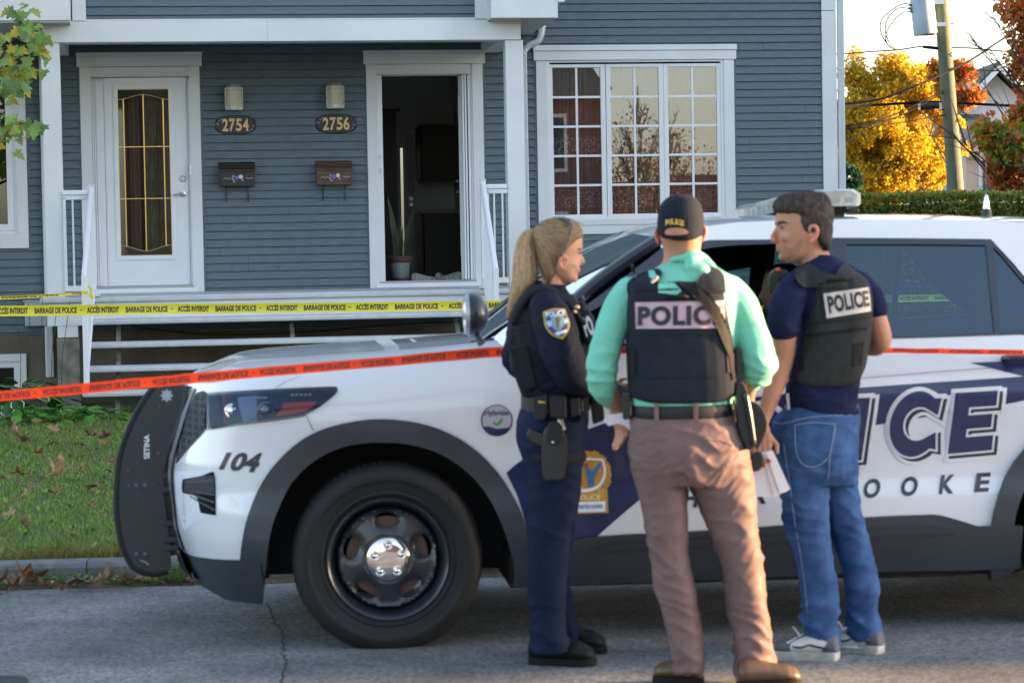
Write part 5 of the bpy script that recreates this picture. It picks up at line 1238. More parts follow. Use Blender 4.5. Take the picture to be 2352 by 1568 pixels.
# SHERBROOKE
m = MB(KF)
for ch, cx_ in zip('EKOORBREHS', (2257, 2175, 2089, 2003, 1917, 1831, 1745, 1659, 1588, 1500)):
    cy = 1107+(2257-cx_)*0.0545; w_ = {'O': 17.5, 'I': 5}.get(ch, 14); hh = 20.5 if ch == 'O' else 20; sl = 3
    text_on(m, ch, ((cx_-w_+sl, cy-hh+w_*0.05), (cx_+w_+sl, cy-hh-w_*0.05), (cx_+w_-sl, cy+hh-w_*0.05), (cx_-w_-sl, cy+hh+w_*0.05)), csm(0.003), bold=0.035)
m.build('city_lettering', M_['decalk'], car)
m = MB(KF)
text_on(m, '104', ((517, 1040), (600, 1042), (588, 1083), (505, 1076)), csm(0.003), bold=0.04, shear=0.12, step=12); m.build('unit_number', M_['decalk'], car)
# hybrid sticker
def disc(cx_, cy, rx, ry, n=36): return [(cx_+rx*math.cos(2*math.pi*k/n), cy+ry*math.sin(2*math.pi*k/n)) for k in range(n)]
stk = panel('hybrid_sticker', [P2(disc(1141, 965, 36.5, 36.5))], M_['navy'], off=0.002); panel('sticker_face', [P2(disc(1141, 964.5, 33.5, 34))], mat('grey white sticker', (0.36, 0.37, 0.42), 0.4), off=0.0032, parent=stk)
low = [p for p in disc(1141, 965, 35, 35.5, 60) if p[1] > 979]; low.sort(key=lambda p: math.atan2(p[1]-965, p[0]-1141)); panel('sticker_band', [P2(low+[(1120, 978), (1141, 984), (1165, 982)])], M_['navy'], off=0.0042, parent=stk)
m = MB(KF); text_on(m, 'Hybride', ((1113, 941), (1168, 941), (1168, 957), (1113, 957)), csm(0.0045), bold=0.02); m.build('sticker_text', M_['decalk'], stk)
panel('sticker_leaf', [P2(cr([(1133, 966), (1133, 966), (1141, 972), (1153, 958), (1153, 958), (1153, 968), (1143, 977), (1134, 973)], 3))], mat('leaf green vinyl', (0.05, 0.28, 0.05), 0.4), off=0.0045, parent=stk)
# crest
gold = mat('gold vinyl', (0.50, 0.27, 0.045), 0.4, var=0.35, vs=60); crest_o = []
for k in range(72):
    a = 2*math.pi*k/72; r = 1.0+0.045*math.sin(k*2.6)+0.03*math.sin(k*5.1); crest_o.append((1356+48*r*math.cos(a), 1090+55*r*math.sin(a)))
cr_ = panel('door_crest', [P2(crest_o)], gold, off=0.003)
panel('crest_base', [P2([(1322, 1128), (1395, 1126), (1397, 1177), (1322, 1179)])], gold, off=0.0033, parent=cr_)
panel('crest_shield_border', [P2(cr([(1330, 1057), (1386, 1053), (1386, 1053), (1392, 1085), (1380, 1115), (1352, 1128), (1328, 1122)], 3))], M_['decalw'], off=0.0045, parent=cr_)
panel('crest_shield', [P2(cr([(1330, 1060), (1382, 1057), (1382, 1057), (1386, 1085), (1375, 1110), (1352, 1121), (1328, 1116)], 3))], gold, off=0.0055, parent=cr_)
panel('crest_shield_y', [P2([(1338, 1068), (1350, 1072), (1358, 1082), (1376, 1062), (1382, 1068), (1365, 1092), (1364, 1116), (1350, 1118), (1350, 1092)])], mat('blue vinyl', (0.03, 0.14, 0.34), 0.4), off=0.0065, parent=cr_)
panel('crest_flower', [P2(disc(1346, 1067, 5, 5, 12))], mat('red vinyl', (0.4, 0.02, 0.01), 0.4), off=0.0072, parent=cr_)
m = MB(KF); text_on(m, 'POLICE', ((1325, 1137), (1378, 1135), (1378, 1146), (1325, 1148)), csm(0.0045), bold=0.02); m.build('crest_text', mat('pale gold vinyl', (0.75, 0.6, 0.35), 0.4), cr_)
panel('crest_plate', [P2([(1320, 1152), (1390, 1150), (1390, 1174), (1320, 1176)])], M_['decalw'], off=0.0045, parent=cr_)
m = MB(KF); text_on(m, 'Sherbrooke', ((1322, 1156), (1384, 1154), (1384, 1166), (1322, 1168)), csm(0.0058), bold=0.01); m.build('crest_city', bpy.data.materials['blue vinyl'], cr_)
# --- wheels
def wheel(cx_, yface, s, name_lbl=None):
    cz = HUBZ; r = 0.381
    o = KF.w(cx_, 0, 0)
    m = MB(KF)
    prof = [(0.235, 0.02), (0.25, 0.004), (0.262, -0.002), (0.264, -0.006), (0.272, -0.006), (0.274, -0.004), (0.30, -0.011), (0.318, -0.013), (0.320, -0.016), (0.330, -0.016), (0.332, -0.012), (0.348, -0.009), (0.365, 0.004), (0.377, 0.022), (0.381, 0.04), (0.381, 0.22), (0.365, 0.25), (0.235, 0.24)]
    m.lathe([(a, s*(yface+b) if s > 0 else yface+b) for a, b in prof] if s < 0 else [(a, -(yface+b)) for a, b in prof], (cx_, 0, cz), 'y', 72, closed=True)
    wl = m.build('wheel_tyre', M_['rubber'], car, smooth=50)
    sg = 1 if s < 0 else -1
    def Y(b): return sg*(yface+b)
    m = MB(KF)
    for k in range(72):   # tread blocks on the shoulder
        a = 2*math.pi*(k+0.5)/72; c_, s_ = math.cos(a), math.sin(a)
        for (b0, b1, rr) in ((0.016, 0.05, 0.3835), (0.06, 0.115, 0.385), (0.125, 0.18, 0.385)):
            V = []
            for da in (-0.030, 0.030):
                for b in (b0, b1):
                    for r2 in (0.372, rr): 
                        r3 = r2-(0.010 if (b == 0.016) else 0); V.append((cx_+math.cos(a+da)*r3, Y(b), cz+math.sin(a+da)*r3))
            m.add(V, [(1, 3, 7, 5), (0, 1, 5, 4), (2, 6, 7, 3), (0, 2, 3, 1), (4, 5, 7, 6)])
    m.build('tread', M_['rubber'], wl)
    m = MB(KF); m.lathe([(r_, Y(b)) for r_, b in ((0.237, 0.012), (0.245, 0.004), (0.240, 0.0), (0.228, 0.010), (0.222, 0.045), (0.212, 0.06), (0.208, 0.20), (0.20, 0.20), (0.203, 0.07), (0.19, 0.085))], (cx_, 0, cz), 'y', 64); 
    m2 = MB(KF); m2.lathe([(r_, Y(b)) for r_, b in ((0.240, 0.012), (0.248, 0.004), (0.243, -0.002), (0.230, 0.008), (0.222, 0.040), (0.212, 0.055), (0.208, 0.20), (0.225, 0.21), (0.236, 0.05))], (cx_, 0, cz), 'y', 64, closed=True); rim = m2.build('rim', M_['rim'], wl, smooth=50)
    # disc face with five oval windows
    outer = [(0.205*math.cos(2*math.pi*k/60), 0.205*math.sin(2*math.pi*k/60)) for k in range(60)]; holes = []
    for k in range(5):
        a0 = math.pi/2+2*math.pi*k/5; h = []
        for j in range(20):
            t = 2*math.pi*j/20; rr = 0.153+0.032*math.sin(t)-0.008*math.cos(t)**2; aa = a0+0.33*math.cos(t)*(1+0.25*math.sin(t)); h.append((rr*math.cos(aa), rr*math.sin(aa)))
        holes.append(h)
    def zf(x, y):
        rr = math.hypot(x, y); d = lerp([(0, 0.030), (0.085, 0.030), (0.10, 0.022), (0.13, 0.028), (0.18, 0.038), (0.196, 0.030), (0.205, 0.06)], rr)
        for k in range(5):
            a0 = math.pi/2+2*math.pi*k/5; 
            dd = math.hypot(x-0.153*math.cos(a0), (y-0.153*math.sin(a0))); d += 0.016*math.exp(-(dd/0.05)**4)
        return d
    bm = fill2d([outer]+holes, 0.012); m3 = MB(KF)
    bm_to(m3, bm, lambda x, y: Vector((cx_+x, Y(zf(x, y)), cz+y)), lambda x, y: Vector((cx_+x*0.985, Y(zf(x, y)+0.022), cz+y*0.985)))
    m3.build('rim_face', M_['rim'], rim, smooth=55)
    m = MB(KF); m.lathe([(0.165, Y(0.095)), (0.165, Y(0.11)), (0.01, Y(0.11))], (cx_, 0, cz), 'y', 40); m.build('brake_disc', mat('rusty brake disc', (0.13, 0.085, 0.075), 0.5, metal=0.4) if 'rusty brake disc' not in bpy.data.materials else bpy.data.materials['rusty brake disc'], wl)
    m = MB(KF); m.lathe([(r_, Y(b)) for r_, b in ((0.089, 0.034), (0.089, 0.018), (0.083, 0.011), (0.06, 0.006), (0.03, 0.003), (0.001, 0.003))], (cx_, 0, cz), 'y', 40); cap = m.build('hub_cap', M_['chrome'], wl, smooth=50)
    m = MB(KF)
    for k in range(5):
        a = math.pi/2+2*math.pi*k/5+0.02; c = (cx_+0.057*math.cos(a), 0, cz+0.057*math.sin(a)); m.lathe([(0.019, Y(0.006)), (0.018, Y(0.0)), (0.013, Y(0.002)), (0.011, Y(-0.006)), (0.005, Y(-0.012)), (0.001, Y(-0.013))], c, 'y', 14)
    m.build('lug_nuts', M_['chrome'], cap, smooth=40)
wheel(HUBX, -0.985, -1); wheel(RX, -0.975, -1); wheel(HUBX, -0.975, 1); wheel(RX, -0.975, 1)
# --- push bumper
def plate(yc, nm):
    F_ = lambda px, py: KF.px(px, py, -0.36)
    L = [F_(*p) for p in cr([(352, 890), (365, 885), (400, 884), (418, 890), (424, 903), (418, 940), (396, 1010), (379, 1070), (376, 1130), (384, 1190), (393, 1290), (387, 1312), (387, 1312), (350, 1319), (318, 1311), (296, 1292), (276, 1240), (267, 1180), (267, 1110), (273, 1050), (292, 985), (322, 930)], 4)]
    m = MB(KF); m.prism(L, yc-0.012, yc+0.012); pl = m.build(nm, mat('push bumper black', (0.022, 0.025, 0.030), 0.5, bump=0.2, bs=300, bdist=0.002) if 'push bumper black' not in bpy.data.materials else bpy.data.materials['push bumper black'], car)
    Lp = [F_(*p) for p in cr([(358, 884), (328, 926), (299, 982), (277, 1048), (270, 1110), (270, 1180), (279, 1240), (299, 1290), (322, 1309), (352, 1316), (385, 1311)], 4, False)]
    m = MB(KF); m.tube([(x, yc, z) for x, z in Lp], 0.016, 8); m.build('rubber_edge', M_['rubber'], pl, smooth=True)
    Lr = [F_(*p) for p in cr([(402, 885), (418, 888), (425, 900), (418, 940), (400, 998), (392, 1012)], 4, False)]
    m = MB(KF); m.tube([(x, yc, z) for x, z in Lr], 0.014, 8); m.build('plate_flange', M_['clad'], pl, smooth=True)
    return pl, F_
pl, F_ = plate(-0.36, 'push_bumper_plate'); pl2, _ = plate(0.36, 'push_bumper_plate')
def PL(px, py, y=-0.374): x, z = KF.px(px, py, y); return Vector((x, y, z))
m = MB(KF)
for (px, py, r) in ((314, 1114, .011), (334, 1114, .011), (295, 1115, .006), (353, 1114, .005), (314, 1272, .011), (334, 1272, .011), (364, 1041, .008), (366, 934, .005), (316, 1138, .005), (294, 1080, .006), (316, 1176, .004)):
    p = PL(px, py, -0.372); m.lathe([(r, p.y), (r*0.8, p.y-0.006), (0.001, p.y-0.007)], (p.x, 0, p.z), 'y', 12)
m.build('bolts', mat('dull bolt', (0.08, 0.10, 0.13), 0.4, metal=0.4), pl)
m = MB(KF); m.tube([PL(322, 1286), PL(334, 1290), PL(341, 1296)], 0.004, 6); m.build('lower_decal', mat('worn decal', (0.25, 0.24, 0.2), 0.6), pl)
star = []
for k in range(16):
    a = 2*math.pi*k/16; r = 16 if k % 2 == 0 else 10.5; star.append((383+r*0.98*math.sin(a), 908-r*math.cos(a)))
m = MB(KF); bm = fill2d([star]); bm_to(m, bm, lambda x, y: PL(x, y, -0.3738)); m.build('star_badge', mat('silver star decal', (0.30, 0.36, 0.38), 0.4), pl)
m = MB(KF); m.add([PL(328, 997, -0.3735), PL(345, 996, -0.3735), PL(346, 1055, -0.3735), PL(329, 1056, -0.3735)], [(0, 1, 2, 3)]); m.build('name_plate', M_['black'], pl)
m = MB(KF); text_on(m, 'SETINA', ((331, 1053), (331, 999), (343, 998), (343, 1052)), lambda x, y: PL(x, y, -0.3745), bold=0.03); m.build('plate_text', M_['decalw'], pl)
m = MB(KF)
for (pa, pb, z0_, z1_) in ((300, 392, 0.985, 1.005),): pass
xA = KF.px(330, 1000, -0.36)[0]
for z, rr in ((0.62, 0.022), (0.90, 0.018)): m.tube([(xA+0.04, -0.34, z), (xA+0.0, 0, z), (xA+0.04, 0.34, z)], rr, 8)
m.build('push_bumper_crossbar', M_['clad'], car, smooth=True)
for s in (-1, 1):
    m = MB(KF)
    for z in (0.66, 0.60, 0.46, 0.39, 0.355): m.box(xA+0.07, -0.80, s*0.36-0.02*s, s*0.36+0.02*s, z-0.012, z+0.012, 0.003)
    m.box(xA+0.085, xA+0.125, s*0.33-0.015, s*0.33+0.015, 0.33, 0.95)
    m.build('push_bumper_bracket', M_['black'], car)
# --- spotlight
sx, sz = KF.px(1093, 722, -0.86)
m = MB(KF); sp_prof = [(0.002, -0.0), (0.060, 0.002), (0.076, 0.010), (0.084, 0.03), (0.083, 0.055), (0.070, 0.085), (0.045, 0.105), (0.015, 0.112)]
m.lathe([(r*1.03, -0.05+h*0.9) for r, h in sp_prof[2:]], (sx, -0.86, sz), 'x', 36); spot = m.build('spotlight', mat('dark spotlight shell', (0.010, 0.012, 0.024), 0.38, coat=0.15), car, smooth=60)
m = MB(KF); m.lathe([(0.086, -0.030), (0.080, -0.046), (0.072, -0.042)], (sx, -0.86, sz), 'x', 36); m.build('spotlight_ring', mat('dull bezel', (0.35, 0.37, 0.42), 0.4, metal=0.6), spot, smooth=60)
m = MB(KF); m.lathe([(0.074, -0.041), (0.05, -0.052), (0.002, -0.056)], (sx, -0.86, sz), 'x', 36); m.build('spotlight_lens', mat('spot lens', (0.45, 0.50, 0.50), 0.08, metal=0.5), spot, smooth=60)
for v in (spot,) + tuple(spot.children): pass
m = MB(KF); bx_, bz_ = KF.px(1090, 795, -0.88); m.tube([(sx+0.0, -0.86, sz-0.075), (sx+0.01, -0.87, sz-0.10), (bx_+0.03, -0.88, bz_+0.01)], [0.012, 0.014, 0.018], 8); m.build('spotlight_arm', M_['black'], spot, smooth=True)
# --- light bar
lbx0, lbz = KF.px(1812, 455, -0.58); 
mlb = mat('clear light bar lens', (0.46, 0.47, 0.44), 0.18, coat=0.3, col2=(0.30, 0.30, 0.28), vs=22)
zt_lb = KF.px(1950, 434, -0.62)[1]; zb_lb = KF.px(1950, 473, -0.62)[1]
xa, xb = KF.px(1822, 450, -0.60)[0], KF.px(1977, 450, -0.60)[0]
m = MB(KF)
def lbsec(y, k, dx=0.0):
    x0, x1_ = xa+0.02*k+dx, xb-0.02*k+dx*0; tl = -0.034*(y+0.62); z0_, z1_ = zb_lb+tl, zt_lb-0.006*k+tl
    return [Vector(p) for p in ((x0, y, z0_+0.012), (x0+0.01, y, z0_), (x1_-0.01, y, z0_), (x1_, y, z0_+0.012), (x1_, y, z1_-0.02), (x1_-0.03, y, z1_), (x0+0.04, y, z1_), (x0, y, z1_-0.025))]
ys_ = [-0.62, -0.60, -0.45, -0.2, 0, 0.2, 0.45, 0.60, 0.62]
m.rings([lbsec(y, 1.0 if abs(y) > 0.61 else 0.0, (0.06 if y < 0 else 0.0)*(abs(y)/0.62)**3-0.04*(y > 0.5)) for y in ys_]); lbar = m.build('light_bar', mlb, car, smooth=35)
m = MB(KF)
for dz0, dz1, i0, yw in ((-0.02, -0.001, 0.05, 0.56), (-0.045, -0.021, 0.09, 0.5)): m.rings([[Vector((a, y, zb_lb-0.034*(y+0.62)+q)) for a, q in ((xa+i0, dz0), (xb-i0, dz0), (xb-i0, dz1), (xa+i0, dz1))] for y in (-yw, yw)]); m.build('bar_base', M_['black'], lbar)
m = MB(KF)
for k in range(9):
    y = -0.42+0.12*k; tl = -0.034*(y+0.62); m.box(xa-0.002, xa+0.002, y-0.03, y+0.03, zb_lb+0.012+tl, zb_lb+0.032+tl)
for k in range(4): x = xa+0.05+0.055*k; m.box(x, x+0.035, -0.6215, -0.62, zb_lb+0.014, zb_lb+0.036)
m.build('led_module', mat('grey led module', (0.30, 0.28, 0.26), 0.3), lbar)
m = MB(KF)
for y in (-0.45, 0.45): m.box(xb-0.10, xb-0.04, y-0.02, y+0.02, 1.70, zb_lb-0.021, 0.004); m.box(xb-0.13, xb+0.02, y-0.04, y+0.04, 1.715, 1.735, 0.006)
m.build('mount_foot', M_['black'], lbar)
m = MB(KF); m.box(xb-0.085, xb-0.005, -0.3, 0.3, zb_lb-0.06, zb_lb-0.021, 0.01); m.build('speaker_box', mat('tan grey casing', (0.36, 0.27, 0.20), 0.5), lbar)
# roof antenna
ax_, az_ = KF.px(2266, 497, -0.1)
m = MB(KF); m.lathe([(0.017, az_-0.05), (0.017, az_+0.020), (0.0165, az_+0.03), (0.014, az_+0.055), (0.008, az_+0.088), (0.004, az_+0.096)], (ax_, -0.1, 0), 'z', 16); an = m.build('antenna_base', mat('chrome antenna', (0.7, 0.72, 0.75), 0.25, metal=0.9), car, smooth=40)
m = MB(KF); m.tube([(ax_, -0.1, az_+0.09), (ax_, -0.1, az_+0.24)], 0.0007, 6); m.build('antenna_whip', mat('grey whip', (0.3, 0.3, 0.3), 0.6), an)
m = MB(KF); m.lathe([(0.024, az_-0.06), (0.022, az_+0.030), (0.017, az_+0.034)], (ax_, -0.1, 0), 'z', 16); m.build('antenna_collar', M_['black'], an)
# mirrors, handles
m = MB(KF); mx_, mz_ = KF.px(1462, 770, -1.0); m.sphere((mx_, -1.08, mz_+0.02), (0.07, 0.12, 0.085), 18, 12); mir = m.build('door_mirror', M_['gloss'], car, smooth=True)
m = MB(KF); m.box(mx_-0.03, mx_+0.05, -0.99, -0.92, mz_-0.06, mz_-0.02, 0.01); m.build('mirror_arm', M_['black'], mir)
for (px, py) in ((1800, 838), (2358, 822)):
    x, z = cs(px, py); m = MB(KF); m.tube([(x-0.10, -W_(x, z)-0.005, z), (x-0.085, -W_(x, z)-0.04, z+0.004), (x+0.085, -W_(x, z)-0.04, z+0.004), (x+0.10, -W_(x, z)-0.005, z)], 0.014, 8); m.build('door_handle', M_['gloss'], car, smooth=True)
# the mirrored parts above give a plain far side; tail lamps
for s in (-1, 1):
    m = MB(KF); m.box(3.98, 4.09, s*0.70, s*0.80, 0.98, 1.10, 0.02); m.build('tail_lamp', mat('tail lamp red', (0.3, 0.01, 0.01), 0.15) if 'tail lamp red' not in bpy.data.materials else bpy.data.materials['tail lamp red'], car)
# ------------------------------------------------------------------ tapes
tp_y = mat('yellow barricade tape', (0.72, 0.62, 0.03), 0.35, var=0.08, vs=3)
tp_o = mat('orange barricade tape', (0.85, 0.06, 0.006), 0.55, spec=0.2, var=0.1, vs=3)
ink = mat('black tape ink', (0.02, 0.015, 0.01), 0.5); ink2 = mat('dark red tape ink', (0.09, 0.010, 0.005), 0.6)
def ribbon(name, pts, mtl, label, flip=False, phase=0.0, period=1.0, sub=24, tilt=0.0, ink_off=-0.0012, textscale=(0.24, 0.76), bars=None, upto=None, twist=None):
    """pts: (px, py_top, py_bottom, Y)"""
    T = [atY(p[0], p[1], p[3]) for p in pts]; Bt = [atY(p[0], p[2], p[3]+tilt) for p in pts]
    tt = cr([tuple(v) for v in T], sub, False); bb = cr([tuple(v) for v in Bt], sub, False)
    tt = [Vector(v) for v in tt]; bb = [Vector(v) for v in bb]
    for i in range(len(tt)):
        wv = 0.0025*noise.noise(Vector((i*0.16, 1, 3))); tt[i].z += wv; bb[i].z += wv*0.7; bb[i].y += 0.006*noise.noise(Vector((i*0.11, 7, 3)))
    L = [0.0]
    for a, b in zip(tt, tt[1:]): L.append(L[-1]+(b-a).length)
    def pos(s, v, off=0.0):
        s = min(max(s, 0), L[-1]-1e-5)
        lo, hi = 0, len(L)-1
        while hi-lo > 1:
            md = (lo+hi)//2
            if L[md] <= s: lo = md
            else: hi = md
        f = (s-L[lo])/(L[hi]-L[lo]); a = tt[lo].lerp(tt[hi], f); b = bb[lo].lerp(bb[hi], f)
        p = a.lerp(b, v); p = p+Vector((0, 0.004*math.sin(v*math.pi)+off, 0)); return p
    m = MB(); V = []; Fc = []; nv = 4
    for i in range(len(tt)):
        for j in range(nv+1): V.append(pos(L[i], j/nv))
    for i in range(len(tt)-1):
        for j in range(nv):
            a = i*(nv+1)+j; Fc.append((a, a+1, a+nv+2, a+nv+1))
    m.add(V, Fc); o = m.build(name, mtl, smooth='all'); tag(o, label, 'barrier tape')
    m = MB(); s = -phase; k = 0; h0, h1 = textscale
    while s < L[-1]:
        for word, a, b in (('BARRAGE DE POLICE', 0.0, 0.46), ('-', 0.500, 0.515), ('ACCÈS INTERDIT', 0.575, 0.925)):
            s0, s1 = s+a*period, s+b*period
            if s1 < 0 or s0 > L[-1]-0.02: continue
            v0, v1 = (h0, h1)
            if flip: v0, v1 = h1, h0
            if word == '-': v0, v1 = 0.46, 0.52
            ref = word
            text_on(m, word, ((s0, v0), (s1, v0), (s1, v1), (s0, v1)), lambda x, y: pos(x, y, ink_off), bold=0.036, step=(0.03, 0.3), ref=word.replace('È', 'E'))
        s += period; k += 1
    m.v = [v for v in m.v]
    # drop the degenerate letters beyond the ends
    m.build('tape_text', ink2 if mtl is tp_o else ink, o)
    return o, pos
o1, _ = ribbon('yellow_tape', [(-2400, 716, 745, 15.5), (-260, 703, 729, 17.9), (0, 702, 726.5, 17.9), (400, 698, 721, 17.8), (800, 694.5, 716.5, 17.5), (1163, 690, 711, 17.35), (1600, 684, 703, 17.5), (2100, 677, 693, 18), (2600, 671, 686, 18.6)], tp_y,
       'wide yellow barrier tape reading BARRAGE DE POLICE stretched in front of the porch', phase=0.4176, period=0.678)
# the second yellow tape is tied to the stair post
o2, _ = ribbon('yellow_tape', [(-1400, 745, 757, 19), (-200, 690, 699, 20.6), (0, 680.5, 688, 20.9), (100, 676, 683, 21.0), (186, 670, 675.5, 21.15)], tp_y, 'narrow twisted yellow barrier tape tied to the stair post at the left of the porch', flip=True, phase=0.48, period=1.05)
m = MB()
for (px, py, ln, a) in ((192, 668, 0, 0),):
    P = [atY(x, y, 21.0) for x, y in ((186, 668), (200, 672), (203, 666), (216, 676))]
    m.add([P[0], atY(186, 674, 21.02), atY(201, 678, 20.98), P[1]], [(0, 1, 2, 3)])
    Q = [(201, 655), (207, 668), (204, 680), (212, 690), (216, 684), (210, 672), (213, 664), (205, 656)]
    m.prism([(atY(x, y, 20.95).x, atY(x, y, 20.95).z) for x, y in Q], 20.95, 20.953)
    m.prism([(atY(x, y, 20.97).x, atY(x, y, 20.97).z) for x, y in ((186, 667), (199, 670), (202, 666), (203, 675), (199, 677), (186, 673))], 20.96, 20.963)
m.build('tape_knot', tp_y, o2)
ribbon('orange_tape', [(-1600, 1000, 1030, 8.5), (-200, 911, 937, 8.9), (0, 898, 921, 9.0), (300, 870, 894, 9.1), (588, 844, 867, 9.2), (880, 820, 842, 9.4), (1165, 796, 819, 9.62), (1500, 796, 812, 9.70), (1800, 797, 811, 9.78), (1980, 798, 810, 9.82), (2150, 800, 812, 9.86), (2352, 803, 815, 9.92)], tp_o,
       'orange barrier tape running across the police car to its rear door handle', flip=True, phase=0.111, period=0.405, tilt=-0.02)
# ------------------------------------------------------------------ trees
def leafcloud(mb, centre, radii, n, size, seed, dens=None, frame=None, droop=0.3, clump=1.6):
    rnd = random.Random(seed); V = []; Fc = []; c = Vector(centre)
    made = 0; tries = 0
    while made < n and tries < n*12:
        tries += 1
        d = Vector((rnd.gauss(0, 1), rnd.gauss(0, 1), rnd.gauss(0, 1))).normalized(); rr = rnd.random()**0.45
        p = Vector((d.x*radii[0], d.y*radii[1], d.z*radii[2]))*rr
        q = noise.noise((p+c)*clump)+0.5*noise.noise((p+c)*clump*2.7)
        if q < -0.16+0.42*(rr-0.6): continue
        p = c+p
        if dens and not dens(p): continue
        s = size*rnd.uniform(0.6, 1.35); a = Vector((rnd.gauss(0, 1), rnd.gauss(0, 1), rnd.gauss(0, 1)-droop)).normalized(); b = a.orthogonal().normalized(); b.rotate(Matrix.Rotation(rnd.uniform(0, 6.28), 3, a))
        w_ = a.cross(b)*0.0+b*0.42*s; k = len(V); n_ = a.cross(b)*s*0.12
        V += [p, p+a*s*0.5+w_+n_, p+a*s, p+a*s*0.5-w_+n_]; Fc.append((k, k+1, k+2, k+3)); made += 1
    mb.add(V, Fc); return mb
def branches(m, base, height, spread, n, seed, r0=0.14, sub=4, upright=0.7):
    rnd = random.Random(seed); base = Vector(base)
    tp = base+Vector((0, 0, height*0.9)); m.tube([base, base.lerp(tp, 0.35)+Vector((rnd.uniform(-.1, .1), 0, 0)), base.lerp(tp, 0.7)+Vector((rnd.uniform(-.15, .15), 0, 0)), tp], [r0, r0*0.75, r0*0.4, r0*0.1], 8)
    for i in range(n):
        t = rnd.uniform(0.22, 0.85); p = base.lerp(tp, t); a = rnd.uniform(0, 6.28); l = spread*(1.15-t)*rnd.uniform(0.8, 1.3)
        d = Vector((math.cos(a), math.sin(a), upright*rnd.uniform(0.8, 1.6))).normalized(); q = p+d*l; mid = p+d*l*0.5+Vector((0, 0, -0.05*l)); r = r0*0.42*(1-t*0.6)
        m.tube([p, mid, q], [r, r*0.6, r*0.15], 5)
        for k in range(sub):
            u = rnd.uniform(0.3, 0.95); s = p.lerp(q, u); d2 = (d+Vector((rnd.gauss(0, .5), rnd.gauss(0, .5), rnd.gauss(0.2, .4)))).normalized(); e = s+d2*l*rnd.uniform(0.25, 0.5); m.tube([s, s.lerp(e, 0.5), e], [r*0.35, r*0.2, r*0.06], 4)
bark = mat('grey brown bark', (0.09, 0.065, 0.05), 0.9, var=0.5, vs=12)
def tree(name, label, base, height, crown, radii, n, size, lm_, seed, group=None, nb=16, **kw):
    t = thing(name, label, 'tree', base, 0, group); f = Frame(base, 0)
    m = MB(f); branches(m, (0, 0, 0), height, max(radii[0], radii[1])*0.9, nb, seed, **kw); m.build('trunk', bark, t)
    m = MB(f)
    for k, (c, r, nn) in enumerate(zip(crown, radii if isinstance(radii[0], tuple) else [radii]*len(crown), n)): leafcloud(m, c, r, nn, size, seed+k)
    m.build('crown', lm_, t); return t
ylw = leafmat('yellow autumn leaves', ['#cfa010', '#e0b61c', '#edc82c', '#f4d654', '#c7ae2c', '#b8aa38', '#e6be28'], 0.8, 0.6, 0.80)
def treeP(name, label, px, pyb, Y, clouds, size, lm_, seed, height=None, nb=18, group=None, r0=0.14, upright=1.0, sub=4):
    b = atY(px, pyb, Y); b.z = 0.1; S = FPX/Y
    t = thing(name, label, 'tree', b, 0, group); f = Frame(b, 0)
    ht = height or 6
    m = MB(f); branches(m, (0, 0, 0), ht, ht*0.42, nb, seed, r0=r0, upright=upright, sub=sub); m.build('trunk', bark, t)
    m = MB(f)
    for k, (cx_, cy, rx, rz, n) in enumerate(clouds):
        c = atY(cx_, cy, Y)-b; leafcloud(m, c, (rx/S, rx/S*0.9, rz/S), n, size, seed+k, clump=0.9)
    m.build('crown', lm_, t); return t
treeP('yellow_tree', 'tall golden yellow tree beyond the hedge beside the house corner', 2045, 480, 56, [(2040, 330, 150, 130, 26000), (1960, 270, 70, 120, 9000), (2070, 225, 110, 85, 9000), (2150, 330, 78, 90, 9000), (2010, 420, 130, 60, 9000), (1965, 160, 24, 60, 600), (2120, 390, 95, 60, 7000), (2045, 145, 45, 40, 900), (2125, 200, 60, 50, 2200)], 0.078, ylw, 11, height=4.6, nb=26, r0=0.10, upright=1.6)
red = leafmat('red and orange maple leaves', ['#b03c1c', '#cc5a24', '#dc7838', '#a8803a', '#7a8a3a', '#c86634', '#d88c44', '#92923e'], 0.55, 0.45)
grn = leafmat('turning green maple leaves', ['#6a8a2c', '#8ea436', '#c0963a', '#c8702c', '#5c7e2a', '#d08e34'], 0.55, 0.45)
t_r = treeP('red_maple', 'red and orange maple at the right edge behind the hedge', 2400, 480, 38, [(2320, 390, 60, 60, 1700), (2345, 40, 70, 70, 1100), (2360, 130, 60, 60, 1000), (2290, 310, 60, 60, 500), (2340, 270, 60, 70, 900), (2430, 200, 110, 160, 3500)], 0.085, red, 23, height=6.5, nb=20, r0=0.09, upright=0.9, sub=7)
m = MB(Frame(t_r.location, 0))
for k, (cx_, cy, rx, rz, n) in enumerate([(2260, 300, 60, 40, 450), (2320, 330, 60, 60, 900), (2275, 260, 45, 40, 350)]): leafcloud(m, atY(cx_, cy, 37.5)-t_r.location, (rx/149, rx/149, rz/149), n, 0.10, 77+k, clump=1.3)
m.build('green_leaves', grn, t_r)
treeP('small_red_maple', 'small red maple crown behind the power pole', 2190, 480, 52, [(2205, 170, 38, 34, 900), (2150, 165, 22, 30, 350), (2230, 225, 45, 30, 700), (2180, 205, 40, 25, 500)], 0.11, red, 31, height=5.2, nb=9, r0=0.06, upright=1.4)
tgreen = leafmat('dark evergreen', ['#27432f', '#335a3a', '#2a4a3c', '#3d6a4a'], 0.6, 0.2)
treeP('dark_evergreen', 'dark green conifer beside the house corner behind the hedge', 1953, 480, 44, [(1950, 420, 26, 42, 2600)], 0.09, tgreen, 41, height=2.0, nb=6, r0=0.05)
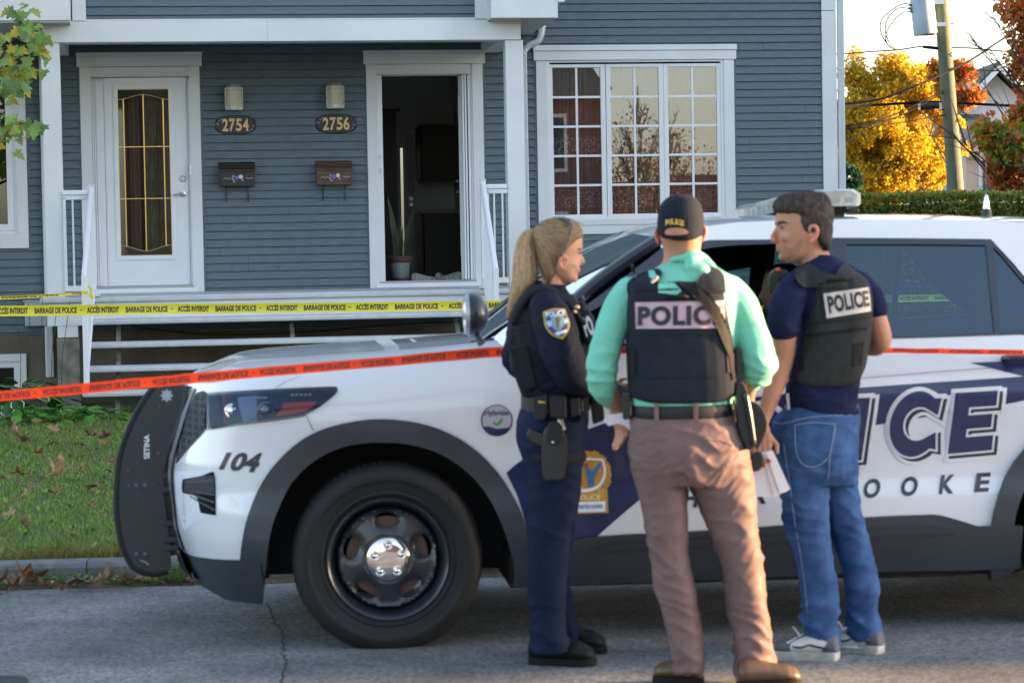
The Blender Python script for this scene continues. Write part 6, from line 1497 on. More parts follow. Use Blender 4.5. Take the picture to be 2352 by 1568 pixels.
# near maple branch hanging in at the top left
tb = atY(-260, 500, 19.2); tb.z = 0.15
mt = thing('maple_tree', 'green and yellow maple whose branch hangs in at the upper left', 'tree', tb, 0); f = Frame(tb, 0)
m = MB(f); tw = []
def bw(pts, r): 
    P = [atY(x, y, yy)-tb for x, y, yy in pts]; m.tube(P, [r*(1-0.75*i/(len(P)-1)) for i in range(len(P))], 6); return P
m.tube([(0, 0, 0), (0.05, 0, 1.6), (0.0, 0, 3.4), (0.1, 0, 5.4)], [0.09, 0.075, 0.055, 0.03], 10)
bw([(-258, 330, 19.2), (-120, 250, 19.2), (-20, 170, 19.2), (40, 70, 19.2), (55, 30, 19.2)], 0.03); bw([(-20, 170, 19.2), (20, 150, 19.2), (60, 125, 19.1)], 0.012); bw([(-258, 390, 19.2), (-120, 330, 19.2), (0, 290, 19.2), (80, 280, 19.2)], 0.02); bw([(0, 120, 19.2), (45, 80, 19.1), (90, 50, 19.1)], 0.009); bw([(30, 110, 19.2), (80, 95, 19.1)], 0.007)
m.build('trunk', bark, mt)
mleaf = leafmat('maple leaves turning', ['#7d9a4a', '#8da854', '#6b8f4a', '#8fa040', '#c0a434', '#7a9a46', '#84a05a', '#6c8f5a', '#5f8346'], 0.5, 0.35)
def maple_leaf(m, p, s, seed, V, Fc):
    rnd = random.Random(seed)
    up = Vector((rnd.gauss(0, 0.5), -1+rnd.gauss(0, 0.45), rnd.gauss(0.55, 0.5))).normalized(); a = Vector((rnd.gauss(0.5, 0.8), rnd.gauss(0, .3), -0.8+rnd.gauss(0, .5))); a = (a-up*a.dot(up)).normalized(); b = up.cross(a)
    shp = [(0, 0), (-0.10, 0.30), (-0.22, 0.52), (0.05, 0.42), (0.15, 0.75), (0.30, 0.68), (0.38, 0.42), (0.52, 0.40), (0.62, 0.55), (0.72, 0.30), (1.0, 0.16), (1.15, 0.0)]
    k = len(V); pts = shp+[(x, -y) for x, y in shp[-2:0:-1]]
    for (x, y) in pts: V.append(p+a*x*s+b*y*s*0.85+up*(s*0.18*abs(y)-0.12*s*x*x))
    n = len(pts); c = len(V); V.append(p+a*0.4*s+up*0.02*s)
    for i in range(n): Fc.append((k+i, k+(i+1) % n, c))
m = MB(f); V = []; Fc = []; random.seed(19); sd_ = 0
for (cx_, cy, rx, ry, n) in ((30, 130, 55, 55, 26), (75, 70, 30, 26, 9), (92, 110, 22, 22, 7), (20, 200, 30, 30, 12), (55, 165, 40, 25, 9), (15, 300, 35, 28, 16), (70, 285, 32, 16, 9), (40, 20, 45, 20, 5), (-60, 200, 60, 150, 60), (55, 45, 14, 22, 5)):
    for i in range(int(n*1.5)):
        p = atY(cx_+max(-1.15, min(1.15, random.gauss(0, 0.55)))*rx, cy+max(-1.2, min(1.2, random.gauss(0, 0.55)))*ry, 19.2+random.uniform(-0.35, 0.35))-tb; sd_ += 1; maple_leaf(m, p, random.uniform(0.055, 0.10), sd_, V, Fc)
for i in range(1300):
    p = Vector((random.gauss(0, 0.75)-0.35, random.gauss(0, 0.9), 3.6+random.gauss(0, 1.0))); 
    if p.x+tb.x < -4.2 and p.z > 2.3: sd_ += 1; maple_leaf(m, p, random.uniform(0.07, 0.12), sd_, V, Fc)
m.add(V, Fc); m.build('crown', mleaf, mt)
hst = leafmat('hosta leaves', ['#1f4a2c', '#2a5c30', '#3a6e34', '#48803a', '#2c5530'], 0.45, 0.25); hse = mat('cream leaf edge', (0.55, 0.60, 0.36), 0.6)
def hosta(px, py, Y, n, spread, rise, lf, label, mtl, edge=True, seed=1):
    b = atY(px, py, Y); b.z = 0.16; t = thing('hosta', label, 'plant', b, 0, 'plants at the foot of the house'); f = Frame(b, 0); rnd = random.Random(seed); m = MB(f); V = []; Fc = []; me_ = MB(f); V2 = []; F2 = []
    for i in range(n):
        a = rnd.uniform(0, 6.28); r_ = rnd.uniform(0.05, spread); z = rnd.uniform(0.02, rise); c, s = math.cos(a), math.sin(a); L = lf*rnd.uniform(0.7, 1.25); o_ = Vector((c*r_, s*r_*0.6, z)); d = Vector((c, s*0.7, rnd.uniform(-0.7, 0.3))).normalized(); q = Vector((-s, c, rnd.uniform(-.3, .3))).normalized(); up = d.cross(q)
        pr = [(0, .02), (.2, .30), (.45, .40), (.7, .30), (.9, .12), (1, 0)]; k = len(V)
        for u, w_ in pr: V += [o_+d*L*u+q*L*w_-up*L*0.10*u*u, o_+d*L*u+up*L*0.05-up*L*0.10*u*u, o_+d*L*u-q*L*w_-up*L*0.10*u*u]
        for j in range(5): Fc += [(k+3*j, k+3*j+1, k+3*j+4, k+3*j+3), (k+3*j+1, k+3*j+2, k+3*j+5, k+3*j+4)]
        if edge:
            for side in (1, -1):
                k2 = len(V2)
                for u, w_ in pr: V2 += [o_+d*L*u+side*q*L*w_-up*L*(0.10*u*u-0.012), o_+d*L*u+side*q*L*(w_*0.84)-up*L*(0.10*u*u-0.014)]
                for j in range(5): F2.append((k2+2*j, k2+2*j+1, k2+2*j+3, k2+2*j+2))
    m.add(V, Fc).build('leaves', mtl, t)
    if edge: me_.add(V2, F2).build('leaf_edges', hse, t)
    return t, f
lowg = leafmat('low green leaves', ['#2f6a22', '#4a8a2c', '#5f9a34', '#3a7428'], 0.5, 0.3)
hosta(20, 930, 21.0, 34, 0.42, 0.34, 0.17, 'white edged hosta at the left edge under the basement window', hst, True, 1)
ht_, hf_ = hosta(85, 930, 21.2, 38, 0.40, 0.36, 0.17, 'white edged hosta with tall flower stalks left of the concrete pillar', hst, True, 2)
m = MB(hf_)
for k in range(5): x = -0.15+0.09*k; m.tube([(x, 0, 0.1), (x+0.02, 0, 0.55), (x-0.02+0.03*k, 0, 0.95+0.06*(k % 3))], 0.003, 4)
m.build('flower_stalks', mat('dry green stalk', (0.05, 0.055, 0.025), 0.9), ht_)
hosta(60, 955, 20.4, 60, 0.55, 0.16, 0.12, 'low bright green leafy plant in front of the hostas', lowg, False, 3)
hosta(150, 950, 20.6, 46, 0.40, 0.14, 0.12, 'low green leafy plant at the foot of the concrete pillar', lowg, False, 4)
hosta(225, 950, 20.5, 26, 0.28, 0.12, 0.11, 'small green leafy plant beside the bottom porch step', lowg, False, 5)
# ------------------------------------------------------------------ hedge
hgA = atY(1900, 480, 31.0)
hd = thing('hedge', 'long clipped cedar hedge behind the police car', 'hedge', (hgA.x, 31.0, 0), 0); f = Frame((hgA.x, 31.0, 0), 0)
hm = leafmat('cedar sprays', ['#35521e', '#4a6f26', '#5c842c', '#708a3a', '#96703a', '#3e6022', '#a8824a', '#4e782a'], 0.6, 0.3, 1.6)
m = MB(f); HTOP = atY(2200, 446, 31.0).z
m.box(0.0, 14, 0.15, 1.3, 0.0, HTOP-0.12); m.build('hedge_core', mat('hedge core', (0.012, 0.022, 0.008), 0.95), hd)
m = MB(f); V = []; Fc = []; rnd = random.Random(8)
for i in range(46000):
    u = rnd.uniform(-0.1, 6.0) if i < 40000 else rnd.uniform(6, 14); k = rnd.random(); topz = HTOP+0.03*noise.noise(Vector((u*2, 0, 0)))-0.006*u
    if k < 0.8: p = Vector((u, 0.08+0.10*noise.noise(Vector((u*3, 0, i*0.0)))+rnd.uniform(-0.06, 0.06), topz-rnd.random()**1.2*1.5))
    else: p = Vector((u, rnd.uniform(0, 1.3), topz+rnd.uniform(-0.05, 0.03)))
    s = rnd.uniform(0.035, 0.075); a = Vector((rnd.gauss(0, .8), rnd.gauss(-0.4, .5), rnd.gauss(0.6, .6))).normalized(); b = a.orthogonal().normalized(); b.rotate(Matrix.Rotation(rnd.uniform(0, 6.28), 3, a)); j = len(V)
    V += [p, p+a*s*0.5+b*s*0.28, p+a*s, p+a*s*0.5-b*s*0.28]; Fc.append((j, j+1, j+2, j+3))
m.add(V, Fc).build('hedge_foliage', hm, hd)
# ------------------------------------------------------------------ power pole, transformer, wires
PYd = 42.0
def Q(px, py, Y=PYd): return atY(px, py, Y)
pb_, pt_ = Q(2198, 470), Q(2158, -40)
dirp = (pt_-pb_)/(pt_.z-pb_.z); base = pb_-dirp*(pb_.z); top = pb_+dirp*9.0
pole = thing('power_pole', 'greenish weathered wooden power pole behind the hedge', 'utility pole', base, 0); f = Frame(base, 0)
m = MB(f); m.tube([Vector((0, 0, 0)), (top-base)*0.5, top-base], [0.155, 0.118, 0.085], 18)
m.build('shaft', mat('weathered green pole wood', (0.12, 0.155, 0.13), 0.85, col2=(0.12, 0.13, 0.06), vs=3, stretch=(6, 6, 0.4), bump=0.6, bs=30), pole, smooth=True)
m = MB(f)
for (px, py) in ((2137, 6), (2142, 57)):
    a = Q(px, py, PYd-0.1)-base; b = Q(px+30, py-3, PYd-0.05)-base; m.box(a.x, b.x, -0.14, -0.06, a.z-0.035, a.z+0.035)
for (px, py) in ((2183, 55), (2178, 3)): p = Q(px, py, PYd)-base; m.tube([p, p+Vector((0.06, 0, 0))], 0.012, 6)
m.build('bracket', M_['steel'], pole)
ta, tb_ = Q(2116, -8, PYd-0.25), Q(2126, 80, PYd-0.25)
tr = thing('transformer', 'grey cylindrical transformer hung on the power pole', 'transformer', tb_, 0, None); ft = Frame(tb_, 0); ax = ta-tb_
m = MB(ft); r_ = 0.20
m.tube([ax*0.0, ax*0.02, ax*0.5, ax*0.93, ax*1.0, ax*1.06], [r_*0.96, r_, r_, r_, r_*1.05, r_*0.9], 32); m.build('tank', mat('pale grey tank', (0.40, 0.50, 0.58), 0.4), tr, smooth=40)
m = MB(ft); m.lathe([(r_*0.9, -0.006), (r_*0.5, -0.012), (0.001, -0.012)], (0, 0, 0), 'z', 24); m.build('tank_bottom', mat('tank underside', (0.20, 0.18, 0.14), 0.6), tr)
bpx = [(2091, 12), (2089, 20), (2093, 27)]
m = MB(ft)
for px, py in bpx: p = Q(px, py, PYd-0.3)-tb_; m.tube([p+Vector((0.12, 0.03, -0.02)), p], [0.028, 0.02], 8); m.sphere(p, 0.028, 8, 6)
m.build('bushings', mat('grey bushing', (0.18, 0.2, 0.23), 0.5, metal=0.4), tr)
wire_m = mat('dark cable', (0.010, 0.010, 0.011), 0.9, spec=0.1); wire_t = mat('brown cable', (0.10, 0.075, 0.03), 0.6)
def wire(pts, r, label, mtl=wire_m, name='overhead_wire', grp=None, n=10):
    P = [Q(*p) if len(p) == 3 else Q(p[0], p[1]) for p in pts]; m = MB(); m.tube(cr([tuple(p) for p in P], n, False), r, 6); return tag(m.build(name, mtl, smooth=True), label, 'cable', grp)
for k, pts in enumerate([[(2091, 12, 41.7), (2075, 9, 41.6), (2048, 24, 41.6), (2024, 48, 41.6), (2025, 80, 41.6), (2045, 108, 41.6), (2062, 114, 41.7)], [(2090, 20, 41.7), (2062, 20, 41.6), (2038, 45, 41.6), (2034, 75, 41.6), (2044, 100, 41.6), (2056, 113, 41.7)], [(2095, 27, 41.7), (2070, 32, 41.6), (2044, 60, 41.6), (2034, 88, 41.6), (2044, 108, 41.6), (2060, 115, 41.7)]]):
    wire(pts, 0.010, ('outermost looping brown lead left of the transformer', 'middle looping brown lead left of the transformer', 'innermost looping brown lead left of the transformer')[k], wire_t, 'transformer_lead', 'transformer leads')
for pts, r, lb in (
    ([(1880, 127, 40), (1938, 124, 40.5), (2000, 119), (2062, 115), (2120, 107), (2165, 110), (2230, 111), (2290, 117), (2420, 124, 43)], 0.013, 'upper dark wire crossing just below the transformer'),
    ([(2120, 108), (2145, 111), (2165, 113)], 0.028, 'short thick splice on the wire just below the transformer'),
    ([(1870, 240, 36), (1938, 239, 36.5), (2020, 228, 38), (2090, 203, 39.5), (2160, 173, 41), (2230, 138, 43), (2300, 92, 45), (2420, 15, 48)], 0.018, 'thick twisted cable rising to the right in front of the pole'),
    ([(1870, 248, 40), (1938, 246, 41), (2020, 241), (2110, 236), (2175, 235), (2260, 240), (2420, 248)], 0.026, 'thickest black cable running level across the pole'),
    ([(1870, 296, 38), (1938, 291, 39), (2020, 275, 40), (2085, 250, 41), (2170, 207), (2260, 165, 44), (2420, 100, 48)], 0.012, 'thin wire rising from the house corner, upper of the close pair'),
    ([(1870, 300, 38), (1938, 295, 39), (2020, 281, 40), (2085, 258, 41), (2170, 212), (2260, 172, 44), (2420, 112, 48)], 0.010, 'thin wire rising from the house corner, lower of the close pair'),
    ([(1870, 302, 38), (1938, 298, 39), (2060, 283, 41), (2178, 263)], 0.010, 'slack service wire ending at the pole below the black cable'),
    ([(1938, 289, 39), (2060, 272, 41), (2178, 250)], 0.008, 'thin service wire meeting the pole at the cable splice box'),
    ([(1938, 330, 41), (2000, 290, 42), (2060, 230, 43), (2120, 160, 44), (2160, 118)], 0.006, 'very thin slanting wire in front of the yellow tree'),
    ([(2175, 240), (2220, 262, 43), (2300, 290, 44), (2420, 340, 45)], 0.014, 'dark cable drooping to the lower right from the pole')):
    wire(pts, r, lb)
m = MB(); a, b = Q(2110, 246, 41.6), Q(2160, 242, 41.6); m.tube([a, a+(b-a)*0.04, b-(b-a)*0.04, b], [0.035, 0.056, 0.056, 0.035], 14); sb = tag(m.build('splice_box', M_['black'], smooth=40), 'black cylindrical splice box on the level cable left of the pole', 'splice box')
m = MB()
for px in (2112, 2159): p = Q(px, 244, 41.55); m.box(p.x-0.012, p.x+0.012, 41.5, 41.62, p.z-0.06, p.z+0.06)
m.build('clamp', M_['white'], sb)
# ------------------------------------------------------------------ distant houses
def clap(name, col): 
    m_ = mat(name, col, 0.6, var=0.05, vs=2); n = m_.node_tree; b = n.nodes['Principled BSDF']; tc = [x for x in n.nodes if x.type == 'TEX_COORD'][0]; wv = n.nodes.new('ShaderNodeTexWave'); wv.bands_direction = 'Z'; wv.wave_profile = 'SAW'; wv.inputs['Scale'].default_value = 1.6; n.links.new(tc.outputs['Object'], wv.inputs['Vector']); bp = n.nodes.new('ShaderNodeBump'); bp.inputs['Distance'].default_value = 0.03; n.links.new(wv.outputs[0], bp.inputs['Height']); n.links.new(bp.outputs[0], b.inputs['Normal']); return m_
wcl = clap('white clapboard', (0.66, 0.70, 0.78)); rf_ = mat('blue grey shingles', (0.07, 0.095, 0.105), 0.85, var=0.3, vs=10)
HY = 64.0; S_ = FPX/HY
def hp(px, py, Y=HY): p = atY(px, py, Y); return p.x, p.z
ho = Vector((hp(2250, 450)[0], HY, 0)); hh = thing('white_house', 'white clapboard house with grey gable roofs behind the maple trees', 'house', ho, 0); f = Frame(ho, 0)
def hpl(px, py): x, z = hp(px, py); return x-ho.x, z
m = MB(f)
ga = [hpl(2160, 480), hpl(2160, 300), hpl(2180, 290), hpl(2285, 170), hpl(2420, 300), hpl(2420, 480)]; m.prism([(ga[0][0], 0.0)]+ga[1:5]+[(ga[5][0], 0.0)], 0, 7); m.build('wall', wcl, hh)
m = MB(f)
def slope(pa, pb, t=0.18, y0=-0.4, y1=7.4, over=0.0):
    (xa, za), (xb, zb) = hpl(*pa), hpl(*pb); m.add([(xa, y0, za), (xb, y0, zb), (xb, y1, zb), (xa, y1, za), (xa, y0, za+t), (xb, y0, zb+t), (xb, y1, zb+t), (xa, y1, za+t)], [(0, 1, 2, 3), (7, 6, 5, 4), (0, 4, 5, 1), (2, 6, 7, 3), (0, 3, 7, 4), (1, 5, 6, 2)])
slope((2140, 325), (2285, 160)); slope((2285, 160), (2430, 310)); rr_ = m.build('roof', rf_, hh)
m = MB(f)
for (pa, pb) in (((2240, 200), (2287, 152)), ((2287, 152), (2335, 200))):
    (xa, za), (xb, zb) = hpl(*pa), hpl(*pb); m.add([(xa, -0.6, za-0.16), (xb, -0.6, zb-0.16), (xb, -0.6, zb), (xa, -0.6, za), (xa, -0.45, za-0.16), (xb, -0.45, zb-0.16), (xb, -0.45, zb), (xa, -0.45, za)], [(0, 1, 2, 3), (0, 4, 5, 1), (3, 2, 6, 7)])
m.build('barge_board', M_['white'], hh)
m = MB(f); (x0, z0_), (x1_, z1_) = hpl(2170, 345), hpl(2275, 262); m.add([(x0, -2.6, z0_), (x1_, -2.6, z0_), (x1_-0.2, 0, z1_), (x0+0.3, 0, z1_)], [(0, 1, 2, 3)]); m.add([(x0, -2.6, z0_-0.1), (x1_, -2.6, z0_-0.1), (x1_, 0, z0_-0.1), (x0, 0, z0_-0.1)], [(0, 3, 2, 1)]); m.build('lower_roof', rf_, hh)
m = MB(f); m.box(x0, x1_, -2.62, -2.5, z0_-0.26, z0_-0.005); m.box(x0+0.1, x1_-0.1, -2.4, -0.01, 0, z0_-0.27); lowp = m.build('porch_wall', mat('beige porch wall', (0.45, 0.38, 0.33), 0.7), hh)
for (pa, pb) in (((2216, 376), (2236, 445)), ((2290, 385), (2308, 445)), ((2098, 375), (2108, 440))):
    (xa, za), (xb, zb) = hpl(*pa), hpl(*pb); m = MB(f); m.box(xa, xb, -2.44, -2.41, zb, za); wn_ = m.build('window', mat('dark far window', (0.03, 0.035, 0.04), 0.15) if 'dark far window' not in bpy.data.materials else bpy.data.materials['dark far window'], hh); m = MB(f); m.box(xa-0.1, xb+0.1, -2.41, -2.402, zb-0.1, za+0.1); m.build('frame', M_['white'], wn_)
ho2 = Vector((hp(2120, 450, 70)[0], 70, 0)); h2 = thing('grey_roof_house', 'house with a steep dark grey roof behind the yellow tree', 'house', ho2, 0); f2 = Frame(ho2, 0)
def hq(px, py): x, z = hp(px, py, 70); return x-ho2.x, z
m = MB(f2); a, b, c, d = hq(2090, 345), hq(2185, 345), hq(2175, 190), hq(2150, 190); m.add([(a[0], 0, a[1]), (b[0]+0.6, 0, b[1]), (c[0]+0.5, 5, c[1]), (d[0], 5, d[1]), (a[0], 9, a[1]), (b[0]+.6, 9, b[1])], [(0, 1, 2, 3), (0, 3, 4), (2, 1, 5)]); m.build('roof', rf_, h2)
m = MB(f2); m.box(a[0]+0.3, b[0]+0.3, 0.3, 8, 0, a[1]); m.build('wall', mat('lilac beige wall', (0.42, 0.38, 0.38), 0.8), h2)
(xa, za), (xb, zb) = hq(2118, 385), hq(2140, 440); m = MB(f2); m.box(xa, xb, 0.25, 0.29, zb, za); m.build('window', bpy.data.materials['dark far window'], h2)
# far treeline closes the horizon behind the house (only seen from elsewhere)
# ------------------------------------------------------------------ across the street: seen only as reflections and as an added block that shades the street
br_m = mat('red brown brick', (0.20, 0.07, 0.06), 0.85, var=0.4, vs=14)
bo = Vector((8.8, -17, 0)); bh_ = thing('brick_house', 'red brown brick house across the street behind the photographer', 'house', bo, 0); f = Frame(bo, 0)
m = MB(f); m.box(-6.5, 5.75, -8, 0, 0, 6.0); m.box(5.75, 10.5, -6, -1, 0, 3.3); m.build('wall', br_m, bh_)
m = MB(f); m.add([(-7, 0.5, 5.8), (5.9, 0.5, 5.8), (5.9, -4, 8.3), (-7, -4, 8.3), (5.9, -8.5, 5.8), (-7, -8.5, 5.8)], [(0, 1, 2, 3), (3, 2, 4, 5)]); m.build('roof', M_['darkroof'], bh_)
for x in (-5, -2.2, 0.8, 3.4):
    for z in (1.2, 3.9):
        m = MB(f); m.box(x, x+1.2, 0.0, 0.05, z, z+1.4); wn_ = m.build('window', bpy.data.materials['dark far window'], bh_); m = MB(f); m.box(x-0.1, x+1.3, 0, 0.03, z-0.1, z+1.5); m.build('frame', M_['white'], wn_)
bare = leafmat('sparse brown leaves', ['#6a4a38', '#8a6444', '#9a7a50', '#5a4434'], 0.7, 0.3)
for k, (x, y, h_) in enumerate(((15.6, -17, 5.6), (17.2, -19, 5.0), (20.5, -22, 3.2))):
    t = thing('street_tree', ('half bare tree next to the brick house across the street', 'half bare tree further along the street behind the photographer', 'low orange tree down the street behind the photographer')[k], 'tree', (x, y, 0), 0, 'trees across the street'); f = Frame((x, y, 0), 0)
    m = MB(f); branches(m, (0, 0, 0), h_+1, h_*0.35, 26, 90+k, r0=0.12, upright=1.8, sub=8); m.build('trunk', bark, t); m = MB(f); leafcloud(m, (0, 0, h_*0.62), (1.5, 1.5, h_*0.36), 1100, 0.10, 60+k); m.build('crown', bare, t)
# unseen block added on the right, keeps low sun off house and car
ab = Vector((26, 10.86, 0)); sunblk = thing('sun_blocker', 'long pale unseen block added beyond the right edge to shade the street', 'sun blocker', ab, 0.0); f = Frame(ab, 0.0)
m = MB(f); m.box(0, 10, 0, 30, 0, 12.5); m.build('wall', mat('pale stucco', (0.42, 0.42, 0.42), 0.8), sunblk)
m = MB(f); m.box(-0.3, 10.3, -0.0, 30.3, 12.5, 12.8); m.build('roof', M_['darkroof'], sunblk)
for j in range(8):
    for z in (1.2, 4.2, 7.2, 10.0):
        m = MB(f); m.box(-0.03, 0.0, 1.5+j*3.6, 3.1+j*3.6, z, z+1.4); m.build('window', bpy.data.materials['dark far window'], sunblk)
# ------------------------------------------------------------------ people
def proj(p):
    d = p-O; k = FPX/d.dot(fwd); return 1176+d.dot(rgt)*k, 784-d.dot(upv)*k
def loftm(m, Z, rows, n=28, ex=2.4, sm=3):
    """rows: (py, xl, xr, depth radius, depth offset, camera-side drop in px)"""
    rows = [tuple(r)+(0,)*(6-len(r)) for r in rows]
    if sm > 1: rows = cr(rows, sm, False)
    rings = []
    for py, xl, xr, dr, dy, tl in rows:
        c = atY((xl+xr)/2, py, Z+dy); hw = abs(xr-xl)/2*(Z+dy)/FPX; ring = []
        for k in range(n):
            a = 2*math.pi*k/n; ca, sa = math.cos(a), math.sin(a)
            ring.append(c+Vector((math.copysign(abs(ca)**(2/ex), ca)*hw, math.copysign(abs(sa)**(2/ex), sa)*dr, tl*sa*Z/FPX)))
        rings.append(ring)
    return m.rings(rings)
def limb(m, Z, pts, n=14, sm=4, ratio=1.0):
    """pts: (px, py, depth offset, radius in px)"""
    q = cr(pts, sm, False); P = [atY(a, b, Z+c) for a, b, c, r in q]; r = [x[3]*Z/FPX for x in q]
    d0 = (P[0]-P[1]).normalized(); d1 = (P[-1]-P[-2]).normalized()
    P = [P[0]+d0*r[0]*0.7, P[0]+d0*r[0]*0.4]+P+[P[-1]+d1*r[-1]*0.4, P[-1]+d1*r[-1]*0.7]; r = [r[0]*0.35, r[0]*0.8]+r+[r[-1]*0.8, r[-1]*0.35]
    return m.tube(P, r, n, ratio=ratio)
def ell(m, Z, px, py, dy, rx, rz, ry):
    c = atY(px, py, Z+dy); s = (Z+dy)/FPX; return m.sphere(c, (rx*s, ry, rz*s), 20, 14)
def fuse(m, name, mtl, parent, vox=0.007, sm=6, wr=None, post=None, fac=0.5, **kw):
    me = bpy.data.meshes.new('tmp'); me.from_pydata(m.v, [], m.f); me.update()
    bm = bmesh.new(); bm.from_mesh(me); bmesh.ops.recalc_face_normals(bm, faces=bm.faces); bm.to_mesh(me); bm.free()
    o = bpy.data.objects.new('tmp', me); C.objects.link(o)
    md = o.modifiers.new('r', 'REMESH'); md.mode = 'VOXEL'; md.voxel_size = vox; md.adaptivity = 0
    if sm: s = o.modifiers.new('s', 'SMOOTH'); s.factor = fac; s.iterations = sm
    bpy.context.view_layer.update(); dg = bpy.context.evaluated_depsgraph_get()
    nm = bpy.data.meshes.new_from_object(o.evaluated_get(dg)); bpy.data.objects.remove(o); bpy.data.meshes.remove(me)
    if wr:
        N = [v.normal.copy() for v in nm.vertices]
        for v, n_ in zip(nm.vertices, N): v.co = v.co+n_*wr(v.co, n_)
    inv = wm(parent).inverted(); nm.transform(inv); nm.materials.clear(); nm.materials.append(mtl)
    nm.polygons.foreach_set('use_smooth', [True]*len(nm.polygons)); nm.name = name
    ob = bpy.data.objects.new(name, nm); C.objects.link(ob); ob.parent = parent; WM[ob.name] = wm(parent)
    if kw.get('label'): ob['label'] = kw['label']
    return ob
def ridge(p, s, k=0.0):
    q = Vector((p.x*s[0]+k, p.y*s[1], p.z*s[2])); a = noise.noise(q); return (1-abs(a)*2.2)
def folds(amp, s=(7, 7, 22), skew=0.5, seed=0, zf=None, fine=0.25):
    def f(p, n):
        z = zf(p.z) if zf else 1.0
        k1 = noise.noise(Vector((p.x*5+seed, p.y*5, p.z*4))); sk = skew*(1.2 if k1 > 0 else -1.0)*min(1.0, abs(k1)*5)
        wob = 0.05*noise.noise(Vector((p.x*9, p.y*9, p.z*6+seed)))
        r = ridge(Vector((p.x, p.y, p.z+wob+0.35*skew*p.x)), (s[0]*0.9, s[1]*0.9, s[2]*1.1), seed); r2 = ridge(Vector((p.x+wob, p.y, p.z-0.9*skew*p.x+wob)), (s[0]*1.4, s[1]*1.4, s[2]*1.9), seed+9)
        msk = 0.35+0.9*max(0, noise.noise(Vector((p.x*4, p.y*4, p.z*3.4+seed*1.7)))+0.25)
        return amp*z*msk*(max(0, r)**1.6*1.0+fine*1.6*max(0, r2)**2-0.35)
    return f
def bvh(*obs):
    V = []; Fc = []
    for o in obs:
        k = len(V); Mx = wm(o.parent) if o.parent else Matrix.Identity(4); V += [Mx @ v.co for v in o.data.vertices]; Fc += [tuple(i+k for i in p.vertices) for p in o.data.polygons]
    return BVHTree.FromPolygons(V, Fc)
def hitfn(tree, off, Zd):
    def f(px, py):
        d = ray(px, py).normalized(); h = tree.ray_cast(O, d)
        if h[0] is None:
            p, _, _, dist = tree.find_nearest(atY(px, py, Zd)); q = atY(px, py, p.y); return q-d*off
        return h[0]-d*off
    return f
def drape(name, loops, mtl, tree, Zd, parent, off=0.003, step=5, rim=0.0):
    bm = fill2d(loops if isinstance(loops[0], list) else [loops], step); m = MB(); f = hitfn(tree, off, Zd); g = hitfn(tree, off-rim, Zd) if rim else None
    bm_to(m, bm, f, g); return m.build(name, mtl, parent, smooth='all')
def drape_text(name, body, quad, mtl, tree, Zd, parent, off=0.005, **kw):
    m = MB(); text_on(m, body, quad, hitfn(tree, off, Zd), step=6, **kw); return m.build(name, mtl, parent)
def slab(name, poly, Z, dy, th, mtl, parent, bev=0.004, sm=1):
    L = [(p.x, p.z) for p in (atY(x, y, Z+dy) for x, y in (cr(poly, sm) if sm > 1 else poly))]
    m = MB(); m.prism(L, Z+dy, Z+dy+th); o = m.build(name, mtl, parent)
    if bev: b = o.modifiers.new('bevel', 'BEVEL'); b.width = bev; b.segments = 2; b.limit_method = 'ANGLE'
    return o
def person(px, Z, label): 
    b = atY(px, 1000, Z); return thing('person', label, 'person', (b.x, Z, 0), 0)
def hand(m, wrist, tip, side, Z, curl=0.5, s=1.0):
    """palm with five separate fingers; wrist, tip: (px, py, dy); side: direction of the thumb (px vector)"""
    w = atY(wrist[0], wrist[1], Z+wrist[2]); t = atY(tip[0], tip[1], Z+tip[2]); d = (t-w).normalized(); th = Vector(side).normalized(); th = (th-d*th.dot(d)).normalized(); nrm = d.cross(th)
    L = 0.185*s; pe = w+d*L*0.50
    for k in range(4):
        o_ = (k-1.5)*0.019*s; m.tube([w+th*o_*0.6, w+d*L*0.25+th*o_*0.95, pe+th*o_*1.05], [0.016*s, 0.016*s, 0.0115*s], 8)
        fl = L*(0.44, 0.50, 0.47, 0.37)[3-k if False else k]; c1 = curl*(0.5+0.08*k); p0 = pe+th*o_*1.05
        d1 = (d*math.cos(c1)+nrm*math.sin(c1)); d2 = (d*math.cos(c1*2.3)+nrm*math.sin(c1*2.3)); d3 = (d*math.cos(c1*3.2)+nrm*math.sin(c1*3.2))
        p1 = p0+d1*fl*0.42; p2 = p1+d2*fl*0.32; p3 = p2+d3*fl*0.24; m.tube([p0-d*0.01, p0, p1, p2, p3, p3+d3*0.003], [0.010*s, 0.010*s, 0.0092*s, 0.0082*s, 0.007*s, 0.003*s], 8)
    b = w+d*L*0.18+th*0.030*s; q = b+(th*0.7+d*0.8).normalized()*0.045*s; r = q+(d*0.95+nrm*0.5*curl).normalized()*0.035*s
    m.tube([w+d*L*0.08, b, q, r, r+d*0.003], [0.014*s, 0.013*s, 0.0105*s, 0.0085*s, 0.004*s], 8)
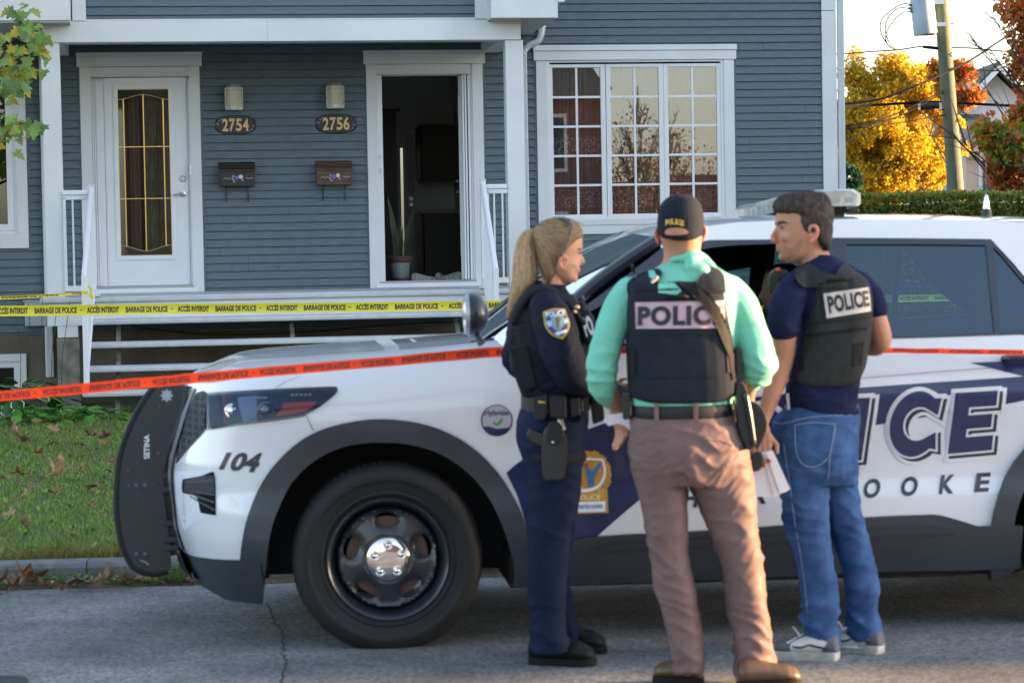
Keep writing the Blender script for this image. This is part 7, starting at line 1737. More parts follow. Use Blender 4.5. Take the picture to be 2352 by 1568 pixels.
def shoe(name, heel, toe, wd, hgt, up_m, sole_m, parent, sole_h=0.03, boot=0.0, toe_h=0.055, Z0=None):
    """heel, toe: world ground points"""
    h, t = Vector(heel), Vector(toe); d = (t-h); L = d.length; d.normalize(); s = Vector((0, 0, 1)).cross(d)
    prof = [(0.0, 0.30, 0.55), (0.03, 0.36, 0.95), (0.12, 0.40, 1.0), (0.25, 0.40, 1.0), (0.36, 0.41, 0.93), (0.50, 0.45, 0.74), (0.64, 0.50, 0.60), (0.78, 0.51, 0.55), (0.90, 0.45, 0.48), (0.97, 0.32, 0.38), (1.0, 0.14, 0.24)]
    m = MB(); rings = []
    for u, w_, z_ in prof:
        c = h+d*L*u; zt = toe_h+(hgt-toe_h)*max(0, (z_-0.5)/0.5) if z_ > 0.5 else toe_h*z_/0.55; hw = wd*w_; ring = []
        for k in range(18):
            a = 2*math.pi*k/18; sa = math.sin(a); y = math.cos(a)*hw*(1.0 if sa < 0.2 else 1-0.35*(sa-0.2)); z = sole_h*0.6+(zt)*(sa*0.5+0.5); ring.append(c+s*y+Vector((0, 0, z)))
        rings.append(ring)
    m.rings(rings); up = fuse(m, name, up_m, parent, vox=0.005, sm=4)
    m = MB(); ring = [(0.0, 0.0), (0.0, 0.26), (0.04, 0.38), (0.2, 0.42), (0.40, 0.40), (0.6, 0.50), (0.78, 0.54), (0.92, 0.47), (0.99, 0.30), (1.02, 0.0)]
    pts = ring+[(u, -w_) for u, w_ in ring[-2:0:-1]]; pts = cr(pts, 3)
    R_ = [[h+d*L*(u*k-(k-1)*0.5)+s*wd*w_*k+Vector((0, 0, z)) for u, w_ in pts] for z, k in ((0.0, 0.985), (0.004, 1.0), (sole_h*0.85, 1.0), (sole_h, 0.98))]
    m.rings(R_); so_ = m.build('sole', sole_m, up, smooth=40); return up
skin = mat('skin', (0.56, 0.305, 0.205), 0.62, spec=0.3, col2=(0.52, 0.27, 0.18), vs=14, bump=0.15, bs=180, sss=0.15, bdist=0.002)
skin2 = mat('tanned skin', (0.41, 0.215, 0.145), 0.62, spec=0.3, col2=(0.42, 0.19, 0.12), vs=14, bump=0.15, bs=180, sss=0.15, bdist=0.002)
skin_ear = mat('flushed ear skin', (0.55, 0.20, 0.13), 0.5, sss=0.3)
stub = mat('stubble skin', (0.36, 0.185, 0.125), 0.7, var=0.25, vs=60, spec=0.25)
vestm = mat('black carrier fabric', (0.020, 0.024, 0.030), 0.8, var=0.25, vs=30, bump=0.4, bs=260, bdist=0.002)
vestg = mat('worn charcoal carrier fabric', (0.030, 0.034, 0.037), 0.75, var=0.25, vs=10, bump=0.4, bs=260, bdist=0.002)
web = mat('black webbing', (0.013, 0.014, 0.016), 0.7, bump=0.3, bs=300, bdist=0.002)
gear = mat('black gear plastic', (0.014, 0.016, 0.017), 0.35)
leath = mat('black leather', (0.012, 0.013, 0.016), 0.5, spec=0.3, bump=0.2, bs=80, bdist=0.003)
inkp = mat('dark navy print', (0.012, 0.014, 0.022), 0.6)
paper = mat('white paper', (0.72, 0.72, 0.80), 0.7)
def wrinkle(m_, sc_=9.0, strength=0.55, st=(1, 1, 1.8)):
    n = m_.node_tree; b = n.nodes['Principled BSDF']; tc = n.nodes.new('ShaderNodeTexCoord'); mp = n.nodes.new('ShaderNodeMapping'); mp.inputs['Scale'].default_value = st; n.links.new(tc.outputs['Object'], mp.inputs[0])
    t = n.nodes.new('ShaderNodeTexNoise'); t.noise_type = 'RIDGED_MULTIFRACTAL'; t.inputs['Scale'].default_value = sc_; t.inputs['Detail'].default_value = 3; t.inputs['Distortion'].default_value = 0.8; n.links.new(mp.outputs[0], t.inputs['Vector'])
    bp = n.nodes.new('ShaderNodeBump'); bp.inputs['Strength'].default_value = strength; bp.inputs['Distance'].default_value = 0.012; n.links.new(t.outputs[0], bp.inputs['Height'])
    if b.inputs['Normal'].links: n.links.new(b.inputs['Normal'].links[0].from_socket, bp.inputs['Normal'])
    n.links.new(bp.outputs[0], b.inputs['Normal'])
def strands(name, ob, n, length, wid, dirfn, mtl, parent, lift=0.002, seed=1, sag=0.0, keep=None):
    rnd = random.Random(seed); me = ob.data; Mx = wm(ob.parent); P = me.polygons; V = []; Fc = []; vs = me.vertices
    bv = bvh(ob)
    for i in range(n):
        f = P[rnd.randrange(len(P))]; c = Mx @ f.center; nn = f.normal.copy()
        if keep and not keep(c): continue
        L = length*rnd.uniform(0.5, 1.2); p = c+nn*lift*rnd.uniform(0.2, 1.3); k = len(V); ns = 5
        for s in range(ns+1):
            d = dirfn(p, nn, rnd); d = (d-nn*d.dot(nn)*0.9).normalized(); w = nn.cross(d).normalized()*wid*(1-0.6*(s/ns)**2)
            V += [p-w, p+w]
            q = p+d*L/ns; h = bv.find_nearest(q)
            if h[0] is not None: nn = h[1]; q = h[0]+nn*lift*rnd.uniform(0.3, 1.4)+nn*sag*s*s
            p = q
        for s in range(ns): Fc.append((k+2*s, k+2*s+1, k+2*s+3, k+2*s+2))
    m = MB(); m.add(V, Fc); return m.build(name, mtl, parent)
# ================================================================== woman officer
Z1 = 9.32
wo = person(1270, Z1, 'woman police officer with a blonde ponytail, navy uniform, black vest and duty belt')
Mn = mat('navy uniform cloth', (0.010, 0.013, 0.028), 0.8, var=0.2, vs=20, bump=0.3, bs=200, bdist=0.002)
Mt = mat('navy uniform trousers', (0.009, 0.016, 0.042), 0.8, var=0.25, vs=10, bump=0.3, bs=200, bdist=0.002)
m = MB()
loftm(m, Z1, [(508, 1258, 1305, .04), (520, 1237, 1326, .062), (535, 1229, 1334, .070), (550, 1228, 1337.5, .074), (565, 1229, 1338, .074), (576, 1231, 1336.5, .073), (584, 1234, 1333.5, .071), (594, 1240, 1333.5, .068), (604, 1246, 1332.5, .066), (614, 1252, 1329.5, .063), (624, 1263, 1328.5, .058), (634, 1276, 1326.5, .050), (643, 1288, 1323, .038), (650, 1298, 1315, .022)], ex=2.2)
limb(m, Z1, [(1268, 610, 0, 28), (1270, 640, 0, 26), (1268, 670, 0, 28), (1262, 695, 0, 34)])
limb(m, Z1, [(1334, 584, 0, 2.5), (1337.5, 593, 0, 4), (1339, 601, 0, 5), (1334, 606, 0, 4)], 10); ell(m, Z1, 1331, 571, 0, 7, 6, .045); ell(m, Z1, 1329, 618.5, 0, 5, 3.4, .020); ell(m, Z1, 1327.5, 624.5, 0, 5, 3.2, .017); ell(m, Z1, 1320, 641, 0, 8, 8, .022); ell(m, Z1, 1314, 606, -0.030, 13, 13, .026)
loftm(m, Z1, [(690, 1205, 1320, .13), (760, 1185, 1338, .15), (850, 1195, 1335, .13), (930, 1205, 1340, .13), (1000, 1195, 1340, .14), (1060, 1215, 1335, .12)])
limb(m, Z1, [(1262, 710, -.15, 36), (1285, 790, -.18, 34), (1318, 862, -.19, 30), (1362, 890, -.10, 24), (1410, 905, .0, 19), (1435, 910, .06, 15)])
limb(m, Z1, [(1240, 710, .12, 22), (1210, 780, .16, 16), (1205, 830, .16, 14), (1290, 886, .20, 15), (1400, 905, .15, 15)])
limb(m, Z1, [(1265, 1040, -.08, 40), (1268, 1176, -.08, 32), (1256, 1326, -.085, 28), (1262, 1470, -.09, 24)]); limb(m, Z1, [(1268, 1040, .09, 38), (1276, 1200, .12, 26), (1278, 1330, .14, 20), (1296, 1450, .16, 18)])
hand(m, (1435, 910, .06), (1470, 915, .12), (0, 0, 1), Z1, 0.7, 0.85); hand(m, (1400, 905, .15), (1440, 900, .12), (0, 0, 1), Z1, 0.7, 0.85)
wb = fuse(m, 'body', skin, wo, vox=0.0042, sm=5)
tb1 = bvh(wb)
m = MB(); limb(m, Z1, [(1294, 590, -.079, 5), (1301, 592, -.077, 4), (1303, 600, -.076, 3.5), (1300, 610, -.077, 3.5), (1296, 619, -.076, 4)], 8); limb(m, Z1, [(1290, 592, -.082, 3.5), (1286, 602, -.082, 3), (1290, 613, -.080, 3.5), (1295, 618, -.077, 3)], 8); ell(m, Z1, 1295, 603, -.073, 7, 13, .006)
fuse(m, 'ear', mat('ear skin', (0.60, 0.27, 0.17), 0.5, sss=0.3), wb, vox=0.002, sm=2)
slab_m = mat('eye dark', (0.03, 0.02, 0.02), 0.3)
drape('eye', [(1328, 581), (1335, 579), (1336, 583), (1330, 585)], slab_m, tb1, Z1, wb, 0.002, 2); drape('eyebrow', [(1324, 573), (1333, 569), (1338, 571), (1337, 573.5), (1330, 574)], mat('brown brow', (0.16, 0.09, 0.05), 0.8), tb1, Z1, wb, 0.002, 2); drape('lips', [(1321, 619), (1330, 616), (1334, 620), (1331, 626), (1325, 624)], mat('lip', (0.42, 0.14, 0.12), 0.4), tb1, Z1, wb, 0.0015, 2)
def hairmat(name, a, b, c, st=(9, 9, 2.2), vs=16):
    m_ = mat(name, a, 0.6, col2=b, vs=vs, stretch=st, detail=9, bump=0.5, bs=vs*2.2, vcon=(0.36, 0.62), bdist=0.003, spec=0.25); return m_
hair1 = hairmat('pulled back blonde hair', (0.36, 0.245, 0.135), (0.075, 0.045, 0.025), None, st=(1.3, 12, 15), vs=11)
hairp = hairmat('blonde ponytail hair', (0.50, 0.34, 0.19), (0.20, 0.12, 0.06), None, st=(16, 10, 0.8), vs=8)
m = MB(); loftm(m, Z1, [(501.5, 1268, 1300, .03), (506, 1250, 1315, .055), (515, 1236, 1328, .070), (527, 1227, 1335, .077), (540, 1225, 1338, .080), (551, 1225.5, 1333, .082), (562, 1227, 1325, .083), (573, 1229, 1318, .082), (583, 1231, 1309, .080), (590, 1233, 1297, .079), (598, 1236, 1289, .077), (610, 1239, 1284, .074), (623, 1243, 1279, .068), (636, 1248, 1272, .060), (650, 1252, 1266, .045), (662, 1253, 1262, .03)])
fuse(m, 'hair', hair1, wb, vox=0.004, sm=4, wr=lambda p, n: 0.0014*noise.noise(Vector((p.x*10, p.y*60, p.z*70))))
m = MB(); loftm(m, Z1, [(527, 1212, 1232, .012), (531, 1203, 1232, .02), (540, 1196, 1230, .026), (552, 1189, 1228, .030), (570, 1184, 1230, .033), (590, 1181, 1232, .035), (610, 1178.5, 1234, .036), (630, 1177, 1235, .036), (646, 1176, 1232, .035), (660, 1174, 1218, .033), (675, 1171.5, 1204, .030), (692, 1168.5, 1193, .025), (708, 1166, 1183, .019), (722, 1164.5, 1175, .012), (732, 1163.5, 1169, .004)])
fuse(m, 'ponytail', hairp, wb, vox=0.0035, sm=3, wr=lambda p, n: 0.004*noise.noise(Vector((p.x*70, p.y*60, p.z*4))))
m = MB()
for k in range(26):   # loose strands at the crown and forehead
    x = 1300+random.uniform(-45, 40); y = 506+abs(x-1290)*0.25+random.uniform(-3, 3); limb(m, Z1, [(x, y+3, random.uniform(-.05, .05), .5), (x+6, y-2, random.uniform(-.05, .05), .45), (x+13, y+1, random.uniform(-.05, .05), .3)], 4, 2)
for k in range(14): x = 1334+random.uniform(-8, 3); limb(m, Z1, [(x-6, 530+k, .0, .6), (x+2, 526+k*1.2, -.03, .5), (x+5, 533+k*1.5, -.04, .3)], 4, 2)
m.build('loose_strands', hairp, wb)
hobs = {o.name.split('.')[0]: o for o in wb.children}
tie = atY(1236, 534, Z1)
blm = leafmat('blonde strands', ['#6b4f30', '#8f6f48', '#b8946a', '#d8b98c', '#7a5a38', '#c7a578'], 0.5, 0.0, 0.62); blp = leafmat('pale blonde strands', ['#8a6a44', '#b08e62', '#d0ac7c', '#e6c89c', '#c09c6c'], 0.5, 0.0, 0.72)
strands('hair_strands', hobs['hair'], 5200, 0.075, 0.0007, lambda p, n, r: (tie-p).normalized()+Vector((0, 0, -0.25))*max(0, 1.6-p.z)*3+Vector((r.gauss(0, .10), r.gauss(0, .10), r.gauss(0, .10))), blm, wb, 0.0018, 3)
strands('hair_strands', hobs['ponytail'], 3600, 0.16, 0.0008, lambda p, n, r: Vector((-0.10+r.gauss(0, .04), r.gauss(0, .06), -1 if p.x > tie.x-0.02 or p.z < tie.z-0.06 else -0.5)), blp, wb, 0.002, 4)
m = MB(); ell(m, Z1, 1235, 534, 0, 8.5, 14, .028); fuse(m, 'hair_tie', mat('black scrunchie', (0.012, 0.013, 0.016), 0.9), wb, vox=0.003, sm=1, wr=lambda p, n: 0.004*noise.noise(p*90))
m = MB(); limb(m, Z1, [(1270, 501, .03, 2), (1282, 500, -.03, 3), (1298, 503.5, -.062, 4.5), (1309, 512, -.078, 4.5), (1311, 522, -.085, 3), (1306, 542, -.088, 2), (1297, 566, -.088, 2), (1289, 588, -.086, 2)], 8); limb(m, Z1, [(1270, 501, .03, 2.5), (1290, 500, .06, 3), (1308, 510, .07, 3)], 8); m.build('sunglasses', M_['gloss'], wb, smooth=True)
# shirt with sleeves
m = MB()
loftm(m, Z1, [(652, 1246, 1296, .060), (664, 1240, 1302, .070), (674, 1222, 1308, .10), (688, 1204, 1322, .14), (705, 1192, 1334, .165), (740, 1183, 1345, .175), (800, 1183, 1345, .17), (860, 1190, 1345, .155), (910, 1198, 1350, .145), (940, 1200, 1350, .145)])
limb(m, Z1, [(1250, 702, -.15, 40), (1268, 735, -.19, 46), (1282, 780, -.21, 48), (1298, 825, -.22, 47), (1318, 862, -.21, 41), (1352, 884, -.13, 32), (1400, 902, -.01, 26), (1428, 908, .05, 22)])
limb(m, Z1, [(1232, 702, .16, 38), (1200, 750, .20, 36), (1188, 800, .20, 30), (1188, 840, .18, 28), (1290, 886, .22, 27), (1395, 902, .15, 22)])
sh1 = fuse(m, 'shirt', Mn, wb, vox=0.007, sm=5, wr=folds(0.008, (6, 6, 11), 0.9, 3))
m = MB(); limb(m, Z1, [(1245, 660, -.07, 7), (1268, 668, -.085, 8), (1290, 684, -.06, 8), (1301, 690, .0, 7)], 8, 3, 1.0); limb(m, Z1, [(1245, 660, -.06, 8), (1236, 652, 0, 9), (1250, 655, .06, 8)], 8); fuse(m, 'collar', Mn, sh1, vox=0.004, sm=2)
# vest
m = MB()
loftm(m, Z1, [(700, 1190, 1215, .10), (712, 1178, 1342, .150), (740, 1171, 1358, .158), (790, 1170, 1362, .158), (840, 1178, 1356, .15), (885, 1190, 1352, .145), (904, 1197, 1340, .14)], ex=3.2)
limb(m, Z1, [(1183, 735, -.10, 14), (1196, 700, -.12, 13), (1218, 674, -.12, 12), (1248, 662, -.12, 11), (1272, 672, -.12, 11), (1298, 700, -.12, 12), (1325, 735, -.12, 14)], 10, 4, 1.6); limb(m, Z1, [(1190, 720, .10, 14), (1220, 676, .12, 12), (1272, 674, .12, 11), (1325, 735, .12, 14)], 10)
for (a, b, c, d, dy) in ((1176, 775, 12, 40, -.06), (1181, 830, 11, 34, -.08), (1346, 745, 22, 32, -.08), (1352, 800, 20, 26, -.06), (1336, 712, 14, 22, -.10)): ell(m, Z1, a, b, dy, c, d, .05)
vs1 = fuse(m, 'vest', vestm, wb, vox=0.006, sm=3, wr=folds(0.003, (9, 9, 9), 0.2, 5))
for i, (poly, dy) in enumerate((([(1170, 800), (1196, 795), (1222, 900), (1196, 903), (1180, 860)], -.175), ([(1182, 798), (1212, 792), (1232, 890), (1206, 896)], -.185))): slab('vest_panel', poly, Z1, dy+0.03, .03, vestm, vs1, 0.005)
tvw = bvh(vs1)
for k in range(4): drape('webbing_row', [(1176, 742+k*13), (1206, 738+k*13), (1206, 744+k*13), (1176, 748+k*13)], web, tvw, Z1, vs1, .004, 6, 0.004)
m = MB(); limb(m, Z1, [(1310, 698, -.15, 6), (1326, 722, -.17, 6), (1341, 742, -.17, 7)], 8); m.build('radio_cord', gear, vs1, smooth=True)
slab('shoulder_microphone', [(1304, 678), (1316, 674), (1330, 700), (1333, 712), (1318, 716), (1306, 700)], Z1, -.17, .03, gear, vs1)
for (a, b, r_) in ((1326, 706, 6), (1320, 716, 5)): 
    m = MB(); ell(m, Z1, a, b, -.185, r_, r_, .008); m.build('brass_button', mat('brass button', (0.7, 0.45, 0.28), 0.3, metal=0.7) if 'brass button' not in bpy.data.materials else bpy.data.materials['brass button'], vs1, smooth=True)
pch = slab('front_pouch', [(1328, 716), (1352, 712), (1372, 760), (1366, 790), (1346, 790), (1336, 760)], Z1, -.165, .06, vestm, vs1, 0.008)
tv1 = bvh(pch); m = MB(); text_on(m, 'PO', ((1336, 732), (1355, 726), (1366, 765), (1347, 771)), hitfn(tv1, .003, Z1-.17), bold=0.05); m.build('chest_text', M_['decalw'], vs1)
# shoulder patch on the sleeve
ts1 = bvh(sh1)
pg = cr([(1247, 716), (1270, 708), (1299, 709), (1299, 709), (1303, 725), (1309, 742), (1306, 760), (1292, 779), (1292, 779), (1268, 770), (1253, 752), (1249, 735), (1247, 716)], 3)
gold2 = mat('gold thread', (0.46, 0.33, 0.05), 0.6, bump=0.4, bs=300); pt1 = drape('shoulder_patch', pg, gold2, ts1, Z1, sh1, .005, 4, 0.004)
def shrink(pl, k, cx_=None, cy=None):
    cx_ = cx_ or sum(p[0] for p in pl)/len(pl); cy = cy or sum(p[1] for p in pl)/len(pl); return [(cx_+(x-cx_)*k, cy+(y-cy)*k) for x, y in pl]
drape('patch_field', shrink(pg, 0.86), mat('patch navy', (0.04, 0.05, 0.16), 0.7), ts1, Z1, sh1, .0065, 4)
drape('patch_band', [(1254, 738), (1306, 731), (1307, 741), (1259, 750)], mat('patch sky blue', (0.35, 0.52, 0.72), 0.7), ts1, Z1, sh1, .0075, 4)
drape('patch_shield', cr([(1266, 728), (1294, 726), (1296, 742), (1288, 757), (1282, 760), (1270, 752)], 3), mat('patch teal', (0.20, 0.33, 0.36), 0.7), ts1, Z1, sh1, .0085, 4)
drape('patch_figure', [(1274, 730), (1290, 728), (1284, 740), (1283, 754), (1279, 754), (1278, 741)], mat('patch brown', (0.22, 0.10, 0.06), 0.7), ts1, Z1, sh1, .0095, 4)
drape('patch_scroll', [(1274, 764), (1302, 756), (1302, 762), (1280, 770)], M_['decalw'], ts1, Z1, sh1, .0085, 4)
m = MB(); text_on(m, 'POLICE', ((1253, 717), (1297, 712), (1298, 723), (1255, 728)), hitfn(ts1, .0085, Z1), bold=0.03, step=5); m.build('patch_text', M_['decalw'], sh1)
# trousers
m = MB()
loftm(m, Z1, [(905, 1205, 1345, .13), (930, 1198, 1350, .145), (960, 1188, 1352, .16), (1000, 1185, 1350, .165), (1030, 1192, 1345, .16), (1070, 1206, 1340, .14)])
loftm(m, Z1, [(1020, 1195, 1335, .085, -.08), (1060, 1207, 1337, .085, -.08), (1110, 1212, 1335, .08, -.08), (1176, 1215, 1325, .078, -.08), (1240, 1211, 1312, .072, -.085), (1326, 1208, 1303, .068, -.09), (1383, 1213, 1299, .064, -.09), (1438, 1219, 1301, .062, -.09), (1475, 1221, 1306, .062, -.09), (1497, 1222, 1304, .060, -.09)])
loftm(m, Z1, [(1020, 1210, 1335, .085, .08), (1110, 1225, 1332, .08, .09), (1200, 1240, 1322, .075, .12), (1300, 1245, 1306, .065, .14), (1383, 1252, 1317, .060, .15), (1441, 1262, 1326, .058, .16), (1478, 1270, 1330, .058, .16)])
ft_ = Z1*0
tr1 = fuse(m, 'trousers', Mt, wb, vox=0.007, sm=4, wr=folds(0.010, (5, 5, 12), 0.8, 11, zf=lambda z: 0.6+0.9*math.exp(-((z-0.12)/0.16)**2)+0.5*math.exp(-((z-0.55)/0.12)**2)))
bt = mat('black boot leather', (0.016, 0.020, 0.021), 0.4, var=0.3, vs=20)
def gp(px, py): return gz(px, py, 0.0)
sb_ = mat('black sole', (0.008, 0.009, 0.009), 0.8, spec=0.2); shoe('boot', gp(1217, 1522), gp(1367, 1527), 0.105, 0.13, bt, sb_, wb, toe_h=0.07, sole_h=0.028); shoe('boot', gp(1262, 1496), gp(1392, 1498), 0.10, 0.13, bt, sb_, wb, toe_h=0.065, sole_h=0.028)
# duty belt and holster
m = MB(); loftm(m, Z1, [(905, 1200, 1352, .148), (908, 1196, 1356, .155), (940, 1196, 1356, .158), (944, 1200, 1352, .150)], sm=1, ex=2.4); belt = m.build('duty_belt', leath, wb, smooth=40)
for nm, poly, dy, th in (('radio_pouch', [(1222, 912), (1258, 905), (1258, 950), (1250, 966), (1228, 962)], -.20, .045), ('magazine_pouch', [(1262, 908), (1300, 908), (1302, 962), (1264, 960)], -.20, .045), ('cuff_case', [(1308, 915), (1332, 912), (1334, 955), (1312, 958)], -.185, .04), ('torch_holder', [(1340, 905), (1352, 905), (1352, 965), (1344, 968)], -.16, .04), ('side_pouch', [(1355, 915), (1385, 925), (1390, 965), (1362, 975)], -.08, .06), ('keeper', [(1275, 955), (1290, 955), (1300, 985), (1288, 990)], -.19, .02)):
    slab(nm, poly, Z1, dy, th, leath if nm != 'keeper' else gear, belt, 0.006)
slab('yellow_mark', [(1236, 920), (1252, 922), (1252, 926), (1236, 925)], Z1, -.203, .004, mat('yellow mark', (0.5, 0.36, 0.03), 0.6), belt, 0)
slab('silver_clip', [(1280, 966), (1285, 962), (1300, 985), (1295, 989)], Z1, -.205, .006, M_['steel'], belt, 0.001)
hol = slab('holster', cr([(1248, 995), (1262, 978), (1285, 985), (1300, 1000), (1304, 1040), (1296, 1095), (1270, 1102), (1248, 1098), (1244, 1050)], 2), Z1, -.205, .05, gear, belt, 0.008)
slab('pistol_grip', [(1210, 1000), (1216, 984), (1262, 1002), (1268, 1018), (1250, 1030), (1214, 1012)], Z1, -.19, .035, gear, hol, 0.006)
slab('holster_cap', cr([(1258, 975), (1275, 968), (1292, 978), (1290, 1015), (1262, 1018)], 2), Z1, -.215, .02, leath, hol, 0.004)
m = MB(); limb(m, Z1, [(1270, 1015, -.225, 3), (1271, 1016, -.228, 2)], 8); m.build('snap', M_['chrome'], hol)
m = MB(); c = atY(1276, 1048, Z1-.08); m.tube([c+Vector((math.cos(a)*0.113, math.sin(a)*0.098, -0.002*math.cos(a))) for a in [2*math.pi*k/32 for k in range(33)]], 0.016, 6, ratio=0.4); m.build('thigh_strap', web, hol, smooth=True)
# ================================================================== officer in mint shirt
Z2 = 8.80
mo = person(1580, Z2, 'man seen from behind in a navy cap, mint shirt, POLICE vest and brown trousers')
mint = mat('mint green shirt', (0.17, 0.52, 0.395), 0.75, var=0.08, vs=8, bump=0.25, bs=220, bdist=0.002)
m = MB()
loftm(m, Z2, [(452, 1545, 1580, .03), (462, 1527, 1600, .07), (480, 1516, 1611, .092), (500, 1513, 1613, .098), (520, 1513, 1613, .098), (537, 1514, 1612, .094), (552, 1518, 1611, .086), (566, 1522, 1609, .074), (580, 1524, 1609, .068), (600, 1522, 1612, .068), (618, 1506, 1628, .08), (640, 1470, 1670, .10), (700, 1445, 1690, .11), (800, 1450, 1680, .11), (900, 1458, 1672, .11), (1000, 1455, 1690, .12), (1090, 1462, 1715, .11)], ex=2.3)
ell(m, Z2, 1561, 560, .085, 26, 26, .03); ell(m, Z2, 1561, 525, .105, 7, 10, .02)
limb(m, Z2, [(1445, 680, 0, 30), (1412, 740, 0, 30), (1392, 810, 0, 28), (1386, 870, 0, 27), (1400, 905, .05, 23), (1413, 930, .11, 18), (1421, 945, .15, 15)])
limb(m, Z2, [(1675, 680, 0, 30), (1715, 740, 0, 30), (1735, 810, 0, 32), (1740, 848, 0, 32), (1722, 872, .10, 25), (1716, 905, .18, 19), (1718, 930, .22, 16)])
limb(m, Z2, [(1520, 1100, 0, 52), (1532, 1200, 0, 42), (1545, 1331, 0, 38), (1578, 1500, 0, 30), (1585, 1535, .0, 28)]); limb(m, Z2, [(1655, 1100, 0, 56), (1680, 1213, 0, 46), (1705, 1321, 0, 38), (1728, 1500, 0, 30), (1732, 1540, 0, 28)])
hand(m, (1413, 938, .12), (1430, 1000, .16), (0.3, -1, 0.3), Z2, 0.55, 0.95); hand(m, (1718, 930, .22), (1712, 985, .22), (-1, 0, 0), Z2, 0.7, 0.98)
mbd = fuse(m, 'body', skin2, mo, vox=0.0048, sm=5)
for (a, b, s_) in ((1509, 543, -1), (1617, 538, 1)):
    m = MB(); limb(m, Z2, [(a-s_*3, b+15, -.01, 3.5), (a, b+8, -.012, 3.5), (a+s_*4, b-4, -.012, 4), (a+s_*2, b-15, -.008, 4), (a-s_*3, b-18, .0, 4)], 8); ell(m, Z2, a-s_*1, b, .0, 4.5, 15, .012); fuse(m, 'ear', skin_ear, mbd, vox=0.0022, sm=2)
# cap
capm = mat('navy cap cloth', (0.012, 0.016, 0.026), 0.85, bump=0.3, bs=250, bdist=0.002)
m = MB(); loftm(m, Z2, [(446.5, 1553, 1570, .015), (449, 1543, 1583, .045), (456, 1529, 1598, .078), (468, 1518, 1608, .097), (482, 1512.5, 1613, .106), (498, 1510, 1615.5, .110), (512, 1509.5, 1616, .111, 0, 2), (524, 1510, 1616, .110, 0, 6), (534, 1511.5, 1614.5, .107, 0, 14), (538, 1512.5, 1613.5, .104, 0, 15)], ex=2.2)
cp = fuse(m, 'cap', capm, mbd, vox=0.004, sm=3, wr=lambda p, n: 0.0018*noise.noise(p*24)-0.002*max(0, 1-abs(p.x-atY(1561, 500, Z2).x)/0.004)*0)
tc_ = bvh(cp)
opn = cr([(1528, 538), (1528, 530), (1536, 525), (1553, 523), (1570, 525), (1579, 530), (1580, 536), (1568, 539), (1553, 540), (1538, 540)], 3)
drape('strap_opening', opn, skin2, tc_, Z2, cp, .002, 4)
drape('closure_strap', cr([(1519, 536), (1519, 536), (1540, 544), (1558, 546), (1590, 541), (1590, 541), (1589, 552), (1589, 552), (1558, 557), (1536, 555), (1521, 548), (1521, 548)], 3), web, tc_, Z2, cp, .004, 4, 0.003)
m = MB()
for k, ch in enumerate('POLICE'):
    a = -0.5+(k+0.5)/6; cx_ = 1550+a*42; cy = 510+abs(a)**2*16-1+a*2; text_on(m, ch, ((cx_-3.2+(2 if ch == 'I' else 0), cy-5.5), (cx_+3.2-(2 if ch == 'I' else 0), cy-5.5), (cx_+3.2-(2 if ch == 'I' else 0), cy+5.5), (cx_-3.2+(2 if ch == 'I' else 0), cy+5.5)), hitfn(tc_, .003, Z2), bold=0.05)
m.build('cap_text', mat('gold embroidery', (0.55, 0.38, 0.05), 0.6), cp)
for xs_ in (1561,):
    m = MB(); h = hitfn(tc_, .001, Z2); m.tube([h(xs_, y) for y in (450, 465, 480, 495, 507)], 0.0016, 5); m.build('cap_seam', capm, cp)
m = MB(); ell(m, Z2, 1561, 520, .14, 42, 6, .09); m.build('cap_peak', capm, cp, smooth=True)
# shirt
m = MB()
loftm(m, Z2, [(584, 1540, 1618, .076, .0, 4), (596, 1531, 1622, .086, 0, 6), (606, 1520, 1636, .094, 0, 4), (620, 1494, 1656, .108), (638, 1460, 1682, .125), (660, 1438, 1694, .135), (700, 1438, 1696, .14), (780, 1446, 1688, .135), (860, 1448, 1686, .13), (905, 1447, 1684, .132), (925, 1449, 1683, .134), (934, 1452, 1682, .132)])
limb(m, Z2, [(1452, 664, 0, 36), (1424, 705, 0, 38), (1403, 760, -.01, 38), (1388, 812, -.01, 36), (1382, 856, -.005, 35), (1386, 890, .03, 33), (1400, 914, .08, 25), (1404, 922, .09, 22)])
limb(m, Z2, [(1668, 662, 0, 38), (1700, 700, 0, 41), (1722, 755, 0, 39), (1737, 810, -.01, 43), (1741, 842, 0, 42), (1735, 858, .05, 32), (1722, 872, .12, 25), (1717, 890, .16, 22)])
sh2 = fuse(m, 'shirt', mint, mbd, vox=0.0065, sm=4, wr=folds(0.0075, (6, 6, 15), 0.5, 21, zf=lambda z: 0.5+1.3*math.exp(-((z-1.12)/0.09)**2)))
m = MB(); limb(m, Z2, [(1566, 594, -.085, 9), (1590, 588, -.082, 13), (1613, 594, -.06, 13), (1635, 615, -.06, 11), (1640, 626, -.07, 8)], 10, 4); limb(m, Z2, [(1540, 598, -.08, 6), (1566, 592, -.085, 8), (1590, 596, -.085, 10)], 8); limb(m, Z2, [(1585, 610, -.10, 18), (1610, 622, -.10, 20), (1620, 636, -.11, 15)], 10); ell(m, Z2, 1600, 640, -.115, 26, 28, .012)
fuse(m, 'collar', mint, sh2, vox=0.004, sm=4, wr=folds(0.004, (10, 10, 12), 1.0, 4))
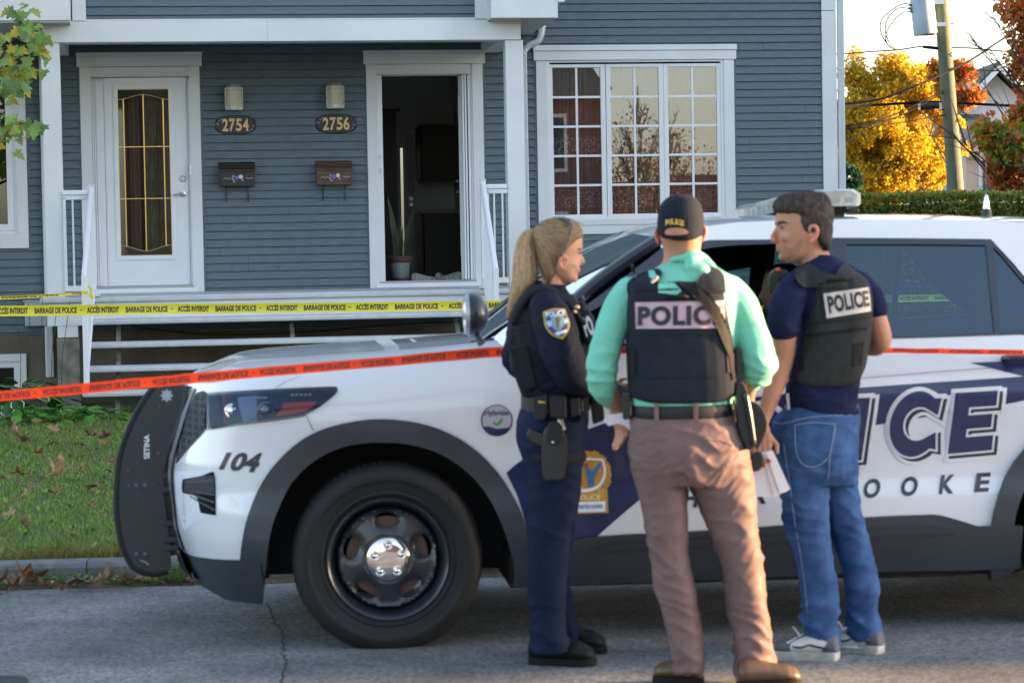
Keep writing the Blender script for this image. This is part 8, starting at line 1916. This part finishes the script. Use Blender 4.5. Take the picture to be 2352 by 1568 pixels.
# vest
m = MB()
loftm(m, Z2, [(646, 1446, 1662, .13), (656, 1440, 1666, .15), (690, 1438, 1670, .155), (740, 1437, 1676, .155), (800, 1438, 1684, .152), (860, 1440, 1690, .15), (895, 1443, 1692, .148), (908, 1450, 1686, .145, 0, 4), (914, 1470, 1672, .14, 0, 8)], ex=3.4)
vs2 = fuse(m, 'vest', mat('navy black carrier', (0.016, 0.022, 0.032), 0.85, var=0.2, vs=20, bump=0.4, bs=260, bdist=0.002), mbd, vox=0.006, sm=3, wr=folds(0.0035, (6, 6, 7), 0.3, 31, zf=lambda z: 0.5+2.2*math.exp(-((z-1.47)/0.05)**2)))
ty2 = bvh(sh2)
for L in (cr([(1440, 672), (1440, 672), (1441, 650), (1456, 636), (1482, 624), (1508, 616), (1520, 626), (1512, 645), (1500, 672), (1500, 672)], 3), cr([(1590, 672), (1590, 672), (1600, 646), (1618, 622), (1636, 612), (1652, 618), (1664, 636), (1667, 672), (1667, 672)], 3)):
    drape('shoulder_yoke', L, bpy.data.materials['navy black carrier'], ty2, Z2, vs2, .020, 5, 0.018)
tv2 = bvh(vs2, *[o for o in vs2.children])
drape('collar_gap', cr([(1560, 668), (1575, 676), (1590, 678), (1594, 648), (1590, 636), (1548, 640)], 2)[:0] or [(1512, 652), (1530, 640), (1545, 645), (1566, 668), (1554, 677), (1512, 672)], mint, tv2, Z2, vs2, .003, 5)
drape('collar_gap', [(1488, 622), (1500, 618), (1508, 632), (1500, 642), (1492, 636)], mint, tv2, Z2, vs2, .003, 4)
pnk = mat('worn pinkish reflective panel', (0.50, 0.36, 0.40), 0.6, col2=(0.38, 0.28, 0.34), vs=14)
pn = drape('name_panel', [(1458, 694), (1668, 690), (1668, 753), (1460, 755)], pnk, tv2, Z2, vs2, .005, 6, 0.005)
drape_text('vest_text', 'POLICE', ((1467, 706), (1662, 703), (1662, 744), (1467, 745)), inkp, tv2, Z2, vs2, .0075, bold=0.05, spacing=1.12)
drape('vest_band', [(1440, 668), (1455, 664), (1668, 660), (1668, 664), (1456, 669), (1441, 673)], web, tv2, Z2, vs2, .003, 6)
for y in (770, 868): drape('stitch_line', [(1440, y), (1690, y-3), (1690, y-0.5), (1440, y+2.5)], web, tv2, Z2, vs2, .002, 8)
for L in ([(1441, 800), (1458, 800), (1460, 862), (1443, 862)], [(1668, 790), (1684, 790), (1688, 856), (1672, 856)]): drape('side_strap', L, web, tv2, Z2, vs2, .007, 6, 0.006)
m = MB(); h = hitfn(tv2, .004, Z2); h2 = hitfn(tv2, .018, Z2); m.tube(cr([tuple(v) for v in (h(1532, 684), h2(1540, 681), h2(1572, 680), h(1580, 683))], 4, False), 0.006, 6); m.build('carry_handle', web, vs2, smooth=True)
for pts in ([(1452, 765), (1452, 900)],): 
    m = MB(); h = hitfn(tv2, .0005, Z2); m.tube([h(pts[0][0]+(pts[1][0]-pts[0][0])*k/8, pts[0][1]+(pts[1][1]-pts[0][1])*k/8) for k in range(9)], 0.0014, 4); m.build('vest_seam', web, vs2)
# diagonal strap
strap = [(1528, 612), (1560, 604), (1585, 640), (1632, 678), (1652, 705), (1668, 740), (1690, 790), (1698, 850), (1684, 872), (1676, 820), (1655, 772), (1640, 735), (1606, 692), (1560, 650)]
drape('sling_strap', strap, web, tv2, Z2, vs2, .012, 6, 0.008)
m = MB(); h = hitfn(tv2, .02, Z2); m.tube([h(1520, 622), h(1532, 612), h(1552, 600), (h(1562, 596))], 0.006, 6); m.build('orange_cord', mat('orange cord', (0.75, 0.12, 0.03), 0.6), vs2)
m = MB(); m.tube([h(1496, 648), h(1508, 640), h(1520, 622), h(1512, 614)], 0.006, 6); m.build('sling_clip', mat('tan clip', (0.4, 0.36, 0.32), 0.5), vs2)
m = MB(); h = hitfn(tv2, .006, Z2); m.tube([h(1460, 640), h(1456, 625), atY(1451, 608, Z2-.05)], 0.006, 6); m.build('antenna', gear, vs2)
# belt, trousers
brn = mat('brown mauve trousers', (0.155, 0.105, 0.102), 0.55, var=0.18, vs=10, bump=0.25, bs=240, bdist=0.002)
m = MB(); loftm(m, Z2, [(926, 1451, 1683, .135), (929, 1449, 1685, .138), (953, 1449, 1688, .141), (956, 1451, 1686, .139)], sm=1); b2 = m.build('belt', leath, mbd, smooth=40)
def zwr(z): return 0.55+1.3*math.exp(-((z-0.06)/0.10)**2)+0.9*math.exp(-((z-0.52)/0.10)**2)+0.25*math.exp(-((z-0.78)/0.07)**2)
m = MB()
loftm(m, Z2, [(944, 1452, 1686, .132), (965, 1447, 1694, .138), (1000, 1444, 1708, .148), (1040, 1445, 1717, .152), (1080, 1450, 1723, .145), (1112, 1458, 1728, .125)])
loftm(m, Z2, [(1085, 1452, 1586, .115, -.0), (1110, 1458, 1580, .11), (1150, 1469, 1577, .105), (1191, 1478, 1577, .10), (1251, 1488, 1580, .095), (1296, 1496, 1587, .09), (1331, 1497, 1593, .088), (1380, 1512, 1601, .085), (1426, 1525, 1607, .082), (1476, 1537, 1612, .08), (1510, 1541, 1615, .08), (1536, 1546, 1616, .078)])
loftm(m, Z2, [(1085, 1585, 1724, .115), (1110, 1584, 1729, .115), (1134, 1592, 1733, .11), (1176, 1611, 1738, .105), (1213, 1628, 1742, .10), (1251, 1642, 1747, .095), (1286, 1652, 1751, .09), (1321, 1660, 1754, .088), (1380, 1668, 1759, .085), (1426, 1675, 1764, .082), (1488, 1688, 1770, .08), (1520, 1690, 1773, .08), (1546, 1692, 1770, .078)])
tr2 = fuse(m, 'trousers', brn, mbd, vox=0.0065, sm=4, wr=folds(0.013, (4.5, 4.5, 13), 0.9, 41, zf=zwr))
tt2 = bvh(tr2)
for x in (1508, 1598): slab('belt_loop', [(x-5, 926), (x+5, 926), (x+5, 968), (x-5, 968)], Z2, -.149, .008, brn, b2, 0.002)
for pts in ([(1470, 1020), (1500, 1012), (1530, 1010)], [(1625, 1010), (1655, 1012), (1680, 1022)]):
    m = MB(); h = hitfn(tt2, .001, Z2); m.tube([h(*p) for p in pts], 0.002, 5); m.build('pocket_seam', mat('pocket shade', (0.10, 0.06, 0.06), 0.8) if 'pocket shade' not in bpy.data.materials else bpy.data.materials['pocket shade'], tr2)
br_shoe = mat('brown leather shoe', (0.11, 0.065, 0.035), 0.35, var=0.3, vs=12)
def gp2(px, py): return gz(px, py, 0.0)
shoe('shoe', gp2(1612, 1572), gp2(1506, 1572)+Vector((0, 0.05, 0)), 0.112, 0.088, br_shoe, sb_, mbd, toe_h=0.064)
shoe('shoe', gp2(1694, 1580), gp2(1838, 1575), 0.112, 0.088, br_shoe, sb_, mbd, toe_h=0.064)
# gear on the right hip and slung gun
gn = slab('slung_gun', cr([(1692, 880), (1692, 880), (1706, 876), (1718, 900), (1722, 960), (1733, 1030), (1733, 1030), (1716, 1034), (1716, 1034), (1702, 1000), (1690, 950)], 2), Z2, -.10, .045, gear, mbd, 0.008)
m = MB(); limb(m, Z2, [(1712, 905, -.10, 8), (1722, 960, -.10, 8), (1731, 1020, -.10, 7)], 12); m.build('gun_barrel', mat('dark steel', (0.05, 0.055, 0.06), 0.25, metal=0.8), gn, smooth=True)
slab('gun_stock', [(1690, 800), (1702, 796), (1706, 880), (1692, 885)], Z2, -.08, .04, gear, gn, 0.005)
slab('hip_pouch', cr([(1722, 925), (1745, 930), (1760, 955), (1762, 985), (1748, 1020), (1736, 1030), (1726, 980)], 2), Z2, .02, .06, gear, mbd, 0.01)
slab('belt_pouch', [(1428, 905), (1448, 902), (1449, 962), (1431, 964)], Z2, -.06, .05, gear, b2, 0.006)
slab('torch', [(1683, 940), (1690, 940), (1690, 975), (1684, 975)], Z2, -.12, .02, gear, b2, 0.003)
pp1 = slab('paper', [(1386, 966), (1392, 952), (1420, 950), (1440, 943), (1456, 955), (1450, 992), (1436, 978), (1418, 972), (1398, 978)], Z2, .075, .004, paper, mo, 0)
o = pp1; o.parent = None; o.matrix_world = wm(mo); WM[o.name] = wm(mo); tag(o, 'small folded white paper in the left hand of the man in the mint shirt', 'paper')
# ================================================================== officer in jeans
Z3 = 9.35
jo = person(1900, Z3, 'dark haired man in profile wearing a navy t-shirt, charcoal POLICE vest and blue jeans')
m = MB()
loftm(m, Z3, [(452, 1810, 1880, .045), (464, 1788, 1898, .066), (480, 1783, 1906, .076), (495, 1782, 1909, .080), (508, 1781.5, 1910, .081), (520, 1784, 1910, .080), (532, 1785.5, 1909, .079), (545, 1787, 1906, .077), (556, 1788.5, 1900, .074), (566, 1789, 1890, .070), (576, 1790.5, 1876, .064), (586, 1793, 1862, .056), (595, 1798, 1846, .044), (603, 1806, 1832, .026)], ex=2.2)
limb(m, Z3, [(1862, 560, 0, 36), (1868, 585, 0, 35), (1876, 605, 0, 37), (1882, 625, 0, 42)]); limb(m, Z3, [(1850, 545, -.05, 12), (1838, 570, -.05, 10), (1818, 592, -.03, 9)])
limb(m, Z3, [(1785, 521, 0, 3), (1780, 533, 0, 5), (1775.5, 545, 0, 6.5), (1778, 553, 0, 6), (1786, 556, 0, 5)], 10); ell(m, Z3, 1780, 552, -.012, 7, 5, .008); ell(m, Z3, 1787, 512, 0, 8, 6.5, .055); ell(m, Z3, 1788, 566, 0, 6, 4, .022); ell(m, Z3, 1789, 574, 0, 6, 4, .019); ell(m, Z3, 1798, 589, 0, 10, 10, .026); ell(m, Z3, 1806, 545, -.04, 15, 13, .028)
loftm(m, Z3, [(640, 1830, 1965, .11), (720, 1835, 1985, .12), (850, 1822, 1970, .11), (950, 1800, 1962, .11), (1060, 1790, 1960, .11)])
limb(m, Z3, [(1828, 665, -.10, 30), (1806, 730, -.11, 30), (1801, 775, -.10, 29), (1796, 820, -.08, 28), (1784, 870, -.09, 25), (1768, 920, -.11, 20), (1754, 962, -.12, 15), (1747, 985, -.13, 14)])
limb(m, Z3, [(1985, 660, .04, 28), (2005, 710, .05, 26), (2017, 750, .05, 26), (2024, 780, .06, 25), (2010, 796, .11, 22), (1975, 796, .18, 18), (1945, 790, .22, 15)])
limb(m, Z3, [(1842, 1080, 0, 46), (1860, 1240, 0, 38), (1885, 1360, 0, 32), (1895, 1465, 0, 28)]); limb(m, Z3, [(1925, 1080, .06, 42), (1950, 1220, .08, 36), (1980, 1340, .10, 30), (1985, 1455, .10, 27)])
hand(m, (1748, 980, -.13), (1748, 1050, -.14), (1, 0, 0), Z3, 0.6, 1.0); hand(m, (1945, 790, .22), (1905, 785, .24), (0, 0, 1), Z3, 0.6, 1.0)
jb = fuse(m, 'body', skin2, jo, vox=0.0042, sm=4)
tj = bvh(jb)
drape('stubble', cr([(1787, 566), (1800, 562), (1815, 570), (1830, 560), (1840, 545), (1843, 562), (1830, 585), (1812, 598), (1798, 596), (1791, 584)], 3), stub, tj, Z3, jb, .0008, 4)
eyd = drape('eye', [(1791, 522), (1797, 519.5), (1804, 522), (1798, 525.5), (1792, 525)], mat('eye shadowed', (0.10, 0.09, 0.10), 0.3), tj, Z3, jb, .0015, 2); drape('iris', [(1793, 520.5), (1797, 520.5), (1797, 525), (1793, 525)], slab_m, tj, Z3, jb, .0022, 2)
drape('eyebrow', cr([(1783, 513), (1790, 507.5), (1802, 508), (1812, 514), (1802, 513), (1790, 514)], 2), mat('dark brow', (0.045, 0.03, 0.025), 0.8), tj, Z3, jb, .0025, 2)
drape('lips', [(1785, 568), (1792, 569), (1800, 571.5), (1792, 574), (1786, 574)], mat('muted lip', (0.30, 0.13, 0.11), 0.5), tj, Z3, jb, .0015, 2)
m = MB(); limb(m, Z3, [(1860, 530, -.083, 4), (1862, 521, -.088, 4.5), (1871, 519, -.092, 4.5), (1877, 527, -.092, 4.5), (1876, 541, -.088, 4), (1868, 552, -.084, 4.5), (1860, 556, -.081, 4.5)], 8); ell(m, Z3, 1867, 538, -.077, 9, 17, .008); fuse(m, 'ear', mat('pink ear skin', (0.52, 0.20, 0.15), 0.5, sss=0.3), jb, vox=0.002, sm=2)
dh = hairmat('short grey brown hair', (0.060, 0.043, 0.036), (0.010, 0.009, 0.010), None, st=(2, 3, 2), vs=16)
m = MB(); loftm(m, Z3, [(440, 1830, 1872, .025), (445, 1802, 1890, .052), (454, 1785, 1901, .072), (465, 1778, 1907, .083), (476, 1777, 1911, .088), (485, 1779, 1913, .090), (490, 1800, 1914, .090), (497, 1815, 1914, .090), (507, 1813, 1913, .090), (517, 1817, 1912, .089), (527, 1826, 1911, .088), (536, 1836, 1910, .086), (545, 1856, 1909, .083), (556, 1866, 1907, .078), (566, 1878, 1905, .066), (574, 1886, 1903, .05)])
limb(m, Z3, [(1783, 478, -.02, 10), (1781, 486, -.01, 6)], 8)
fuse(m, 'hair', dh, jb, vox=0.0036, sm=3, wr=lambda p, n: 0.004*noise.noise(p*55)+0.005*noise.noise(p*26))
jh = [o for o in jb.children if o.name.startswith('hair')][0]
jhc = atY(1850, 500, Z3)
strands('hair_strands', jh, 9000, 0.016, 0.0008, lambda p, n, r: Vector((0.5 if p.z < jhc.z+0.03 else -0.5, 0, -0.9 if p.z < jhc.z+0.04 else 0.1))+n*0.9+Vector((r.gauss(0, .35), r.gauss(0, .35), r.gauss(0, .35))), leafmat('short grey brown strands', ['#17120f', '#2b211b', '#3d3029', '#57493f', '#1f1815', '#6b5f57'], 0.6, 0.0, 0.8), jb, 0.002, 5, 0.0)
# t-shirt
ts = mat('navy t-shirt', (0.010, 0.014, 0.050), 0.85, var=0.15, vs=15, bump=0.25, bs=220, bdist=0.002)
m = MB()
loftm(m, Z3, [(590, 1862, 1918, .060, .0, -6), (600, 1846, 1930, .078, 0, 0), (612, 1836, 1948, .10), (626, 1822, 1968, .125), (645, 1815, 1985, .14), (680, 1820, 1992, .145), (760, 1830, 1990, .14), (840, 1818, 1978, .135), (885, 1808, 1972, .135), (915, 1804, 1971, .138), (940, 1812, 1973, .138), (950, 1825, 1973, .136)])
limb(m, Z3, [(1838, 640, -.08, 28), (1822, 665, -.10, 36), (1808, 700, -.115, 38), (1801, 735, -.115, 38), (1800, 756, -.11, 38)]); limb(m, Z3, [(1970, 645, .03, 26), (1993, 675, .05, 32), (2007, 705, .05, 31), (2013, 722, .05, 27)])
sh3 = fuse(m, 't_shirt', ts, jb, vox=0.0065, sm=3, wr=folds(0.009, (6, 6, 13), 0.7, 51, zf=lambda z: 0.6+1.2*math.exp(-((z-1.02)/0.07)**2)))
# vest
m = MB()
loftm(m, Z3, [(628, 1842, 1968, .13), (650, 1846, 1990, .155), (680, 1848, 1999, .162), (720, 1842, 2001, .163), (770, 1838, 1997, .162), (820, 1828, 1989, .158), (858, 1818, 1978, .152), (876, 1820, 1966, .148), (884, 1840, 1950, .14)], ex=3.2)
vs3 = fuse(m, 'vest', vestg, jb, vox=0.006, sm=3, wr=folds(0.0045, (7, 7, 8), 0.8, 61, zf=lambda z: 0.5+2.0*math.exp(-((z-1.47)/0.06)**2)))
ty3 = bvh(sh3)
for L in (cr([(1846, 660), (1846, 660), (1828, 640), (1826, 616), (1846, 606), (1866, 606), (1890, 622), (1920, 632), (1920, 660), (1920, 660)], 3), cr([(1905, 660), (1905, 660), (1920, 630), (1938, 606), (1958, 612), (1980, 630), (1992, 660), (1992, 660)], 3)):
    drape('shoulder_yoke', L, vestg, ty3, Z3, vs3, .020, 5, 0.018)
tv3 = bvh(vs3, *[o for o in vs3.children])
drape('name_panel', [(1891, 674), (1996, 659), (2002, 714), (1899, 731)], mat('white reflective panel', (0.62, 0.55, 0.54), 0.55, col2=(0.50, 0.43, 0.42), vs=16), tv3, Z3, vs3, .006, 6, 0.005)
drape_text('vest_text', 'POLICE', ((1900, 682), (1992, 668), (1997, 701), (1906, 718)), inkp, tv3, Z3, vs3, .009, bold=0.045, spacing=1.1)
for L in ([(1846, 744), (1998, 728), (1998, 731), (1846, 747)], [(1878, 650), (1990, 636), (1990, 639), (1878, 653)], [(1880, 650), (1883, 650), (1893, 745), (1890, 745)]): drape('stitch_line', L, web, tv3, Z3, vs3, .002, 6)
for L in ([(1822, 800), (1842, 798), (1846, 850), (1824, 852)], [(1962, 790), (1984, 786), (1978, 840), (1960, 844)], [(1850, 768), (1990, 752), (1989, 757), (1850, 773)]): drape('side_strap', L, web, tv3, Z3, vs3, .006, 6, 0.005)
m = MB(); h = hitfn(tv3, .004, Z3); h2 = hitfn(tv3, .018, Z3); m.tube(cr([tuple(v) for v in (h(1902, 646), h2(1908, 643), h2(1938, 639), h(1946, 640))], 4, False), 0.006, 6); m.build('carry_handle', web, vs3, smooth=True)
slab('shoulder_radio', cr([(1766, 640), (1772, 625), (1786, 618), (1806, 622), (1812, 630), (1790, 640), (1776, 670), (1766, 672)], 2), Z3, -.0, .05, gear, vs3, 0.008); slab('radio_button', [(1782, 616), (1792, 615), (1793, 621), (1783, 622)], Z3, -.01, .02, mat('orange red button', (0.75, 0.10, 0.05), 0.4), vs3, 0.002)
# jeans
def jeanmat():
    m_ = mat('blue denim', (0.046, 0.105, 0.25), 0.85, col2=(0.018, 0.044, 0.13), vs=9, bump=0.4, bs=320, bdist=0.002, vcon=(0.3, 0.62)); return m_
jn = jeanmat()
m = MB()
loftm(m, Z3, [(925, 1812, 1970, .128), (945, 1792, 1973, .138), (965, 1772, 1974, .146), (1000, 1771, 1971, .152), (1034, 1776, 1969, .154), (1080, 1783, 1970, .145), (1110, 1788, 1968, .12)])
loftm(m, Z3, [(1070, 1782, 1900, .115, -.02), (1134, 1791, 1900, .105, -.02), (1191, 1801, 1902, .10, -.02), (1236, 1811, 1906, .095, -.02), (1288, 1830, 1914, .088, -.02), (1351, 1840, 1923, .082, -.02), (1400, 1844, 1924, .08, -.02), (1430, 1843, 1926, .08, -.02), (1455, 1856, 1930, .08, -.02), (1478, 1872, 1928, .078, -.02)])
loftm(m, Z3, [(1070, 1880, 1969, .11, .06), (1134, 1890, 1970, .10, .06), (1196, 1904, 1985, .095, .07), (1246, 1915, 1997, .09, .08), (1301, 1933, 2011, .085, .09), (1343, 1940, 2020, .08, .10), (1381, 1943, 2017, .078, .10), (1420, 1946, 2017, .076, .10), (1450, 1947, 2028, .078, .10), (1466, 1952, 2027, .076, .10)])
tr3 = fuse(m, 'jeans', jn, jb, vox=0.0065, sm=3, wr=folds(0.013, (5, 5, 14), 0.8, 71, zf=lambda z: 0.5+1.4*math.exp(-((z-0.12)/0.09)**2)+0.8*math.exp(-((z-0.55)/0.12)**2)))
tt3 = bvh(tr3); dth = mat('denim thread', (0.16, 0.22, 0.36), 0.8)
for pts in ([(1826, 976), (1870, 970), (1918, 974)], [(1826, 976), (1828, 1030), (1840, 1062), (1868, 1072), (1895, 1058), (1908, 1035), (1918, 974)], [(1800, 1020), (1812, 1100), (1826, 1200), (1846, 1320), (1856, 1420)], [(1774, 968), (1800, 972), (1860, 958), (1970, 952)], [(1920, 980), (1908, 1040), (1902, 1100)]):
    m = MB(); h = hitfn(tt3, .0005, Z3); m.tube([h(*p) for p in cr(pts, 5, False)], 0.0022, 5); m.build('denim_seam', dth, tr3)
# sneakers
gs = mat('grey suede', (0.10, 0.105, 0.125), 0.85); ws = mat('white leather', (0.55, 0.57, 0.55), 0.5); rs = mat('worn off white sole', (0.38, 0.39, 0.38), 0.6, var=0.3, vs=30)
u1 = shoe('sneaker', gp(1926, 1515), gp(1767, 1508), 0.112, 0.080, gs, rs, jb, sole_h=0.034, toe_h=0.052); u2 = shoe('sneaker', gp(2026, 1500), gp(1893, 1490), 0.105, 0.080, gs, rs, jb, sole_h=0.034, toe_h=0.05)
for u, dx, dy in ((u1, 0, 0), (u2, 100, -15)):
    t_ = bvh(u); f = lambda L: [(x+dx, y+dy) for x, y in L]
    drape('side_panel', f([(1815, 1479), (1822, 1472), (1850, 1460), (1868, 1458), (1900, 1475), (1890, 1490), (1880, 1503), (1815, 1501)]), ws, t_, Z3, u, .003, 4)
    drape('side_stripe', f(cr([(1820, 1482), (1840, 1484), (1858, 1478), (1872, 1481), (1896, 1487), (1896, 1491), (1870, 1486), (1857, 1483), (1840, 1489), (1822, 1487)], 2)), inkp, t_, Z3, u, .0045, 3)
    m = MB(); h = hitfn(t_, .003, Z3)
    for k in range(4): m.tube([h(1808+dx+k*9, 1476+dy-k*5), h(1818+dx+k*9, 1470+dy-k*5)], 0.0035, 6)
    P = [h(1838+dx, 1462+dy), h(1828+dx, 1448+dy)+Vector((0, 0, 0.004)), h(1828+dx, 1444+dy)+Vector((-0.012, 0, 0.01)), h(1836+dx, 1456+dy)]; m.tube(cr([tuple(p) for p in P], 4, False), 0.003, 6); m.build('lace', M_['vinyl'], u)
# things held: papers, black device
def sheet(poly, dy, label):
    s_ = slab('paper_sheet', poly, Z3, dy, .0012, paper, jo, 0); s_.parent = None; s_.matrix_world = wm(jo); return tag(s_, label, 'paper', 'papers held by the man in jeans')
sheet([(1743, 1040), (1772, 1034), (1790, 1138), (1776, 1141), (1735, 1140), (1728, 1090)], -.150, 'rear sheet of the white papers hanging from the hand of the man in jeans')
sheet([(1752, 1040), (1762, 1038), (1792, 1136), (1778, 1140)], -.160, 'narrow middle sheet of the white papers hanging beside the jeans')
sheet([(1760, 1040), (1775, 1034), (1815, 1122), (1808, 1128), (1792, 1133)], -.170, 'front sheet with a rounded corner among the papers beside the jeans')
dv = slab('black_radio', cr([(1728, 1042), (1750, 1038), (1753, 1066), (1744, 1080), (1728, 1082), (1724, 1060)], 2), Z3, -.20, .03, gear, jo, 0.005); dv.parent = None; dv.matrix_world = wm(jo); tag(dv, 'small black radio held against the papers between the two men', 'radio')
hs = slab('holster', [(1752, 965), (1774, 960), (1776, 1030), (1756, 1036)], Z3, -.0, .05, gear, jb, 0.006); slab('belt_badge', [(1806, 905), (1812, 903), (1815, 940), (1809, 942)], Z3, -.15, .012, M_['steel'], jb, 0.002)
# ================================================================== person in the driver's seat
Z4 = (KF.w(1.72, -0.36, 0)).y
do = person(1790, Z4, 'person with dark hair sitting inside the car behind the open front window'); 
m = MB(); loftm(m, Z4, [(612, 1775, 1815, .04), (622, 1760, 1826, .065), (640, 1754, 1830, .075), (660, 1750, 1830, .075), (680, 1749, 1826, .072), (700, 1753, 1815, .062), (716, 1760, 1800, .045), (722, 1766, 1792, .03)])
limb(m, Z4, [(1798, 690, 0, 24), (1802, 740, 0, 26)]); limb(m, Z4, [(1751, 668, 0, 3), (1745, 684, 0, 5), (1750, 690, 0, 4)], 8); ell(m, Z4, 1757, 704, 0, 6, 4, .02)
loftm(m, Z4, [(745, 1775, 1835, .12), (780, 1755, 1850, .17), (840, 1750, 1850, .17)]); limb(m, Z4, [(1800, 760, -.16, 24), (1760, 840, -.18, 20), (1690, 830, -.16, 16), (1660, 815, -.14, 14)]); hand(m, (1660, 815, -.14), (1640, 790, -.14), (0, 0, 1), Z4, .8, .95)
db = fuse(m, 'body', mat('dark tanned skin', (0.22, 0.10, 0.065), 0.5, sss=0.1), do, vox=0.006, sm=4)
m = MB(); loftm(m, Z4, [(605, 1785, 1818, .03), (613, 1768, 1832, .065), (625, 1758, 1838, .082), (640, 1766, 1840, .085), (660, 1778, 1840, .085), (690, 1785, 1836, .08), (712, 1795, 1828, .06)]); fuse(m, 'hair', mat('black hair', (0.012, 0.010, 0.010), 0.5), db, vox=0.006, sm=3)
m = MB(); loftm(m, Z4, [(738, 1782, 1828, .08), (752, 1765, 1842, .14), (790, 1752, 1852, .18), (850, 1748, 1852, .18)]); limb(m, Z4, [(1800, 762, -.16, 28), (1762, 838, -.18, 25), (1705, 834, -.16, 20)]); fuse(m, 'jacket', Mn, db, vox=0.008, sm=3)
slab('yellow_earpiece', [(1744, 705), (1752, 700), (1754, 708), (1747, 716)], Z4, -.07, .01, mat('yellow plastic', (0.7, 0.62, 0.03), 0.5), db, 0.002)

for nm in ('navy uniform cloth', 'navy uniform trousers', 'black carrier fabric', 'worn charcoal carrier fabric', 'black webbing', 'navy cap cloth', 'navy t-shirt', 'navy black carrier', 'blue denim', 'brown mauve trousers', 'mint green shirt', 'black boot leather'):
    bpy.data.materials[nm].node_tree.nodes['Principled BSDF'].inputs['Specular IOR Level'].default_value = 0.12
for nm, s_, st_ in (('navy uniform cloth', 8, .35), ('navy uniform trousers', 8, .5), ('mint green shirt', 7, .30), ('brown mauve trousers', 8, .5), ('navy t-shirt', 8, .4), ('blue denim', 9, .55), ('black carrier fabric', 7, .2), ('worn charcoal carrier fabric', 7, .3)): wrinkle(bpy.data.materials[nm], s_, st_)
